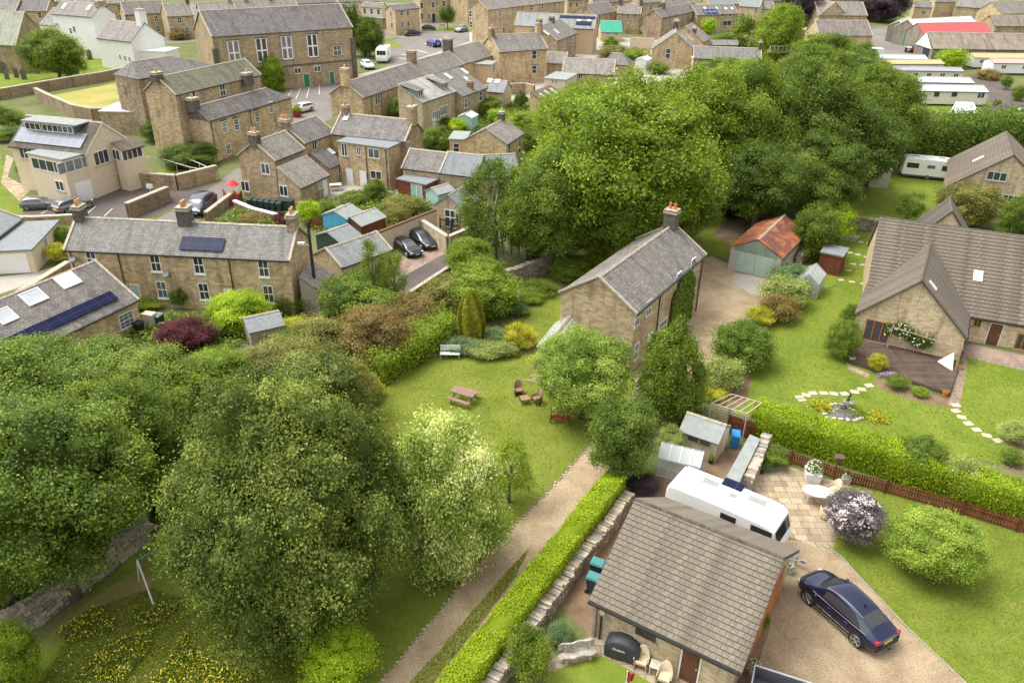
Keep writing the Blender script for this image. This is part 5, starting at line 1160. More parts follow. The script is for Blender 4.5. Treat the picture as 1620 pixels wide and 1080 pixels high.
r7 = House('green_roofed_hut', 'stone hut with bright green metal roof', A=(951, 50.5), B=(984, 51), h=2.3, ridge=(951, 32.5), pitch=36, wall=TAN, roof=plain('green roof sheet', (.02, .30, .19), .5), cat='hut', cope=False); r7.win('f', [(961, 53), (974, 54)], .8, .8, 'case2', sill=None, lintel=None)
T('dark stone terrace with small white windows behind the green roofed hut', (977, 21), (1013, 22.5), 5, (973, 6), wall=STONE2, ch_=(.05, .97)).win('f', [(980, 29), (993, 27), (1005, 27), (1001, 43)], .9, 1.2)
T('plum roofed stone house left of the dark terrace', (940, 24), (976, 18), 5, (940, 5), roof=SLATE2, wn=2, ch_=(.0,))
T('stone terrace with plum roof and blank gable at the top centre', (1047, 28), (1101, 17), 5.4, (1034, 15), wall=STONE2, roof=SLATE2, ch_=(.25,)).win('f', [(1064, 34), (1076, 28), (1083, 26), (1093, 24)], .8, 1.5)
g2_ = House('stone_house', 'stone house gable with one sash window and grey slates left of the long low building', front=((1032, 77), (1100, 80)), h=3.8, ridge=(1073, 52), L=9, wall=STONE, roof=SLATE, cat='house', cope=False); g2_.win('l', [(1057, 85)], 1.0, 2.0, 'sash1').sky([(1082, 59), (1092, 60)], .6, 1.6).chim(.9, 2, 1.8, 1.0, 1.4, DKSTN, POTC)
House('stone_house', 'small stone house with long sloping roof and black chimney up the slope', A=(1113, 66), B=(1123, 60), h=3.6, ridge=(1088, 40), pitch=33, wall=STONE, roof=SLATE, cat='house').chim(.1, 2, .8, .9, 1.0, DKSTN, POTC, off=-2)
lw = T('long low stone building with grey roof, just above the trees right of centre', (1098, 91.5), (1204, 95.5), 3.2, (1104, 73), roof=SLATE3, name='long_stone_building', cat='building'); lw.chim(.99, 2, .7, .9, 1.2, DKSTN)
flat('white_roofed_annexe', 'small annexe with white flat roof and two white windows on the long low building', (1097, 93), (1134, 94), 2.9, 2.0, wall=STONE3, roof=WHROOF, cat='annexe').win('f', [(1109, 100), (1127.5, 101)], 1.2, 1.2, 'case2', lintel=None)
T('low grey roofed store behind the long low building', (1125, 71), (1168, 71), 2.2, (1128, 64), roof=SLATEB, name='stone_store', cat='outbuilding', cope=False)
rA = T('stone row with square of blue solar panels behind the lime bush', (1103, 24), (1168, 21.5), 4.6, (1105, 8), roof=SLATE, wn=0); rA.solar((1115, 23), (1132, 15), brickmat('blue solar cells', (.05, .08, .2), (.06, .09, .22), (.6, .6, .6), 1.6, 1.6, .06, off=0.0)).sky([(1115, 13), (1134, 13), (1148, 14), (1158, 14)], .7, .7).win('f', [(1143, 24), (1155, 24), (1150, 37, 3, 1.4)], 1.0, .9, 'case2')
T('tan stone house with dark solar roof at the top', (1170, 9.5), (1201, 11.5), 6, (1182, -3), roof=LEAD, wall=STONE3).win('f', [(1196, 17), (1186, 35)], .9, 1.2)
T('stone house with bay windows partly behind the tall tree at the top', (1199, 14), (1226, 14), 5.2, (1208, 3), wall=STONE3).win('f', [(1206, 21), (1203, 36)], 2.0, 1.2, 'case3')
T('far dark roof with long solar array at the top edge', (1122, 6.5), (1170, 6), 6, (1122, -6), roof=LEAD)
T('far stone houses above the plum roofed terrace', (1010, 5), (1050, 3), 6, (1000, -5), wn=3, ch_=(.1, .9))
T('far stone row at the top edge above the tan block', (898, 0), (938, -1), 6, None, depth=7, wn=4, ch_=(.2, .8))
T('far stone houses at the top edge near the centre', (938, 4), (1000, 2.5), 5.5, (938, -6), roof=SLATE2, wn=3, ch_=(.5,))
T('far grey roof at the top edge right of centre', (1054, 9), (1100, 5), 5, (1050, -4), roof=SLATE, wn=3, ch_=(.3,))
# station and yard
st = T('long low stone station building with plain plum roof', (1296.7, 55.8), (1380, 56.3), 3.0, (1298, 32), roof=SLATE2, name='station_building', cat='building')
sb2 = T('grey roofed house with front gable behind the low station building', (1296, 24), (1372, 24.5), 3.6, (1299, 3), roof=SLATE); House('gable', '', front=((1295, 25), (1340, 25)), h=3.4, ridge=(1321, 4), L=6, wall=STONE, roof=SLATE, parent=sb2)
def shed(label, A, B, h, ridge, wall, roof, name='workshop', cat='workshop', **k): return House(name, label, A=A, B=B, h=h, ridge=ridge, wall=wall, roof=roof, cat=cat, cope=False, **k)
RIBBED = brickmat('ribbed grey cladding', (.32, .28, .23), (.26, .23, .19), (.12, .10, .08), .5, 50, .03, off=0.0)
ASB = brickmat('old cement sheet roof', (.27, .235, .19), (.21, .185, .15), (.14, .12, .10), 1.0, 1.6, .02, (.65, .62, .55), .7, lich=((.36, .32, .25), .4, .6))
wA = shed('long workshop with brown cement roof and white gable', (1476.8, 76.5), (1640, 79), 3.0, (1472, 51), RIBBED, ASB, pitch=33)
MB().add([(-.2, .3, wA.h - .3), (-.2, wA.w, wA.h + wA.rise - .1), (-.2, wA.D - .3, wA.h - .3)], [(0, 1, 2)]).build('gable_cladding', WPAINT, wA.root)
MB().box(-.1, 1.5, 0, .05, wA.D * .5, 2.6).build('door', plain('dark doorway', (.02, .03, .05), .5), wA.root)
shed('workshop with bright red roof', (1462, 54), (1569, 51.5), 3.6, (1459, 36.5), RIBBED, plain('red roof sheet', (.46, .09, .085), .5), pitch=33)
wB = shed('workshop with white roof and green front doors', (1452, 47), (1550, 41), 4.2, (1450, 30), RIBBED, WHROOF, pitch=30)
MB().box(-.1, 1.0, 0, .05, 3.4, 3.2).build('door', plain('bright green door', (.01, .25, .13), .5), wB.root)
wC = shed('yellow green roofed workshop with red doors', (1434, 42), (1449, 34), 4.0, (1426, 31), RIBBED, plain('pale green roof sheet', (.40, .43, .20), .6), pitch=28)
MB().box(.6, -.1, 0, 3.4, .05, 3.0).build('door', plain('red door', (.35, .03, .03), .5), wC.root)
shed('old stone workshop with lichen covered roof at the right edge', (1575, 41), (1650, 41.5), 4.0, (1564, 24), STONE2, ASB, pitch=33)
shed('grey roofed shed below the lichen covered roof', (1577, 50), (1650, 50.5), 2.5, (1574, 42), RIBBED, CREAM, pitch=20)
shed('dark grey farm roof at the top right', (1512, 10), (1572, 14.5), 4, (1510, -3), STONE, SLATE, pitch=30)
shed('stone barn gable at the top right corner', (1585, 22), (1650, 20), 4, (1604, 2), STONE, SLATE, pitch=33)
T('stone house with white windows behind the dark purple trees', (1447, 11), (1475, 12), 4, (1447, 2), wall=STONE3).win('f', [(1461, 20)], 1.2, 1.1, 'case2')
# caravan park homes
def park(label, A, B, ridge, wall, roof, h=2.4, wn=3):
    H = House('park_home', label, A=A, B=B, h=h, ridge=ridge, pitch=16, wall=wall, roof=roof, cat='park home', cope=False, group=None, ov=.1, z0=.35)
    MB().box(.2, .2, 0, H.L - .2, H.D - .2, .36).build('skirt', TRIMB, H.root, H.M)
    for i in range(wn):
        f, g_, c__, sl, sr = winmesh(1.0, .8, 'case2', WPAINT); o = link('window', f, H.root, H.M @ Matrix.Translation((H.L * (i + .5) / wn, 0, 1.6))); link('pane', g_, o)
    return H
TRIMB = plain('black trim', (0.015, 0.015, 0.016), 0.5)
PINK = plain('pale pink panel', (.66, .56, .50), .6, var=.04); PGREY = plain('blue grey panel', (.36, .40, .46), .5, var=.05); PROOF = plain('pale grey roof', (.46, .48, .53), .5, var=.06); ORR = plain('pale orange roof', (.62, .36, .16), .6, var=.08)
pa = House('park_home', 'white park home with brown framed windows nearest the tall hedge', A=(1452, 143.5), B=(1564, 145.5), h=2.5, ridge=(1455, 133.5), pitch=16, wall=WPAINT, roof=PROOF, cat='park home', cope=False, ov=.1, z0=.3)
pa.wall.data.materials[0] = plain('warm white panel', (.74, .68, .60), .6, var=.03); pa.win('f', [(1482, 149), (1510, 149)], .9, .9, 'case2', fm=BRWOOD, sill=None, lintel=None).win('f', [(1552, 151)], 1.3, 1.0, 'case2', sill=None, lintel=None)
park('blue grey park home with white trim behind the white one', (1447, 129.5), (1541, 131.5), (1449, 121), PGREY, PROOF)
park('cream park home with grey roof and small high windows', (1418, 111), (1525, 113), (1420, 105), plain('cream panel', (.70, .64, .50), .6, var=.03), plain('mid grey roof', (.30, .31, .33), .6), wn=5)
park('pink park home with pale orange roof', (1393, 101), (1494, 101), (1395, 94.5), PINK, ORR, wn=5)
park('farthest park home with pale blue grey roof', (1393, 92.5), (1468, 93.5), (1395, 86), PGREY, PROOF, wn=3)
park('white park home with pale orange roof at the right edge', (1543, 91), (1640, 92), (1545, 84), WPAINT, ORR, wn=4)
park('white park home with pink roof at the right edge', (1573, 99.5), (1640, 100.5), (1572, 92.5), WPAINT, plain('pink roof', (.60, .33, .27), .6), wn=2)

T('far grey roof behind the white inn at the top edge', (120, 6), (196, 5), 5, (120, -4), roof=SLATE, ch_=(.3, .9), wn=4)
T('far plum roof at the top edge right of the white chimney', (88, 3), (118, 3), 5, (88, -5), roof=SLATE2, wn=2)
T('far stone terrace at the top edge above the flats', (535, 3), (600, 2), 6, (535, -6), roof=SLATE, ch_=(.5,), wn=4, wall=CREAM)
T('far stone house at the top edge between the two purple trees', (1300, -2), (1375, -2), 5, (1300, -9), roof=SLATE, wn=3)
T('far stone row at the top edge right of the solar array', (1205, 2), (1240, 1), 5, (1205, -6), roof=SLATE2, wn=3)
T('far barn roof at the top edge beyond the workshops', (1480, 3), (1512, 3), 5, (1480, -5), roof=SLATE)
# ------------------------------------------------------------------ cars, caravans, garden things
def off(p, q, side, fwd=0.0):
    a, b = G(p), G(q); d = (b - a).normalized(); n = Vector((d.y, -d.x, 0)); return a + n * side + d * fwd, b + n * side + d * fwd
_a, _b = off((1355, 1021), (1276, 951), .82)
_d = (_b - _a).normalized()
car('dark navy sloping-roofed SUV parked on the gravel drive at lower right', _a - _d * .88, _b + _d * .86, (.007, .013, .055), 'coupe', length=4.66, metal=.6, tow=True, rails=True, wr=.36)
def carpx(label, rear, frnt, col, prof='hatch', **k):
    L = (G(frnt) - G(rear)).length; return car(label, rear, frnt, col, prof, length=min(max(L, 3.4), 4.9), **k)
carpx('glossy black hatchback nearest the slate roofed garage', (628, 389), (661, 409), (.006, .006, .007), 'estate')
carpx('dark grey car beside the stone retaining wall, second of the pair', (648, 376), (686, 397), (.035, .04, .05), 'estate')
carpx('silver grey SUV parked below the sunroom bungalow', (36, 331), (92, 328), (.17, .18, .19), 'hatch')
carpx('silver hatchback with its tail to the long terrace', (89, 341), (143, 324), (.22, .22, .21), 'hatch')
carpx('dark blue grey car on the narrow lane behind the terrace chimney', (333, 322), (303, 346), (.05, .065, .09), 'hatch')
carpx('white hatchback outside the stone house in the street', (493, 174), (463, 181), (.72, .72, .72), 'hatch', metal=0)
carpx('orange red estate car in front of the stone hall', (505, 122), (531, 130), (.40, .06, .02), 'estate', metal=.2)
carpx('black saloon on the street below the modern flats', (638, 58), (667, 55), (.015, .015, .016), 'estate')
carpx('black SUV just right of the modern flats', (667, 48), (690, 48), (.01, .01, .012), 'hatch')
carpx('silver car beside the three storey stone house', (738, 48), (721, 53), (.22, .24, .26), 'hatch')
carpx('bright blue car in front of the terrace chimneys', (697, 77), (676, 70), (.01, .03, .30), 'hatch')
carpx('white van beside the dark chimney by the hall corner', (575, 104), (588, 112), (.74, .74, .72), 'estate', metal=0, cname='small_van', cat='van')
carpx('white van parked in the workshop yard', (1413, 54), (1416, 64), (.74, .74, .74), 'estate', metal=0, cname='small_van', cat='van')
carpx('dark car at the open door of the brown roofed workshop', (1436, 84), (1449, 81), (.02, .025, .04), 'hatch')
carpx('white car on the park road at the right edge', (1606, 198), (1622, 178), (.72, .72, .72), 'hatch', metal=0)
# the near caravan
hh = 2.55; f0, f1 = G((1081, 732), hh), G((1236, 795), hh); n0 = G((1056, 765.5), hh)
dv = (f1 - f0); dv.z = 0; dv.normalize(); rc = (f0 + n0) / 2; rc.z = 0; wd = abs((n0 - f0).cross(dv).z)
nose = G((1243, 858), .9); Lc = (nose - rc).dot(dv); Lc = min(max(Lc, 6), 8.2); fc = rc + dv * Lc; cc0 = (rc + fc) / 2; nv = Vector((-dv.y, dv.x, 0))
def cl(p, h): q = G(p, h) - cc0; return q.dot(dv), q.dot(nv)
sk = [(*cl(p, hh), w_, h_) for p, w_, h_ in (((1124, 765), 1.0, .55), ((1159, 786), .5, .45), ((1197, 794), 1.05, .55))]
pp = cl((1160, 768), hh)
def side_xz(p):          # point on the near side wall
    s = -wd / 2; o = CAM - cc0; d = ray(*p); t = (s - o.dot(nv)) / d.dot(nv); q = o + d * t; return q.dot(dv), q.z
ws = []
for p, w_, h_ in (((1151.5, 819), .75, .26), ((1203.5, 842), 1.0, .42)):
    x_, z_ = side_xz(p); ws.append((x_, z_, w_, h_, -1))
caravan('large white touring caravan with roof solar panel beside the stone garage', rc, fc, Lc, wd, hh, skyl=sk, panel=(pp[0], pp[1], 1.1, .62), windows=ws)
cv2 = caravan('white caravan parked at the top of the far garden before the hawthorn hedge', (1423, 277), (1507, 285), (G((1423, 277)) - G((1507, 285))).length, 2.2, 2.5, windows=[(-2.0, 1.65, 1.3, .55, -1), (.1, 1.65, .8, .32, -1), (2.0, 1.6, 1.3, .55, -1)], skyl=[(-1.7, 0, .8, .6), (1.3, 0, .8, .6)])
mh = caravan('white motorhome parked in the street by the trees', (614, 89), (600, 105), 6.6, 2.3, 2.9, cat='motorhome', name='motorhome', windows=[(.8, 1.7, 1.0, .5, -1), (-1.2, 1.8, 1.0, .5, -1), (.8, 1.7, 1.0, .5, 1)], skyl=[(0, 0, .8, .7)], hitch=False)
# picnic table
WOODG = plain('grey brown garden wood', (.27, .17, .12), .85, var=.25, scale=8); WICK = plain('brown wicker', (.26, .17, .09), .85, var=.3, scale=20); WICKP = plain('pale wicker', (.58, .47, .31), .8, var=.15, scale=25)
RATTAN = plain('cream painted slats', (.62, .60, .50), .6); REDW = plain('red stained wood', (.26, .035, .02), .5)
A_, B_ = G((719, 618), .75), G((753, 628), .75); t = rootp('picnic_table', 'brown wooden picnic table alone on the main lawn', 'table', (734, 634), math.degrees(ang_of(A_, B_)))
tt = MB()
for i in range(5): tt.box(-.85, -.37 + i * .15, .71, .85, -.24 + i * .15, .75)
tt.build('table_top', WOODG, t)
for s in (-1, 1):
    b = MB()
    for k in (0, .15): b.box(-.85, s * (.66 + k * 1.0) - .065, .42, .85, s * (.66 + k) + .065, .46)
    b.build('seat', WOODG, t)
    f = MB(); x = s * .62
    f.box(x - .04, -.78, .36, x + .04, .78, .42).box(x - .04, -.36, .65, x + .04, .36, .71)
    for q in (-1, 1): f.cyl((x, q * .25, .7), (x, q * .68, 0), .045, n=4)
    f.build('leg_frame', WOODG, t)
# slatted benches
def bench(label, p, ang, L=1.5, seatm=None, legm=None, arms=False, name='garden_bench', h=.44):
    t = rootp(name, label, 'bench', p, ang); seatm = seatm or WPAINT; legm = legm or OLDWD
    s_ = MB(); 
    for i in range(4): s_.box(-L / 2, -.20 + i * .12, h - .03, L / 2, -.10 + i * .12, h)
    s_.build('seat', seatm, t); b = MB()
    for i in range(3): b.box(-L / 2, .27 + i * .03, h + .12 + i * .14, L / 2, .30 + i * .03, h + .22 + i * .14)
    b.build('backrest', seatm, t)
    for x in (-L / 2 + .06, L / 2 - .06):
        for y, zt in ((-.18, h - .03 if not arms else h + .22), (.26, h + .1)):
            MB().box(x - .035, y - .035, 0, x + .035, y + .035, zt).build('leg', legm, t)
        if arms: MB().box(x - .05, -.24, h + .2, x + .05, .32, h + .24).build('armrest', legm, t)
    return t
bench('white slatted bench with its back to the juniper bed', (712, 567), 0, 1.45)
bench('red wooden bench half under the pale green maple', (886, 668), -8, 1.3, REDW, REDW, True)
def wicker(label, p, ang, mat, w_=.62, name='wicker_chair', group=None):
    t = rootp(name, label, 'chair', p, ang, group)
    s_ = MB(); s_.box(-w_ / 2 + .06, -.28, .30, w_ / 2 - .06, .25, .42); s_.build('seat', mat, t)
    b = MB(); n = 9; P = []
    for i in range(n):
        a = math.pi * (i / (n - 1)); x = -math.cos(a) * w_ / 2; y = .02 + math.sin(a) * .30; P.append((x, y))
    def zt(i): return .58 + .42 * math.sin(math.pi * i / (n - 1)) ** 1.5
    P = [(-w_ / 2, -.30)] + P + [(w_ / 2, -.30)]; Z = [.56] + [zt(i) for i in range(n)] + [.56]
    vs = []
    for (x, y), z in zip(P, Z): vs += [(x, y, .08), (x * 1.06, y + .03, z)]
    for (x, y), z in zip(P, Z): vs += [(x * .9, y - .04, .08), (x * .95, y - .02, z + .01)]
    m_ = len(P); o_ = 2 * m_; fs = []
    for i in range(m_ - 1): fs += [(2 * i, 2 * i + 2, 2 * i + 3, 2 * i + 1), (o_ + 2 * i, o_ + 2 * i + 1, o_ + 2 * i + 3, o_ + 2 * i + 2), (2 * i + 1, 2 * i + 3, o_ + 2 * i + 3, o_ + 2 * i + 1)]
    b.add(vs, fs); b.build('backrest', mat, t, smooth=True)
    for x in (-1, 1):
        for y in (-.26, .2): MB().cyl((x * w_ * .42, y, 0), (x * w_ * .42, y, .32), .025, n=6).build('leg', mat, t)
    return t
wicker('brown high backed wicker chair on the lawn, left of the low square table', (820, 623), 10, WICK)
wicker('brown wicker chair half hidden by the maple leaves', (850, 637), -60, WICK)
t = rootp('low_table', 'low square brown wicker table between the lawn chairs', 'table', (830, 637), 15)
MB().box(-.3, -.3, .36, .3, .3, .42).build('table_top', WICK, t)
for x in (-1, 1):
    for y in (-1, 1): MB().box(x * .26 - .03, y * .26 - .03, 0, x * .26 + .03, y * .26 + .03, .36).build('leg', WICK, t)
wicker('pale wicker armchair next to the black barbecue cover', (1014, 1052), -22, WICKP)
wicker('pale wicker armchair nearest the brown garage door', (1050, 1078), -22, WICKP)
t = rootp('side_table', 'small cream slatted table between two pale wicker armchairs', 'table', (1036, 1062), -22)
b = MB()
for i in range(6): b.box(-.24, -.24 + i * .08, .46, .24, -.18 + i * .08, .49)
b.build('table_top', RATTAN, t)
for x in (-1, 1):
    for y in (-1, 1): MB().box(x * .2 - .02, y * .2 - .02, 0, x * .2 + .02, y * .2 + .02, .46).build('leg', RATTAN, t)
# barbecue under a black cover with a white oval mark
t = rootp('covered_barbecue', 'barbecue under a black fabric cover with small white lettering by the garage wall', 'barbecue', (984, 1036), -22)
def cover_top():
    prof_ = [(-.78, .62), (-.70, .86), (-.45, 1.0), (-.15, 1.10), (.2, 1.10), (.5, 1.0), (.74, .86), (.80, .62)]
    vs = []; fs = []; n = len(prof_)
    for y, k in ((-.36, .9), (-.30, .98), (0, 1.02), (.3, .98), (.36, .9)):
        for x, z in prof_: vs.append((x * (.96 if abs(y) > .33 else 1), y, z * k))
    for j in range(4):
        for i in range(n - 1): fs.append((j * n + i, j * n + i + 1, (j + 1) * n + i + 1, (j + 1) * n + i))
    low = []
    ring = [0 * n + i for i in range(n)] + [j * n + n - 1 for j in range(1, 5)] + [4 * n + i for i in range(n - 2, -1, -1)] + [j * n for j in range(3, 0, -1)]
    o_ = len(vs)
    for q in ring: x, y, z = vs[q]; vs.append((x * .97 + random.uniform(-.02, .02), y * .97 + random.uniform(-.02, .02), .06 + random.uniform(0, .04)))
    for i in range(len(ring)): j = (i + 1) % len(ring); fs.append((ring[i], o_ + i, o_ + j, ring[j]))
    return vs, fs
v_, f_2 = cover_top(); mb_ = MB(); mb_.v = v_; mb_.f = f_2; mb_.m = [0] * len(f_2)
mb_.build('cover', plain('black cover fabric', (.03, .032, .035), .6, var=.3, scale=5), t, smooth=True)
lg = bpy.data.curves.new('cover_mark', 'FONT'); lg.body = 'Outback'; lg.size = .16; lg.extrude = .002; lg.align_x = 'CENTER'
lo = bpy.data.objects.new('tmp', lg); SC.collection.objects.link(lo); dg = bpy.context.evaluated_depsgraph_get(); lme = bpy.data.meshes.new_from_object(lo.evaluated_get(dg)); bpy.data.objects.remove(lo)
lme.materials.clear(); lme.materials.append(WPAINT); link('lettering', lme, t, Matrix.Translation((-.1, -.385, .62)) @ Matrix.Rotation(R(80), 4, 'X'))
# log bench
t = rootp('log_bench', 'weathered half log bench on the small paved corner beside the near lawn', 'bench', (913, 1043), 14)
SILV = plain('silvered wood', (.40, .36, .31), .9, var=.35, scale=6)
for nm, y0_, y1_, z0_, z1_ in (('seat', -.22, .12, .38, .45), ('backrest', .16, .24, .5, .92)):
    b = MB(); n = 8; vs = []
    for i in range(n + 1):
        x = -.85 + 1.7 * i / n; j = .04 * math.sin(i * 1.7); e_ = .07 if i in (0, n) else 0
        vs += [(x, y0_ + j + e_, z0_ + e_ * .3), (x, y1_ + j * .5 - e_ * .3, z0_), (x, y1_ + j * .5, z1_ + j * .6 - e_), (x, y0_ + j + e_, z1_ - e_)]
    fs = [(4 * i + k, 4 * i + (k + 1) % 4, 4 * i + 4 + (k + 1) % 4, 4 * i + 4 + k) for i in range(n) for k in range(4)] + [(3, 2, 1, 0), (4 * n, 4 * n + 1, 4 * n + 2, 4 * n + 3)]
    b.add(vs, fs).build(nm, SILV, t)
for x in (-.55, .55): MB().box(x - .08, -.15, 0, x + .08, .15, .38).box(x - .04, .14, .3, x + .04, .2, .8).build('leg', SILV, t)
# flag pole with a red flag
t = rootp('flag_pole', 'slim pole with a limp red and white flag above the near lawn', 'flag', (986, 1118)); t.scale = (1, 1, .85)
MB().cyl((0, 0, 0), (0, 0, 2.6), .02).build('pole', WPAINT, t)
b = MB(); vs = []; 
for i in range(7):
    x = .02 + .10 * i; vs += [(x * .5, .05 * math.sin(i * 1.6), 2.55 - .03 * i), (x * .35, .06 * math.sin(i * 1.6 + .5), 1.75 + .02 * i)]
b.add(vs, [(2 * i, 2 * i + 1, 2 * i + 3, 2 * i + 2) for i in range(6)]).build('flag', plain('red flag', (.5, .03, .04), .7), t)
# wheelie bins
def bin_mb(lid, bodyc):
    b = MB(); w0, w1, d0, d1 = .22, .27, .24, .32
    b.add([(-w0, -d0, .06), (w0, -d0, .06), (w0, d0, .06), (-w0, d0, .06), (-w1, -d1, .95), (w1, -d1, .95), (w1, d1, .95), (-w1, d1, .95)], [(0, 3, 2, 1), (0, 1, 5, 4), (1, 2, 6, 5), (2, 3, 7, 6), (3, 0, 4, 7), (4, 5, 6, 7)])
    l = MB().add([(-w1 - .02, -d1 - .03, .95), (w1 + .02, -d1 - .03, .95), (w1 + .02, d1 + .04, .96), (-w1 - .02, d1 + .04, .96), (-w1 + .03, -d1 + .04, 1.03), (w1 - .03, -d1 + .04, 1.03), (w1 - .03, d1, 1.06), (-w1 + .03, d1, 1.06)], [(0, 3, 2, 1), (0, 1, 5, 4), (1, 2, 6, 5), (2, 3, 7, 6), (3, 0, 4, 7), (4, 5, 6, 7)])
    wl = MB().cyl((-w0 - .04, d0 + .02, .1), (-w0 + .03, d0 + .02, .1), .1, n=12), MB().cyl((w0 - .03, d0 + .02, .1), (w0 + .04, d0 + .02, .1), .1, n=12)
    return b, l, wl
def wbin(label, p, ang, bm, lm, group=None):
    t = rootp('wheelie_bin', label, 'bin', p, ang, group); b, l, wl = bin_mb(0, 0); b.build('bin_body', bm, t); l.build('lid', lm, t)
    for q in wl: q.build('wheel', TYRE, t)
    return t
DKG = plain('dark green plastic', (.02, .045, .04), .5); BLU = plain('bright blue plastic', (.02, .22, .55), .4)
wb = wbin('dark green wheelie bin in the row against the cottage gable wall', (397, 328), -12, DKG, DKG, 'wheelie bins along the cottage wall')
for i in range(1, 6):
    c = copy_tree(wb); q = G((397 + i * 9.2, 328 + i * 1.2)); c.location = (q.x, q.y, 0)
wbin('bright blue wheelie bin beside the cream potting shed', (1161, 706), -15, BLU, BLU)
wbin('dark wheelie bin beside the ivy covered window of the low cottage', (222, 528), -20, BLACKP, BLACKP)
wbin('dark green wheelie bin with grey green lid above the purple maple', (254, 516), -20, DKG, plain('green grey lid', (.16, .22, .18), .5))
t = rootp('storage_box', 'cream storage cupboard above the purple maple', 'cupboard', (240, 517), -15); MB().box(-.45, -.3, 0, .45, .3, 1.15).build('cupboard_body', plain('cream plastic', (.62, .57, .47), .6), t); MB().box(-.48, -.33, 1.15, .48, .33, 1.2).build('lid', CREAM, t)
for i, (p, c_) in enumerate((((938, 935), 'green wheelie bin with teal lid tight against the garage gable'), ((944, 912), 'second green bin behind the first at the garage gable'))):
    wbin(c_, p, 66, DKG, plain('teal lid', (.06, .22, .22), .5))
# potting shed, greenhouses and the low store by the caravan
PBOARD = brickmat('pale green grey boards', (.50, .47, .34), (.46, .43, .31), (.25, .23, .17), 30, .13, .006, off=0.0)
ps = House('potting_shed', 'cream boarded potting shed with grey felt roof and long window', A=(1078.5, 677), B=(1136, 696.5), h=1.65, ridge=(1090, 652), pitch=32, wall=PBOARD, roof=FELT, cat='shed', cope=False, gut=False, ov=.2)
ps.win('f', [(1106, 697, 1.5, .5)], style='case2', fm=OLDWD, sill=None, lintel=None).door('r', (1147, 700), .75, 1.6, CREAM)
def greenhouse(label, A, B, h, ridge, depth=None, pitch=38):
    H = House('greenhouse', label, A=A, B=B, h=h, ridge=ridge, pitch=pitch, wall=GHGLASS, roof=GHGLASS, cat='greenhouse', cope=False, gut=False, ov=.02, vo=.02, depth=depth)
    for ch_ in list(H.roof.children): bpy.data.objects.remove(ch_)
    f = MB(); n = max(3, int(H.L / .6)); r_ = .022
    for i in range(n + 1):
        x = H.L * i / n; P = [(x, 0, 0), (x, 0, h), (x, H.w, h + H.rise), (x, H.D, h), (x, H.D, 0)]; P = [(a, b_, c + .03) for a, b_, c in P]; f.tube(P, r_, 4)
    for y, z in ((0, h), (H.w, h + H.rise), (H.D, h), (0, .03), (H.D, .03), (0, h * .5)): f.tube([(0, y, z + .03), (H.L, y, z + .03)], r_, 4)
    for x in (0, H.L): f.tube([(x, 0, h), (x, H.D, h)], r_, 4); f.tube([(x, H.w, 0), (x, H.w, h + H.rise)], r_, 4)
    f.build('greenhouse_frame', ALW, H.root)
    rs2 = np.random.default_rng(3); k = 500; pos = np.column_stack([rs2.uniform(.2, H.L - .2, k), rs2.uniform(.2, H.D - .2, k), rs2.uniform(.05, .9, k)])
    return H
ALW = plain('aluminium frame', (.58, .60, .60), .4, .5)
greenhouse('greenhouse with milky roof between the potting shed and the caravan', (1041, 724), (1107, 740), 1.3, (1049, 700), pitch=36)
greenhouse('small greenhouse next to the brown shed near the orange roofed garage', (1296, 450), (1307, 433), 1.4, (1285, 424), pitch=38, depth=1.9)
pt = [G(p, 1.35) for p in ((1149, 754), (1169.6, 762), (1203, 694), (1186.5, 686.6))]; o_ = pt[0].copy(); o_.z = 0
t = root('low_store', 'long narrow store with flat grey green roof beside the dry stone wall', 'store', o_)
MB().prism([(p.x - o_.x, p.y - o_.y) for p in pt], 1.27, 1.35).build('roof', FELT, t)
c_ = sum((p for p in pt), Vector()) / 4
MB().prism([((p.x - c_.x) * .95 + c_.x - o_.x, (p.y - c_.y) * .98 + c_.y - o_.y) for p in pt], 0, 1.265).build('wall', OLDWD, t)
def smallshed(label, A, B, h, depth, wall, roof, pitch=22, kind='gable', door=None, name='garden_shed', **k):
    H = House(name, label, A=A, B=B, h=h, depth=depth, pitch=pitch, kind=kind, wall=wall, roof=roof, cat='shed', cope=False, gut=False, ov=.1, vo=.1, **k)
    return H
BRB = brickmat('brown shed boards', (.21, .075, .04), (.17, .06, .035), (.05, .02, .012), 30, .12, .008, off=0.0)
smallshed('brown shed with dark flat roof behind the small greenhouse', (1299, 400), (1333, 407), 1.9, 2.3, BRB, LEAD, kind='flat')
smallshed('bright blue shed with grey roof in the cottage gardens', (548.5, 346), (573, 334), 1.9, 3.0, plain('bright blue boards', (.07, .34, .52), .7), FELT)
smallshed('dark brown shed with green grey roof right of the blue shed', (572, 357), (610, 342.5), 1.5, 3.0, BRB, FELT)
smallshed('grey roofed summerhouse with dark green walls below the brown shed', (539, 383.5), (571, 371), 1.7, 3.4, DKG, LEAD)
smallshed('low grey roofed shed among the shrubs below the terrace', (395, 525), (449, 513), 1.4, 2.6, OLDWD, LEAD, pitch=25)
smallshed('pale boarded shed with grey roof beside the far caravan', (1380, 269), (1411, 271), 2.1, 2.6, plain('pale boards', (.50, .44, .35), .8), LEAD, kind='flat', ).win('f', [(1394, 277)], .5, .6, 'sash1', sill=None, lintel=None)
smallshed('pale teal garden shed behind the lime bush in the upper gardens', (746, 186), (756, 181), 2.2, 2.2, plain('pale teal boards', (.36, .55, .50), .8), WHROOF)
smallshed('small white shed near the long barn', (1023, 96), (1031, 92), 2.0, 2.4, WPAINT, WHROOF)
flat('metal_garage', 'stone built garage with pale blue grey roof against the blank gable', (157, 177), (219, 178.5), 3.0, 5.5, wall=STONE, roof=PROOF if 'PROOF' in globals() else FELT, cat='garage')
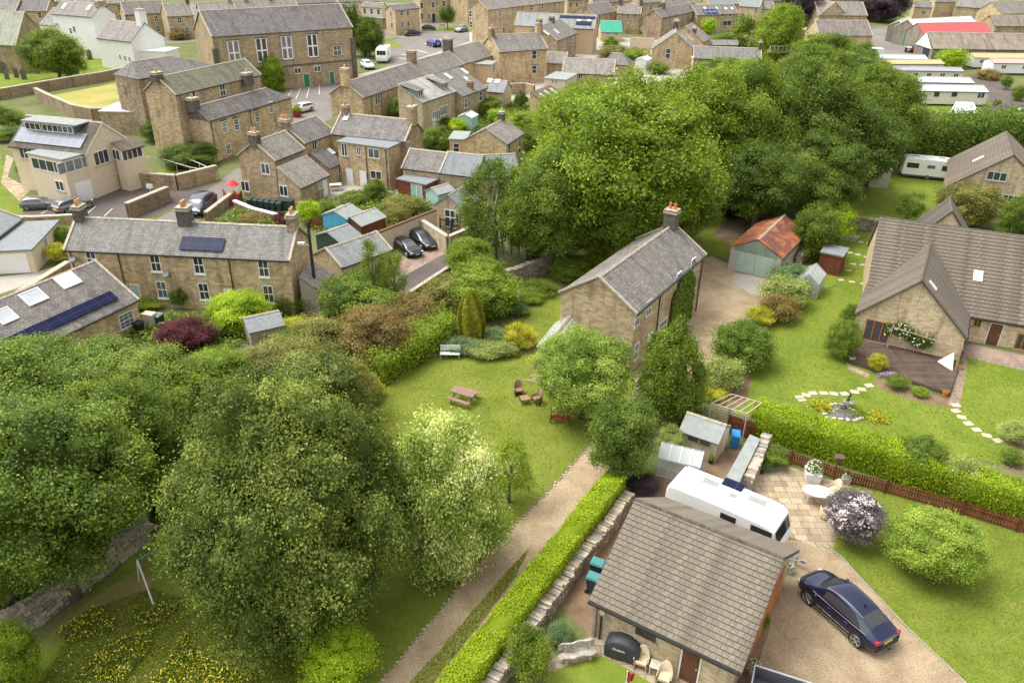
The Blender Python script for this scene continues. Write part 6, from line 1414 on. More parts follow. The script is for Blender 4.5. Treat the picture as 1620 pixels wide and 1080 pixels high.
# gazebo at the caravan park
gz = House('garden_gazebo', 'gazebo with brown hipped roof and a pale top on the park lawn', A=(1453, 184), B=(1487, 185), h=2.0, depth=4.5, pitch=22, kind='hip', hip=(1.9, 1.9), wall=GHGLASS, roof=plain('brown canopy', (.22, .15, .12), .8), cat='gazebo', cope=False, gut=False)
t = rootp('white_awning', 'white sloping awning leaning against the white park home', 'awning', (1530, 186)); a1 = [G((1503, 178), 1.6), G((1550, 180), 1.6), G((1540, 162), 2.3), G((1512, 161), 2.3)]; o_ = t.location.copy()
MB().slab([(p.x - o_.x, p.y - o_.y, p.z) for p in a1], (0, 0, 1), .05).build('awning_roof', WHROOF, t)
for p in a1: MB().cyl((p.x - o_.x, p.y - o_.y, 0), (p.x - o_.x, p.y - o_.y, p.z), .04).build('post', ALW, t)
# footbridge, stone bridge
br = House('stone_bridge', 'stone railway bridge parapet between the tall tree and the station building', A=(1250, 47), B=(1292, 50), h=2.4, depth=5, kind='flat', wall=STONE2, roof=STONE2, cat='bridge', gut=False)
fb_ = flat('footbridge', 'white railed footbridge in the trees right of the pole', (1217, 82), (1270, 82), 3.4, 1.6, wall=STCOP, roof=STCOP, cat='footbridge', z0=3.1)
rr = MB()
for i in range(9): x = fb_.L * i / 8; rr.box(x - .05, -.2, 3.5, x + .05, -.1, 4.6)
rr.box(0, -.2, 4.5, fb_.L, -.12, 4.6).build('railing', WPAINT, fb_.root)
# trailer with a banner
t = rootp('banner_trailer', 'white trailer with a blue triangle on its side at the edge of the workshop yard', 'trailer', (1378, 92)); MB().box(-2.6, -1, .5, 2.2, 1.2, 2.2).build('trailer_body', WPAINT, t)
MB().add([(-.9, -1.02, 2.1), (.6, -1.02, 2.1), (-.15, -1.02, 1.1)], [(0, 2, 1)]).build('emblem', plain('blue panel', (.06, .10, .38), .5), t)
link('wheel', wheelmesh(.34)[0], t, Matrix.Translation((-1.2, -1.05, .34))); link('wheel', wheelmesh(.34)[0], t, Matrix.Translation((-.2, -1.05, .34)))
t = rootp('waste_container', 'open metal container with blue frame at the bottom edge beside the gravel', 'container', (1236, 1112), -22)
MB().box(-1.3, -.6, 0, 1.3, -.55, 1.0).box(-1.3, .55, 0, 1.3, .6, 1.0).box(-1.3, -.55, 0, -1.25, .55, 1.0).box(1.25, -.55, 0, 1.3, .55, 1.0).box(-1.25, -.55, .3, 1.25, .55, .34).build('trailer_body', plain('dark load bed', (.10, .10, .11), .7), t)
MB().tube([(-1.32, -.62, 1.02), (1.32, -.62, 1.02), (1.32, .62, 1.02), (-1.32, .62, 1.02), (-1.32, -.62, 1.02)], .035, 6).build('top_rail', ALW, t)
# patio things
t = rootp('garden_table', 'oval cream garden table on the sandstone patio', 'table', (1291, 793), -14)
vs = []; n = 28
for z, k in ((.70, .97), (.74, 1.0), (.755, .97)):
    for i in range(n): a = 2 * math.pi * i / n; vs.append((math.cos(a) * .86 * k, math.sin(a) * .56 * k, z))
b = MB().add(vs, [(j * n + i, j * n + (i + 1) % n, (j + 1) * n + (i + 1) % n, (j + 1) * n + i) for j in range(2) for i in range(n)] + [tuple(range(2 * n, 3 * n)), tuple(range(n - 1, -1, -1))]); b.build('table_top', plain('cream table top', (.66, .64, .55), .45, var=.06), t)
for x, y in ((-.5, -.3), (.5, -.3), (-.5, .3), (.5, .3)): MB().cyl((x, y, .7), (x * 1.1, y * 1.1, 0), .03, .025).build('leg', RATTAN, t)
wicker('cream patio chair tucked under the near side of the oval table', (1306, 818), 165, WICKP)
wicker('cream patio chair at the far side of the oval table', (1318, 782), -60, WICKP)
def planter(label, p, r, h, mat, leaf, fl=None, name='planter', ang=0, square=False, n=420, lh=.35, lr=1.15, cat='plant pot', group=None):
    t = rootp(name, label, cat, p, ang, group); b = MB()
    if square: b.add([(-r * .85, -r * .85, 0), (r * .85, -r * .85, 0), (r * .85, r * .85, 0), (-r * .85, r * .85, 0), (-r, -r, h), (r, -r, h), (r, r, h), (-r, r, h)], [(0, 3, 2, 1), (0, 1, 5, 4), (1, 2, 6, 5), (2, 3, 7, 6), (3, 0, 4, 7), (4, 5, 6, 7)])
    else: b.cyl((0, 0, 0), (0, 0, h), r * .78, r, 14)
    b.build('pot', mat, t); rs = np.random.default_rng(int(p[0])); d = rs.normal(size=(n, 3)); d /= np.linalg.norm(d, axis=1, keepdims=True); d[:, 2] = abs(d[:, 2])
    pos = d * np.array([r * lr, r * lr, lh]) * rs.uniform(.5, 1, (n, 1)); pos[:, 2] += h
    me = quads_mesh('foliage', pos, d + rs.normal(size=(n, 3)) * .4, np.full(n, max(.03, r * .13)), rs.uniform(.1, .9, n), seed=2); me.materials.append(LF[leaf]); link('foliage', me, t)
    if fl:
        k = n // 3; d2 = d[:k]; pos = d2 * np.array([r * lr, r * lr, lh]) * 1.02; pos[:, 2] += h; me = quads_mesh('flowers', pos, d2, np.full(k, max(.03, r * .11)), rs.uniform(0, 1, k), seed=4); me.materials.append(LF[fl]); link('flowers', me, t)
    return t
planter('large white builders bag planted up with tall green plants', (1284, 758), .45, .62, plain('white woven bag', (.74, .75, .76), .7, var=.06), 'mid', 'flowerw', ang=-12, square=True, name='bag_planter', lh=.75)
planter('square grey stone planter with small flowers by the red brown fence', (1337, 763), .26, .36, CONC, 'mid', 'flowerw', ang=-20, square=True)
planter('pot of white flowers on the gravel in front of the navy car', (1249, 905), .20, .25, plain('white pot', (.7, .7, .66), .5), 'mid', 'flowerw', lh=.3, lr=1.3)
planter('basket of white flowers at the garage corner', (1190, 1064), .24, .4, STCOP, 'mid', 'flowerw', lh=.4, lr=1.4)
planter('terracotta pot with clipped plant beside the deck steps', (1515, 583), .24, .42, POT, 'dark')
planter('bright orange pot on the deck corner', (1494, 626), .2, .36, plain('orange glaze', (.62, .14, .02), .4), 'mid', n=120, lh=.1)
planter('green plant in a black pot beside the potting shed corner', (1124, 732), .16, .3, BLACKP, 'bright', lh=.4)
planter('black pot of foliage at the end of the dry stone wall', (1204, 747), .2, .3, BLACKP, 'dark', lh=.25)
planter('red tub with pale green shrub in front of the white hatchback', (470, 185), .8, 1.0, plain('dark red tub', (.25, .03, .02), .6), 'bright', lh=.9)
planter('planter of flowers on the conservatory patio', (853, 590), .25, .3, POT, 'mid', 'lilac')
planter('small pot at the end of the conservatory patio', (846, 583), .2, .3, POT, 'mid')
# bird table
t = rootp('bird_table', 'small brown bird table on a post above the builders bag', 'bird table', (1318, 757), -15)
MB().cyl((0, 0, 0), (0, 0, 1.35), .035).build('post', BRWOOD, t); MB().box(-.22, -.17, 1.35, .22, .17, 1.38).build('tray', BRWOOD, t)
MB().slab([(-.26, -.22, 1.62), (.26, -.22, 1.62), (.26, 0, 1.78), (-.26, 0, 1.78)], (0, -.6, 1), .025).slab([(-.26, 0, 1.78), (.26, 0, 1.78), (.26, .22, 1.62), (-.26, .22, 1.62)], (0, .6, 1), .025).box(-.2, -.15, 1.38, -.17, -.12, 1.65).box(.17, -.15, 1.38, .2, -.12, 1.65).box(-.2, .12, 1.38, -.17, .15, 1.65).box(.17, .12, 1.38, .2, .15, 1.65).build('roof', plain('brown felt', (.13, .08, .065), .9), t)
# deck with low rails and pergola frame on the bungalow
dp = [G(p) for p in ((1338, 573), (1501, 627), (1524, 560), (1508, 552), (1360, 540))]; o_ = dp[0]
t = root('timber_deck', 'worn brown timber deck with low rails in front of the bungalow gable', 'deck', o_); MB().prism([(p.x - o_.x, p.y - o_.y) for p in dp], 0, .28).build('deck_floor', DECK, t)
def rail(pts, h, mat, parent, o_, z0=.28, r=.03, posts=True, name='railing'):
    f = MB(); P = [Vector((G(p).x - o_.x, G(p).y - o_.y, z0)) for p in pts]
    for i in range(len(P) - 1):
        a, b = P[i], P[i + 1]; f.tube([a + Vector((0, 0, h)), b + Vector((0, 0, h))], r, 4); f.tube([a + Vector((0, 0, h * .5)), b + Vector((0, 0, h * .5))], r * .7, 4); n = max(1, int((b - a).length / 1.4))
        for k in range(n + 1): q = a.lerp(b, k / n); f.tube([q - Vector((0, 0, z0 * .9)), q + Vector((0, 0, h))], r, 4)
    return f.build(name, mat, parent)
rail([(1359, 541), (1339, 572), (1395, 592)], .75, BRWOOD, t, o_); 
pg = rootp('pergola', 'thin brown pergola frame over the deck with a climbing rose', 'pergola', (1400, 560)); q0 = pg.location.copy()
A1, B1 = G((1402, 556)), G((1509, 592)); fr = MB()
for k in range(2):
    P = A1.lerp(B1, k) - q0; fr.tube([(P.x, P.y, 0), (P.x, P.y, 2.1)], .05, 4)
fr.tube([A1 - q0 + Vector((0, 0, 2.1)), B1 - q0 + Vector((0, 0, 2.1))], .045, 4)
wdv = wg.W.to_3x3() @ Vector((1, 0, 0))
for k in range(7):
    P = A1.lerp(B1, k / 6) - q0 + Vector((0, 0, 2.1)); fr.tube([P, P + wdv * 2.0 + Vector((0, 0, .1))], .03, 4)
fr.build('pergola_frame', plain('bleached timber', (.36, .25, .17), .8), pg)
rs = np.random.default_rng(8); k = 2600; u_ = rs.uniform(0, 1, k); P0, P1 = wg.hit('l', (1404, 508)), wg.hit('l', (1478, 537)); xx = P0.y + (P1.y - P0.y) * u_
zz = 1.55 + .35 * np.sin(u_ * 6) + rs.normal(0, .26, k)
me = quads_mesh('climbing_rose', np.column_stack([-.15 - .3 * rs.uniform(0, 1, k), xx, zz]), rs.normal(size=(k, 3)) + np.array([-1, 0, .4]), rs.uniform(.05, .11, k), rs.normal(.4, .2, k), seed=1); me.materials.append(LF['mid'])
ro = link('climbing_rose', me, None, wg.W); tag(ro, 'climbing rose trained across the bungalow gable wall', 'rose')
me = quads_mesh('flowers', np.column_stack([-.5 - .1 * rs.uniform(0, 1, 60), xx[:60], zz[:60]]), rs.normal(size=(60, 3)) + np.array([-1, 0, .4]), np.full(60, .08), rs.uniform(0, 1, 60), seed=1); me.materials.append(LF['flowerw']); link('flowers', me, ro)
t = rootp('deck_awning', 'folded white slatted screen leaning at the deck end of the gable wall', 'screen', (1500, 580)); o_ = t.location.copy()
a1 = [G((1481, 577)), G((1505, 592)), G((1508, 562), 0.7), G((1497, 562), 0.7)]; MB().slab([(p.x - o_.x, p.y - o_.y, p.z + .3) for p in (a1[0], a1[1], a1[2])], (0, 0, 1), .04).build('screen_panel', RATTAN, t)
planter('small square planter with shrub at the left end of the deck', (1346, 572), .2, .45, RATTAN, 'mid', square=True)
# stepping stones: each one its own slab
SLABM = plain('stepping stone', (.50, .42, .31), .9, var=.2, scale=4)
st0 = None
STEPS = [((1265, 629), (1268, 632), (1275, 625), (1286, 622), (1303, 622), (1319, 623), (1336, 623), (1352, 620), (1363, 616), (1375, 610)), ((1512, 641), (1512, 650), (1521, 660), (1532, 670), (1545, 680), (1561, 689), (1579, 697)),
         ((1356, 374), (1353, 377), (1350, 380), (1362, 383), (1375, 386), (1387, 389)), ((1345, 400), (1357, 403), (1371, 407)), ((1350, 418), (1364, 419)), ((1342, 428), (1330, 443), (1348, 446), (1366, 449))]
SL = ['square stepping stone in the curved line above the pond', 'square stepping stone in the line leading away from the deck path', 'pale stepping stone at the top of the side garden', 'sunken stepping stone beside the bungalow roof', 'sunken stepping stone in the middle of the side lawn', 'sunken stepping stone near the brown shed']
for gi, grp in enumerate(STEPS):
    for i, p in enumerate(grp):
        q = G(p)
        if st0 is None: o = st0 = MB().box(-.28, -.22, 0, .28, .22, .035).build('stepping_stone', SLABM)
        else: o = st0.copy(); SC.collection.objects.link(o)
        o.location = (q.x, q.y, 0); o.rotation_euler = (0, 0, .3 * math.sin(i * 2.3)); o.scale = (1, 1, 1) if gi < 2 else (.9, .9, .7)
        tag(o, SL[gi], 'stepping stone', ['curved stepping stones above the pond', 'stepping stones from the deck path', 'stepping stones at the garden top', 'stones by the roof', 'stones in the side lawn', 'stones near the brown shed'][gi])
# pond
t = rootp('garden_pond', 'small pond rimmed with pale stones with a dark fountain figure', 'pond', (1328, 650)); o_ = t.location.copy()
pw = [(1300, 650), (1308, 642), (1322, 640), (1338, 643), (1350, 650), (1362, 662), (1352, 666), (1330, 664), (1308, 662)]
me = MB().prism([(G(p).x - o_.x, G(p).y - o_.y) for p in pw], .01, .05); me.build('water_surface', glassmat('pond water', (.05, .05, .04), .04), t)
rg = random.Random(3); st_ = MB()
for i in range(len(pw)):
    a, b = G(pw[i]) - o_, G(pw[(i + 1) % len(pw)]) - o_; n = max(2, int((b - a).length / .35))
    for k in range(n): q = a.lerp(b, k / n); st_.ball((q.x, q.y, .06), rg.uniform(.14, .24), rg.uniform(.12, .2), rg.uniform(.07, .13), 6)
st_.build('rim_stones', [plain('pale rim stone', (.52, .45, .36), .9, var=.25, scale=3)], t)
rk = MB(); c_ = G((1341, 645)) - o_
for i in range(16): rk.ball((c_.x + rg.uniform(-.5, .5), c_.y + rg.uniform(-.15, .5), rg.uniform(.08, .42)), rg.uniform(.12, .25), rg.uniform(.12, .22), rg.uniform(.09, .16), 6)
rk.build('rockery', RUB3, t)
fg = MB(); fg.tube([(c_.x, c_.y + .2, .5), (c_.x + .02, c_.y + .2, .72), (c_.x + .1, c_.y + .2, .86), (c_.x + .05, c_.y + .2, .98)], [.10, .08, .05, .07], 8); fg.ball((c_.x + .05, c_.y + .2, 1.0), .07).build('fountain_figure', plain('dark bronze', (.05, .045, .035), .5), t, smooth=True)
for p, nm, lf in (((1355, 658), 'clump of tall green reeds in the pond', 'bright'), ((1387, 662), 'yellow flowering clump at the right end of the pond', 'yellow'), ((1300, 645), 'yellow flowering clump at the left end of the pond', 'yellow')):
    q = G(p); rs = np.random.default_rng(int(p[0])); k = 500; a = rs.normal(0, .32, (k, 2)); z = rs.uniform(0, .65 if lf == 'bright' else .3, k)
    me = quads_mesh('reeds', np.column_stack([a, z]), np.column_stack([rs.normal(size=(k, 2)), np.full(k, .1 if lf == 'bright' else .8)]), np.full(k, .09), rs.uniform(0, 1, k), aspect=.2 if lf == 'bright' else .7, seed=1); me.materials.append(LF[lf])
    tag(link('pond_plants', me, None, Matrix.Translation((q.x, q.y, 0))), nm, 'pond plants')
# swing frame in the meadow
t = rootp('swing_frame', 'old blue and white swing frame at the edge of the big birch', 'swing', (238, 925)); o_ = t.location.copy()
ap = G((239, 930)) - o_; fr = MB(); L1, L2 = G((220, 918)) - o_, G((243, 956)) - o_; ap = (L1 + L2) / 2; top = Vector((ap.x, ap.y, 2.1)); u_ = Vector((L2.y - L1.y, L1.x - L2.x, 0)).normalized(); u_ = u_ if u_.x > 0 else -u_
MB().tube([L1, top], .04).build('leg', WPAINT, t); MB().tube([L2, top], .04).build('leg', WPAINT, t)
MB().tube([top, top + u_ * 3.0], .04).build('top_bar', plain('faded blue paint', (.12, .2, .42), .6), t); MB().tube([L1 + u_ * 3, top + u_ * 3, L2 + u_ * 3], .04).build('leg', WPAINT, t)
MB().tube([top + u_ * .9, Vector((top.x + u_.x * .9, top.y + u_.y * .9, .6))], .012).tube([top + u_ * 1.3, Vector((top.x + u_.x * 1.3, top.y + u_.y * 1.3, .6))], .012).build('swing_rope', plain('blue rope', (.1, .25, .5), .8), t)
# lamp pole beside the terrace
b_ = G((502, 487)); hp = 9.0
for _ in range(30):
    d = ray(493, 351); s_ = math.hypot(b_.x, b_.y) / math.hypot(d.x, d.y); hp = CAMH + d.z * s_
t = rootp('telegraph_pole', 'tall dark timber pole with a white lamp head in front of the terrace gable', 'pole', (502, 487)); MB().cyl((0, 0, 0), (0, 0, hp), .15, .11, 8).build('pole', plain('creosoted timber', (.035, .025, .02), .9), t)
MB().tube([(0, 0, hp - 2.0), (-.5, -.1, hp - 1.7)], .03).box(-.95, -.22, hp - 1.8, -.4, 0, hp - 1.62).build('lamp_head', WPAINT, t)
def pole(label, p, hpx, r=.07, arm=False, mat=None, name='street_pole', cat='pole'):
    b_ = G(p); d = ray(*hpx); s_ = math.hypot(b_.x, b_.y) / math.hypot(d.x, d.y); hp = CAMH + d.z * s_
    t = rootp(name, label, cat, p); MB().cyl((0, 0, 0), (0, 0, hp), r, r * .7, 8).build('pole', mat or plain('grey pole', (.16, .15, .13), .7), t)
    if arm: MB().tube([(0, 0, hp - .1), (.2, 0, hp + .15), (.7, 0, hp + .2)], .03).box(.6, -.1, hp + .12, 1.1, .1, hp + .22).build('lamp_head', plain('grey pole', (.16, .15, .13), .7), t)
pole('dark street lamp against the ivy beside the stone house', (277, 222), (268, 184), .07, True, name='street_lamp', cat='lamp')
pole('tall brown pole rising out of the treetops near the footbridge', (1243, 92), (1249, 30), .14, mat=BARK)
pole('pale flagpole behind the hall gable', (294, 66), (286, 12), .06)
pole('slim lamp post between the motorhome and the hall trees', (606, 68), (605, 44), .05, True, name='street_lamp', cat='lamp')
# fences and walls
fence('timber_fence', 'low red brown board fence below the long clipped hedge', [(1180, 712), (1250, 733), (1338, 764), (1400, 780), (1520, 814), (1700, 868)], .85, style='pale', sp=.14, pw=.115)
fence('timber_fence', 'dark red fence panel between the potting shed and blue bin', [(1150, 684), (1190, 697)], 1.3, style='pale', sp=.13, pw=.12)
fence('timber_fence', 'brown board fence along the left of the far garden', [(1337, 328), (1350, 308), (1379, 283)], 1.3, style='board')
fence('timber_fence', 'weathered board fence behind the pale shed and far caravan', [(1380, 262), (1400, 256), (1425, 262)], 1.5, mat=OLDWD, style='board')
fence('timber_fence', 'red brown fence behind the blue shed in the cottage gardens', [(490, 360), (540, 372), (575, 366)], 1.1, style='board')
fence('timber_fence', 'dark fence along the top of the cream wall', [(640, 365), (690, 337)], .6, mat=DKG, style='board')
fence('lattice_fence', 'dark lattice rail on the raised patio of the garden house', [(697, 372), (714, 376), (741, 362)], 1.8, mat=BLACKP, style='pale', sp=.18, pw=.05, rails=(.55, .95))
tl = fence('trellis', 'pale trellis panel behind the potting shed', [(1112, 668), (1150, 676), (1190, 688)], 1.3, mat=plain('bleached lattice', (.45, .38, .30), .9), style='pale', sp=.16, pw=.04, rails=(.2, .35, .5, .65, .8, .95))
t = rootp('trellis_pergola', 'row of bare pergola beams above the trellis', 'pergola', (1150, 660)); o_ = t.location.copy(); fr = MB(); a1, b1, a2, b2_ = G((1130, 650), 2.0), G((1181, 655), 2.0), G((1150, 626), 2.0), G((1206, 640), 2.0)
a1, b1 = G((1125, 638), 2.0), G((1182, 654), 2.0); a2, b2_ = G((1157, 623), 2.0), G((1205, 637), 2.0)
fr.tube([a1 - o_, b1 - o_], .035, 4).tube([a2 - o_, b2_ - o_], .035, 4)
for k in range(6): fr.tube([a1.lerp(b1, k / 5) - o_, a2.lerp(b2_, k / 5) - o_], .035, 4)
for p in (a1, b1, a2, b2_): fr.tube([p - o_, Vector((p.x - o_.x, p.y - o_.y, 0))], .04, 4)
fr.build('beams', plain('pale timber', (.55, .44, .32), .8), t)
rubble('dry_stone_wall', 'long dry stone wall at the right of the clipped drive hedge', [(770, 1110), (838, 1010), (905, 915), (960, 845), (992, 800)], .8, .5, mat=[RUB2, RUB3, RUB1], size=.22)
rubble('dry_stone_wall', 'dry stone wall between the grey roofed store and the patio', [(1180, 780), (1194, 748), (1208, 712)], 1.05, .5, size=.34)
rubble('field_wall', 'mossy field wall under the trees at lower left', [(0, 1015), (60, 985), (130, 930), (190, 885), (232, 852)], 1.2, .55, size=.4)
rubble('garden_wall', 'rubble wall across the end of the far lawn', [(1338, 358), (1365, 362), (1396, 368)], 1.1, .5, size=.4)
rubble('garden_wall', 'curving rubble wall behind the farmhouse shrubs', [(800, 452), (835, 440), (880, 424)], 1.3, .5, size=.4)
rubble('garden_wall', 'short rubble wall beside the small greenhouse', [(1262, 420), (1280, 402), (1296, 388)], 1.0, .5, size=.4)
rubble('garden_wall', 'tall rubble wall below the terraced garden with the white rails', [(180, 298), (225, 296), (282, 300), (345, 284)], 1.7, .5, mat=[STONE4, STCOP, RUB3], size=0)
rubble('garden_wall', 'stone wall with pale coping at the entrance of the parking court', [(205, 345), (240, 330), (268, 318)], 1.6, .5, mat=[STONE4, STCOP, RUB3], size=0)
rubble('garden_wall', 'garden wall along the right of the lane', [(328, 352), (356, 330), (372, 318)], 1.1, .4, mat=[STONE4, STCOP, RUB3], size=0)
rubble('garden_wall', 'stone wall with white coping in front of the wheelie bins', [(372, 327), (400, 339), (446, 351)], .7, .4, mat=[STONE4, WPAINT, RUB3], size=0)
rubble('retaining_wall', 'stone retaining wall under the lattice rail', [(669, 377), (709, 404)], 1.9, .4, mat=[STONE3, STCOP, RUB3], size=0)
rubble('retaining_wall', 'stone retaining wall running up from the lattice corner to the ash', [(710, 404), (768, 378)], 1.9, .4, mat=[STONE3, STCOP, RUB3], size=0)
rubble('rendered_wall', 'long cream rendered wall behind the two black cars', [(600, 404), (690, 366)], 2.3, .25, mat=[CREAM, BRWOOD, CREAM], size=0)
rubble('garden_wall', 'dark retaining wall at the outer edge of the lane', [(600, 505), (655, 470), (712, 432)], .7, .3, mat=[STONE2, STCOP, RUB3], size=0)
rubble('churchyard_wall', 'rubble wall between the churchyard and the dry field', [(-60, 164), (0, 158), (60, 147), (110, 138), (160, 130), (220, 117)], 1.7, .6, mat=[STONE4, STCOP, RUB3], size=0)
rubble('field_wall', 'curving wall below the dry field behind the solar bungalow', [(60, 158), (84, 170), (120, 186), (150, 192), (215, 190)], 1.9, .5, mat=[STONE4, STCOP, RUB3], size=0)
rubble('park_wall', 'stone yard wall in front of the cottages near the tan store', [(690, 158), (770, 152), (830, 148), (845, 152)], 1.8, .4, mat=[STONE2, STCOP, RUB3], size=0)
rubble('garden_wall', 'pale block wall below the plum roofed terrace', [(996, 78), (1034, 80)], 2.6, .3, mat=[CREAM, CREAM, CREAM], size=0)
rubble('terrace_wall', 'rubble wall between the parking court and the long terrace', [(-40, 356), (60, 356), (140, 352)], .9, .5, mat=[STONE4, STCOP, RUB3], size=0)
rubble('garden_wall', 'sloping stone coped wall beside the low cottage', [(-20, 520), (40, 478), (112, 432)], 1.1, .5, mat=[STONE4, STCOP, RUB3], size=0)
# drive edging: a kerb of small stones
P0 = [G(p) for p in ((598, 1084), (665, 1004), (740, 910), (800, 845), (872, 772), (946, 690))]; ed = MB(); rg = random.Random(2)
for i in range(len(P0) - 1):
    a, b = P0[i] - P0[0], P0[i + 1] - P0[0]; n = int((b - a).length / .28)
    for k in range(n): q = a.lerp(b, k / n); ed.ball((q.x + rg.uniform(-.04, .04), q.y + rg.uniform(-.04, .04), .03), rg.uniform(.08, .14), rg.uniform(.06, .10), rg.uniform(.05, .09), 6, rg.choice((0, 0, 1)))
o = ed.build('kerb_stones', [RUB2, RUB1], None, Matrix.Translation(P0[0])); tag(o, 'line of small edging stones between the main lawn and the drive', 'kerb', kind='stuff')
P0 = [G(p) for p in ((1300, 862), (1330, 880), (1352, 905), (1430, 988), (1560, 1112))]; ed = MB()
for i in range(len(P0) - 1):
    a, b = P0[i] - P0[0], P0[i + 1] - P0[0]; M = Matrix.Translation(a) @ Matrix.Rotation(ang_of(a, b), 4, 'Z'); ed.box(0, -.03, 0, (b - a).length, .03, .07, 0, M)
tag(ed.build('lawn_edging', OLDWD, None, Matrix.Translation(P0[0])), 'timber edging strip between the gravel drive and near lawn', 'edging')
# gravestones
gs = None
for i, (p, s_) in enumerate((((12, 126), 1), ((27, 123), 1), ((39, 126), 1.1), ((143, 95), 1.2), ((60, 117), 1), ((100, 117), .9), ((105, 106), 1), ((122, 116), .6), ((6, 116), 1.3), ((2, 112), 1), ((126, 98), .9))):
    q = G(p)
    if gs is None:
        b = MB(); pr = [(-.32, 0), (.32, 0), (.32, 1.0), (.24, 1.2), (0, 1.32), (-.24, 1.2), (-.32, 1.0)]; b.add([(x, -.07, z) for x, z in pr] + [(x, .07, z) for x, z in pr], [tuple(range(7)), tuple(range(13, 6, -1))] + [(j, 7 + j, 7 + (j + 1) % 7, (j + 1) % 7) for j in range(7)]); o = gs = b.build('gravestone', plain('dark gravestone', (.13, .115, .095), .9, var=.4, scale=3))
    else: o = gs.copy(); SC.collection.objects.link(o)
    o.location = (q.x, q.y, 0); o.scale = (s_ * 1.3, s_, s_ * 1.3); o.rotation_euler = (0, .05 * math.sin(i * 3), .2 * math.sin(i))
    tag(o, 'weathered gravestone standing in the churchyard grass', 'gravestone', 'gravestones in the churchyard')
# white handrails by the hillside garden
def handrail(label, pts, h=1.0, mat=WPAINT, zs=None, name='handrail'):
    t = rootp(name, label, 'handrail', pts[0]); o_ = t.location.copy(); P = [G(p) - o_ for p in pts]; zs = zs or [0] * len(P); f = MB()
    Q = [Vector((p.x, p.y, z + h)) for p, z in zip(P, zs)]; f.tube(Q, .035, 6)
    for p, z in zip(P, zs): f.tube([(p.x, p.y, 0), (p.x, p.y, z + h)], .03, 6)
    f.build('rails', mat, t)
handrail('white handrail along the upper ramp beside the ivy', [(279, 262), (294, 268), (318, 276), (345, 286)], 1.1, zs=[.5, .4, .3, 0])
handrail('white handrail along the lower ramp above the small lawn', [(261, 268), (281, 273), (303, 280), (322, 282)], .9, zs=[.4, .3, .3, .2])
handrail('white handrail left of the garden steps', [(177, 301), (199, 286), (225, 272), (241, 270)], 1.1, zs=[0, .5, .7, .7])
# cottage yard things
t = rootp('garden_table', 'white garden table in the cottage yard', 'table', (531, 301), 20); MB().box(-.7, -.4, .68, .7, .4, .73).build('table_top', WPAINT, t)
for x in (-.6, .6):
    for y in (-.3, .3): MB().cyl((x, y, 0), (x, y, .68), .035).build('leg', WPAINT, t)
t = rootp('red_upright_object', 'bright red upright object outside the cottage gable', 'red object', (372, 319)); MB().cyl((0, 0, 0), (0, 0, 2.2), .04).build('pole', ALW, t); MB().cyl((0, 0, 1.9), (0, 0, 2.5), .75, .05, 8).build('canopy', plain('bright red canvas', (.65, .03, .02), .6), t); MB().cyl((0, 0, 0), (0, 0, .9), .5, .6, 12).build('tub', plain('red orange tub', (.6, .08, .02), .5), t)  # unidentified red object; its shape is made up as a parasol over a tub
fence('timber_fence', 'curved low red timber fence around the red upright object', [(355, 312), (366, 326), (378, 324), (383, 314)], .9, mat=plain('red fence paint', (.28, .05, .03), .7), style='board')
t = rootp('children_slide', 'small white and red plastic toy on the grass below the slate garage', 'toy', (573, 447)); MB().box(-.6, -.5, 0, .6, .5, .5, 0).slab([(-.6, -.5, 1.0), (.6, -.5, 1.0), (.6, .6, .5), (-.6, .6, .5)], (0, .4, 1), .06, 1).build('toy_body', [plain('toy green', (.05, .45, .2), .5), WPAINT], t)
t = rootp('white_sign', 'small white board on a post at the parking court', 'sign', (240, 312)); MB().cyl((0, 0, 0), (0, 0, 1.6), .04).box(-.35, -.03, 1.0, .35, .03, 1.5).build('sign_board', WPAINT, t)
t = rootp('raised_planter', 'stone raised bed with bright green plants at the top of the side garden', 'raised bed', (1338, 378), -15); MB().box(-.9, -.6, 0, .9, .6, .5).build('bed_wall', RUB1, t)
rs = np.random.default_rng(1); k = 300; me = quads_mesh('foliage', np.column_stack([rs.uniform(-.8, .8, k), rs.uniform(-.5, .5, k), rs.uniform(.5, .85, k)]), rs.normal(size=(k, 3)) + np.array([0, 0, 1]), np.full(k, .08), rs.uniform(0, 1, k)); me.materials.append(LF['lime']); link('foliage', me, t)
bench('small dark bench on the roadside green', (700, 45), 10, 1.5, OLDWD)
t = rootp('plant_supports', 'white garden arch on the far lawn edge', 'arch', (1440, 300)); MB().tube([(-4, 0, .02), (-1, .6, .04), (4, .8, .02)], .05).tube([(-4, .2, .03), (4, -1, .03)], .05).build('washing_line', OLDWD, t) if False else bpy.data.objects.remove(t)
# white square sign on the hall car park and a bollard light
t = rootp('oil_tank', 'dark green oil tank beside the wheelie bins', 'tank', (452, 331), -10); MB().box(-.9, -.4, 0, .9, .4, 1.0).box(-.95, -.45, 1.0, .95, .45, 1.08).build('tank_body', DKG, t)
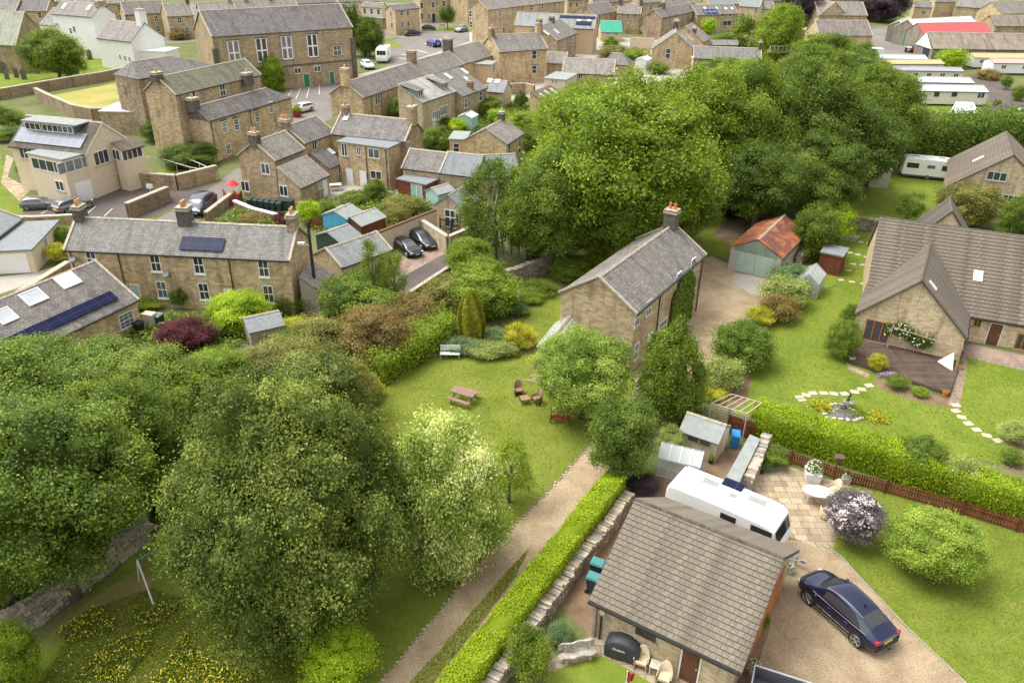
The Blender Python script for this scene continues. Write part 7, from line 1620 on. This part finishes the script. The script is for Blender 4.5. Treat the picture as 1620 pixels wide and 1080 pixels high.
# ------------------------------------------------------------------ hedges
hedge('long clipped bright green hedge running beside the drive', [G((690, 1120), 1.5), G((718, 1079), 1.5), G((850, 910), 1.5), G((930, 808), 1.5), G((975, 750), 1.5)], 1.15, 1.6, 'hedge', 1100, .045, rough=.05)
hedge('long bright hedge between the side garden and the patio', [G((1196, 642), 1.7), G((1300, 674), 1.7), G((1400, 704), 1.7), G((1500, 738), 1.7), G((1700, 797), 1.7)], 1.7, 1.8, 'hedge', 620, .055, rough=.11)
hedge('loose hedge along the far edge of the main lawn', [(592, 600), (650, 566), (705, 528)], 2.2, 1.9, 'bright', 300, .08, rough=.28)
hedge('dark clipped hedge at the foot of the terrace end', [(440, 492), (500, 487)], 1.5, 1.2, 'dark', 300, .08, rough=.2)
hedge('tall hawthorn hedge behind the far caravan', [(1380, 255), (1450, 250), (1520, 246), (1600, 240), (1660, 236)], 5, 5.0, 'dark', 70, .17, rough=.7)
# ------------------------------------------------------------------ large trees, near
T_ = tree
T_('huge grey green birch dominating the lower left lawn', (447, 802), 186, 214, 'birch', 'near', .1, name='birch_tree')
T_('cream flowering whitebeam right of the big birch', (706, 778), 90, 128, 'white', 'nearw', .1, name='whitebeam_tree')
T_('broad ash crown filling the left edge', (58, 765), 158, 152, 'ash', 'nearm', 3.0, name='ash_tree')
T_('ash tree between the left edge tree and the birch', (180, 690), 95, 95, 'mid', 'nearm', 2.5, name='ash_tree')
T_('ash crown cut by the left edge above the field wall', (-10, 640), 110, 95, 'ash', 'mid', 2, name='ash_tree')
for a in (('leafy tree just below the solar roofed cottage', (60, 580), 75, 50, 'mid'), ('pale green tree below the wheelie bins', (150, 590), 70, 50, 'ash'), ('bright leafy tree below the purple maple', (245, 600), 75, 55, 'mid'), ('yellow green tree left of the birch top', (345, 590), 55, 42, 'bright'),
          ('dark tree in the shade behind the birch shoulder', (250, 690), 70, 80, 'mid'), ('dark tree behind the two ash crowns', (110, 650), 90, 70, 'mid'), ('olive tree behind the birch top', (440, 580), 65, 48, 'olive'), ('spreading olive tree right of the birch top', (500, 615), 70, 60, 'birch'), ('dark small tree at the left end of the loose hedge', (550, 610), 45, 42, 'olive')):
    T_(a[0], a[1], a[2], a[3], a[4], 'mid', 1.0)
T_('dark ash at the bottom left above the field wall', (-5, 885), 75, 62, 'ash', 'mid', 1.5, name='ash_tree')
T_('bright green young tree in the bottom left corner', (12, 1045), 46, 60, 'bright', 'mid', .2)
T_('pale green maple in front of the farmhouse gable', (925, 584), 77, 70, 'pale', 'nearm', 1.1, name='maple_tree')
bpy.data.objects['maple_tree'].children[0].material_slots[0].material = LF['bright'] if False else leafmat('maple leaves', [(0.10, 0.17, 0.03), (0.20, 0.29, 0.06), (0.36, 0.43, 0.15)])
T_('tall dark green tree between the farmhouse and the drive', (1063, 592), 57, 82, 'mid', 'cone', .1)
T_('greyish tree overhanging the end of the clipped hedge', (985, 690), 52, 62, 'ash', 'mid', .8)
T_('small sparse fruit tree on the lawn beside the whitebeam', (806, 738), 42, 48, 'bright', 'loose', .8, name='fruit_tree')
T_('lone apple tree on the near right lawn', (1484, 856), 68, 54, 'pale', 'nearw', .7, name='apple_tree', flowers=None)
bpy.data.objects['apple_tree'].children[0].material_slots[0].material = leafmat('apple leaves', [(0.12, 0.19, 0.03), (0.22, 0.31, 0.06), (0.38, 0.45, 0.13)])
T_('dark leaved elder with pale pink flower heads beside the patio', (1352, 815), 42, 38, 'mauve', 'mid', .6, name='elder_tree', flowers=('flower', 110, .14, 1.3))
# belt of big trees
T_('huge bright lime green sycamore at the centre of the tree belt', (985, 258), 140, 128, 'bright', 'big', 2.5, name='sycamore_tree')
for a in (('bright sycamore crown at the top left of the belt', (925, 205), 75, 75, 'bright'), ('bright sycamore crown right of the largest crown', (1105, 215), 90, 95, 'bright'), ('mid green tree at the lower left of the belt', (875, 325), 78, 82, 'mid'), ('mid green tree directly behind the farmhouse roof', (985, 335), 85, 70, 'mid'),
          ('tree behind the farmhouse chimney', (1075, 300), 70, 70, 'mid'), ('mid green tree in the middle of the belt', (1190, 210), 78, 100, 'mid'), ('dark tree above the orange roofed garage', (1205, 285), 65, 60, 'dark'), ('large mid green tree right of centre in the belt', (1280, 200), 85, 95, 'dark'),
          ('dark tree with bare trunks at the foot of the belt', (1290, 275), 72, 62, 'dark'), ('tree in the belt above the far garden fence', (1345, 225), 75, 70, 'dark'), ('bright rounded tree at the right end of the belt', (1385, 180), 68, 68, 'mid'), ('greyish tree at the top right of the belt', (1350, 130), 60, 45, 'ash'),
          ('tree in the belt beyond the largest crown', (1180, 135), 60, 42, 'bright'), ('tall tree at the upper edge of the belt', (1290, 125), 60, 48, 'mid'), ('tree above the pale shed at the right foot of the belt', (1375, 245), 36, 34, 'dark')):
    T_(a[0], a[1], a[2], a[3], a[4], 'big', 2.0)
T_('leafy ash above the garden house with thin pale stems', (783, 318), 56, 74, 'ash', 'airy', 1.5, name='ash_tree', bark=BARKP)
T_('dark ash between the garden house and the belt', (836, 345), 42, 58, 'mid', 'airy', 1)
for i, (x, y, tx, ty) in enumerate(((795, 400, 790, 330), (808, 402, 806, 318), (820, 404, 822, 335), (785, 398, 776, 345))):
    b_ = G((x, y)); d = ray(tx, ty); s_ = math.hypot(b_.x, b_.y) / math.hypot(d.x, d.y); hp = CAMH + d.z * s_; tt_ = b_.lerp(CAM + d * s_, 0)
    t = rootp('dead_tree', 'bare pale stemmed dying tree in front of the ash thicket', 'tree', (x, y), group='bare stems before the ash thicket'); top = CAM + d * s_ - b_; M1 = MB(); M1.tube([(0, 0, 0), top * .5 + Vector((.1, 0, 0)), top], [.12, .08, .03], 6)
    for k in range(9):
        f_3 = .35 + .07 * k; q = top * f_3; a = k * 2.4 + i; r_ = 1.1 * (1 - f_3 * .5); M1.tube([q, q + Vector((math.cos(a) * r_, math.sin(a) * r_, r_ * .8))], [.035, .01], 4)
    M1.build('trunk', BARKP, t)
# trees of the middle ground
for a in (('small bright tree left of the garden wall corner', (742, 408), 38, 34, 'bright', 'mid', .5), ('yellow green spreading tree above the golden conifer', (765, 455), 60, 42, 'bright', 'mid', .3), ('olive shrubby tree right of the ash thicket wall', (715, 465), 40, 32, 'olive', 'mid', .2),
          ('thin birch in front of the slate garage', (590, 428), 22, 52, 'mid', 'loose', .5), ('second thin birch by the lane', (623, 440), 22, 48, 'mid', 'loose', .5), ('loose green tree below the wooden lean-to', (548, 470), 42, 38, 'ash', 'mid', .3), ('airy tree beside the lane edge wall', (592, 492), 50, 40, 'mid', 'loose', .2),
          ('rusty leaved thicket tree above the loose hedge', (590, 530), 62, 48, 'rust', 'mid', .1), ('brown green thicket bush by the lane foot', (650, 498), 45, 32, 'rust', 'mid', .1), ('olive thicket tree left of the rusty one', (505, 540), 55, 42, 'olive', 'mid', .2), ('green thicket tree beside the low grey shed', (470, 560), 48, 38, 'mid', 'mid', .2),
          ('tree right of the pale shed fence in the far garden', (1535, 322), 48, 32, 'olive', 'mid', .5), ('tree cut by the right edge beside the chalet bungalow', (1612, 345), 28, 38, 'mid', 'mid', .3), ('small fruit tree left of the bungalow ridge', (1440, 325), 22, 24, 'mid', 'loose', .3), ('leafy tree right of the orange roofed garage', (1292, 368), 38, 42, 'mid', 'mid', .2)):
    T_(a[0], a[1], a[2], a[3], a[4], a[5], a[6])
# village trees
for a in (('rounded tree in the churchyard beside the church', (85, 84), 42, 37, 'mid', 'mid', .8), ('bright round tree in front of the hall windows', (431, 115), 20, 27, 'bright', 'mid', .2), ('narrow tall tree at the hall corner', (558, 48), 15, 38, 'dark', 'far', .5), ('dark tree behind the motorhome', (583, 58), 24, 30, 'dark', 'mid', .4),
          ('blue green tree between the terrace and cottages', (646, 170), 32, 22, 'ash', 'mid', .4), ('small round tree on the roadside green', (708, 24), 12, 13, 'dark', 'far', 1.5), ('tall pale green tree by the railway bridge', (1232, 55), 36, 46, 'bright', 'mid', .5), ('mid green tree behind the annexe with white roof', (1178, 48), 18, 24, 'mid', 'far', .3),
          ('lime green bush below the solar row', (1121, 42), 12, 12, 'lime', 'far', .1), ('blossoming hawthorn left of the tall pale tree', (1190, 62), 22, 14, 'pale', 'far', .1), ('tree in front of the plum roofed station building', (1300, 90), 45, 36, 'mid', 'mid', .5), ('tree left of the banner trailer', (1345, 92), 36, 26, 'mid', 'mid', .5),
          ('darkest purple tree at the top left of the station', (1266, 10), 32, 26, 'black', 'mid', .5), ('purple beech at the top right of the station', (1400, 6), 38, 26, 'black', 'mid', .5), ('bright yellow green tree below the brown workshop', (1508, 93), 22, 14, 'lime', 'far', .1), ('clipped ball tree on the park road verge', (1594, 129), 8, 8, 'mid', 'far', .6),
          ('tree in front of the annexe and long low building', (1150, 108), 50, 16, 'mid', 'mid', .1), ('small dark trees behind the long low building', (1160, 64), 30, 9, 'mid', 'far', .1)):
    T_(a[0], a[1], a[2], a[3], a[4], a[5], a[6])
# shrubs
for a in (('lime green ball shaped bush at the bottom of the lawn', (533, 1037), 63, 50, 'lime', 'ball'), ('big round clipped bush beside the gravel courtyard', (1176, 545), 48, 40, 'mid', 'ball'), ('variegated shrub below the round clipped bush', (1142, 592), 32, 27, 'pale', 'shrub'), ('golden shrub in front of the variegated one', (1128, 618), 22, 14, 'yellow', 'shrub'), ('golden shrub right of the variegated one', (1152, 600), 14, 14, 'yellow', 'shrub'),
          ('silvery shrub beside the small greenhouse', (1255, 440), 38, 22, 'blue', 'shrub'), ('cream variegated shrub at the courtyard edge', (1240, 462), 36, 26, 'pale', 'shrub'), ('dark brownish shrub below the cream variegated one', (1232, 488), 28, 22, 'rust', 'shrub'), ('yellow flowering shrub at the courtyard edge', (1204, 500), 20, 16, 'yellow', 'shrub'),
          ('rounded laurel bush at the bungalow corner', (1334, 536), 26, 34, 'mid', 'ball'), ('leafy shrub above the laurel under the tiled roof', (1348, 500), 16, 18, 'mid', 'shrub'), ('golden standard bush at the deck edge', (1389, 573), 14, 16, 'yellow', 'ball'), ('green mound in the deck flower bed', (1420, 604), 15, 12, 'mid', 'shrub'), ('yellow green tuft in the deck flower bed', (1456, 620), 12, 8, 'bright', 'shrub'),
          ('big rounded shrub growing out of the long hedge', (1455, 725), 42, 38, 'mid', 'ball'), ('feathery pale shrub in the hedge beside the rounded one', (1520, 755), 30, 32, 'pale', 'shrub'), ('spiky grass clump at the right edge above the hedge', (1602, 684), 18, 18, 'pale', 'shrub'), ('small dark shrub at the right edge bed', (1600, 722), 16, 14, 'mid', 'shrub'),
          ('blackish purple shrub at the garage ridge end', (1018, 766), 25, 20, 'black', 'shrub'), ('yellow green variegated shrub above the greenhouse', (1062, 700), 20, 24, 'pale', 'shrub'), ('pale shrub at the trellis', (1118, 655), 22, 10, 'pale', 'shrub'), ('leafy bed plants left of the builders bag', (1222, 722), 22, 18, 'mid', 'shrub'), ('silver leaved plants at the patio corner', (1212, 735), 14, 10, 'blue', 'shrub'),
          ('mixed green shrub bottom centre beside the near wall', (838, 1035), 34, 40, 'mid', 'shrub'), ('blue grey shrub behind the log bench', (885, 1002), 20, 18, 'blue', 'shrub'), ('narrow climbing shrub at the garage side', (1208, 985), 8, 26, 'mid', 'shrub'),
          ('yellow leaved bush at the left end of the main lawn', (585, 612), 20, 20, 'yellow', 'shrub'), ('green base shrub under the yellow leaved bush', (582, 632), 20, 12, 'mid', 'shrub'), ('blue green spreading juniper behind the white bench', (735, 547), 38, 12, 'blue', 'shrub'), ('variegated creeping juniper right of the bench', (775, 553), 36, 14, 'pale', 'shrub'),
          ('blue green shrub at the foot of the golden conifer', (785, 535), 30, 14, 'blue', 'shrub'), ('golden yellow shrub at the lawn corner', (822, 532), 22, 20, 'yellow', 'shrub'), ('mid green low shrub left of the golden yellow one', (805, 552), 20, 10, 'mid', 'shrub'), ('purple Japanese maple above the dark trees', (290, 528), 42, 28, 'purple', 'mid'), ('lime green bush in front of the terrace windows', (378, 492), 46, 34, 'lime', 'mid'),
          ('dark green shrub against the terrace wall', (284, 472), 16, 17, 'dark', 'shrub'), ('bright climbing plant over the low cottage door', (230, 476), 28, 12, 'bright', 'shrub'), ('lime climber along the low cottage eaves', (180, 512), 30, 12, 'lime', 'shrub'), ('green climber hanging below the cottage window', (158, 528), 26, 14, 'mid', 'shrub'), ('olive shrubs right of the purple maple', (335, 515), 26, 18, 'olive', 'shrub'), ('golden shrub above the thicket by the pole', (465, 516), 24, 14, 'yellow', 'shrub'),
          ('rhododendron mound behind the farmhouse', (905, 425), 34, 22, 'mid', 'mid'), ('bright bush behind the farmhouse eaves', (942, 415), 20, 18, 'bright', 'shrub'), ('leafy border plants below the curving wall', (850, 455), 26, 14, 'mid', 'shrub'), ('bright border plants left of the farmhouse', (842, 470), 18, 10, 'bright', 'shrub'), ('dark lavender clump in the farmhouse border', (822, 490), 14, 10, 'blue', 'shrub'), ('dark yew bush in the border above the conifer', (800, 480), 18, 22, 'dark', 'shrub'),
          ('yellow and red leaved bush above the side garden', (1325, 358), 26, 30, 'lime', 'shrub'), ('tall green shrub at the top of the side garden', (1310, 335), 30, 26, 'bright', 'shrub'), ('bright shrub in the cottage gardens left of the conifers', (488, 337), 17, 20, 'lime', 'shrub'), ('dark green rounded conifer beside the blue shed', (519, 338), 15, 22, 'mid', 'ball'), ('dark rounded shrub in the cottage garden', (593, 302), 16, 16, 'mid', 'shrub'), ('low rounded shrub near the cottage yard', (563, 312), 22, 10, 'mid', 'shrub'),
          ('drooping willow like bush in the cottage gardens', (640, 325), 32, 16, 'olive', 'shrub'), ('shrub below the willow like bush', (625, 340), 20, 12, 'olive', 'shrub'), ('shrubbery right of the rear terrace wing', (690, 222), 26, 22, 'mid', 'mid'), ('lime bush in the upper gardens', (723, 200), 13, 12, 'lime', 'shrub'), ('dark bush at the foot of the white french windows', (705, 195), 12, 9, 'dark', 'shrub'), ('rounded lime bush right of the teal shed', (788, 185), 16, 12, 'lime', 'shrub'), ('leafy bushes right of the teal shed', (775, 170), 20, 14, 'mid', 'shrub'), ('dark bush against the tan wall in the gardens', (825, 160), 10, 14, 'dark', 'shrub'),
          ('wild bushes left of the big sycamore', (830, 195), 30, 18, 'bright', 'mid'), ('wild bushes above the quoined cottage', (850, 225), 28, 24, 'mid', 'mid'), ('clipped ivy mound at the blank gable', (246, 208), 24, 17, 'dark', 'ball'), ('thick ivy covering the lower wall of the stone house', (300, 245), 42, 20, 'dark', 'mid'), ('garden shrub beside the sunroom', (168, 275), 20, 11, 'dark', 'shrub'), ('small shrub at the left end of the bungalow', (42, 266), 16, 14, 'mid', 'shrub'),
          ('mixed shrubs at the left edge below the churchyard wall', (12, 190), 24, 18, 'ash', 'shrub'), ('shrub on the court entrance wall', (254, 308), 11, 10, 'olive', 'shrub'), ('yellow green shrub bed between the garages and terrace', (92, 400), 16, 16, 'yellow', 'shrub'), ('green shrub bed behind the cream garage', (98, 375), 18, 16, 'mid', 'shrub'), ('red leaved shrub in the rear garden', (447, 346), 14, 9, 'purple', 'shrub'), ('rose bed behind the terrace ridge', (400, 345), 22, 8, 'rust', 'shrub'),
          ('shrub inside the roadside rails by the blue car', (560, 25), 10, 8, 'mid', 'far'), ('garden bushes below the pale block wall', (1005, 88), 16, 9, 'bright', 'far'), ('garden bushes beside the green roofed hut', (967, 68), 14, 10, 'mid', 'far'), ('wild garden left of the gable with one window', (975, 82), 26, 10, 'olive', 'far'), ('bush above the big sycamore crown', (1040, 108), 18, 9, 'mid', 'far'), ('dark shrub behind the flag pole', (282, 55), 16, 8, 'rust', 'far'),
          ('round bush on the park lawn', (1578, 162), 6, 5, 'mid', 'far'), ('dark round bush at the right edge of the park', (1612, 148), 10, 12, 'mid', 'far'), ('dry brown bush by the pink roofed park home', (1565, 118), 18, 8, 'rust', 'far'), ('olive hedge bushes below the park road', (1590, 196), 24, 14, 'olive', 'shrub'), ('bushes behind the solar bungalow roof', (10, 215), 18, 10, 'mid', 'shrub')):
    shrub(a[0], a[1], a[2], a[3], a[4], a[5])
# golden conifer: a flame of upright sprays
P, r, rz, hc, rd = place_crown((745, 503), 21, 42, 0.0); rs = np.random.default_rng(4); k = 26000
th = rs.uniform(0, 2 * np.pi, k); z = rs.uniform(0, 1, k); rr_ = np.sqrt(np.sin(np.clip(z * .80 + .20, 0, 1) * np.pi) + 1e-4); rr_ *= (1 + .10 * np.sin(th * 7 + z * 5)) * rs.uniform(.82, 1.02, k)
pos = np.column_stack([np.cos(th) * rr_ * r, np.sin(th) * rr_ * r, z * rz * 1.95]); nr = np.column_stack([np.cos(th), np.sin(th), np.full(k, .15)]) + rs.normal(size=(k, 3)) * .25
me = quads_mesh('crown', pos, nr, rs.uniform(.07, .17, k), rs.normal(.5, .22, k) + .1 * np.sin(th * 7 + z * 5), aspect=.35, seed=3); me.materials.append(LF['conifer'])
t = root('golden_conifer', 'flame shaped golden conifer at the corner of the main lawn', 'conifer', Vector((P.x, P.y, 0))); link('crown', me, t); MB().cyl((0, 0, 0), (0, 0, rz * 1.6), r * .12, .02).build('trunk', BARK, t); MB().ball((0, 0, rz * .85), r * .55, r * .55, rz * .7, 14).build('inner_sprays', LF['conifer'], t)
# lilac flowers at the deck, meadow flowers, undergrowth
q = G((1405, 596)); rs = np.random.default_rng(6); k = 400; me = quads_mesh('lilac_flowers', np.column_stack([rs.normal(0, .35, k), rs.normal(0, .15, k), rs.uniform(.1, .35, k)]), rs.normal(size=(k, 3)) * .4 + np.array([0, 0, 1]), np.full(k, .05), rs.uniform(0, 1, k)); me.materials.append(LF['lilac']); tag(link('lilac_flowers', me, None, Matrix.Translation(q)), 'patch of lilac flowers in the deck flower bed', 'flowers')
SWATH = [[(210, 978), (262, 955), (285, 965), (240, 995)], [(118, 1075), (150, 1040), (190, 1012), (245, 998), (238, 1030), (195, 1080)], [(292, 1000), (268, 1045), (228, 1100), (420, 1100), (400, 1060), (330, 1045)], [(330, 985), (400, 1008), (405, 1032), (350, 1022)], [(90, 1002), (150, 962), (190, 985), (180, 1000), (110, 1018)]]
scatter('meadow_flowers', 'yellow wild flowers in the unmown meadow', 'flowers', SWATH, 3200, 'buttercup', .042, .3)
scatter('meadow_flowers', 'scattered yellow and white flowers across the meadow', 'flowers', [[(70, 1085), (130, 990), (240, 940), (330, 970), (470, 1010), (440, 1100)]], 900, 'buttercup', .035, .2, seed=31)
scatter('meadow_grass_blades', 'shorter grass of the meadow', 'grass', [[(50, 1100), (130, 970), (240, 930), (330, 960), (500, 1010), (460, 1100)]], 30000, 'lawnblade', .045, .06, seed=32)
scatter('meadow_grass_blades', 'longer dark grass of the unmown meadow', 'grass', SWATH, 20000, 'mid', .04, .2, seed=5, up=.3)
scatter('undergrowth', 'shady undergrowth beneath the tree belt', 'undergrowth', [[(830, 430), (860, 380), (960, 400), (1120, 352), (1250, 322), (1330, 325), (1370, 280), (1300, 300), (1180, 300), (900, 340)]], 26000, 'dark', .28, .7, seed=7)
scatter('undergrowth', 'tangled undergrowth between the lane and the lawn hedge', 'undergrowth', [[(400, 560), (480, 505), (600, 505), (700, 440), (800, 450), (790, 500), (700, 545), (600, 600), (560, 650), (480, 640)]], 30000, 'olive', .15, .7, seed=8)
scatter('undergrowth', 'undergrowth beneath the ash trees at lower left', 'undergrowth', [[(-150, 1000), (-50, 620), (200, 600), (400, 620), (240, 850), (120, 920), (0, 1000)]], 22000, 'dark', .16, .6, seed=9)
scatter('garden_plants', 'mixed low planting in the cottage gardens', 'garden plants', [[(470, 350), (500, 320), (600, 300), (700, 330), (660, 360), (600, 370), (540, 390)], [(330, 360), (380, 330), (440, 350), (450, 365), (350, 368)], [(690, 190), (770, 160), (850, 170), (860, 230), (700, 235)], [(120, 560), (230, 500), (450, 500), (470, 530), (330, 560)]], 24000, 'mid', .16, .6, seed=10)
scatter('rough_grass', 'rough grass and weeds in the village gardens', 'grass', [[(960, 80), (1030, 75), (1030, 110), (900, 140), (860, 160)], [(1100, 60), (1250, 50), (1290, 80), (1200, 100), (1100, 105)]], 9000, 'olive', .3, .6, seed=11)
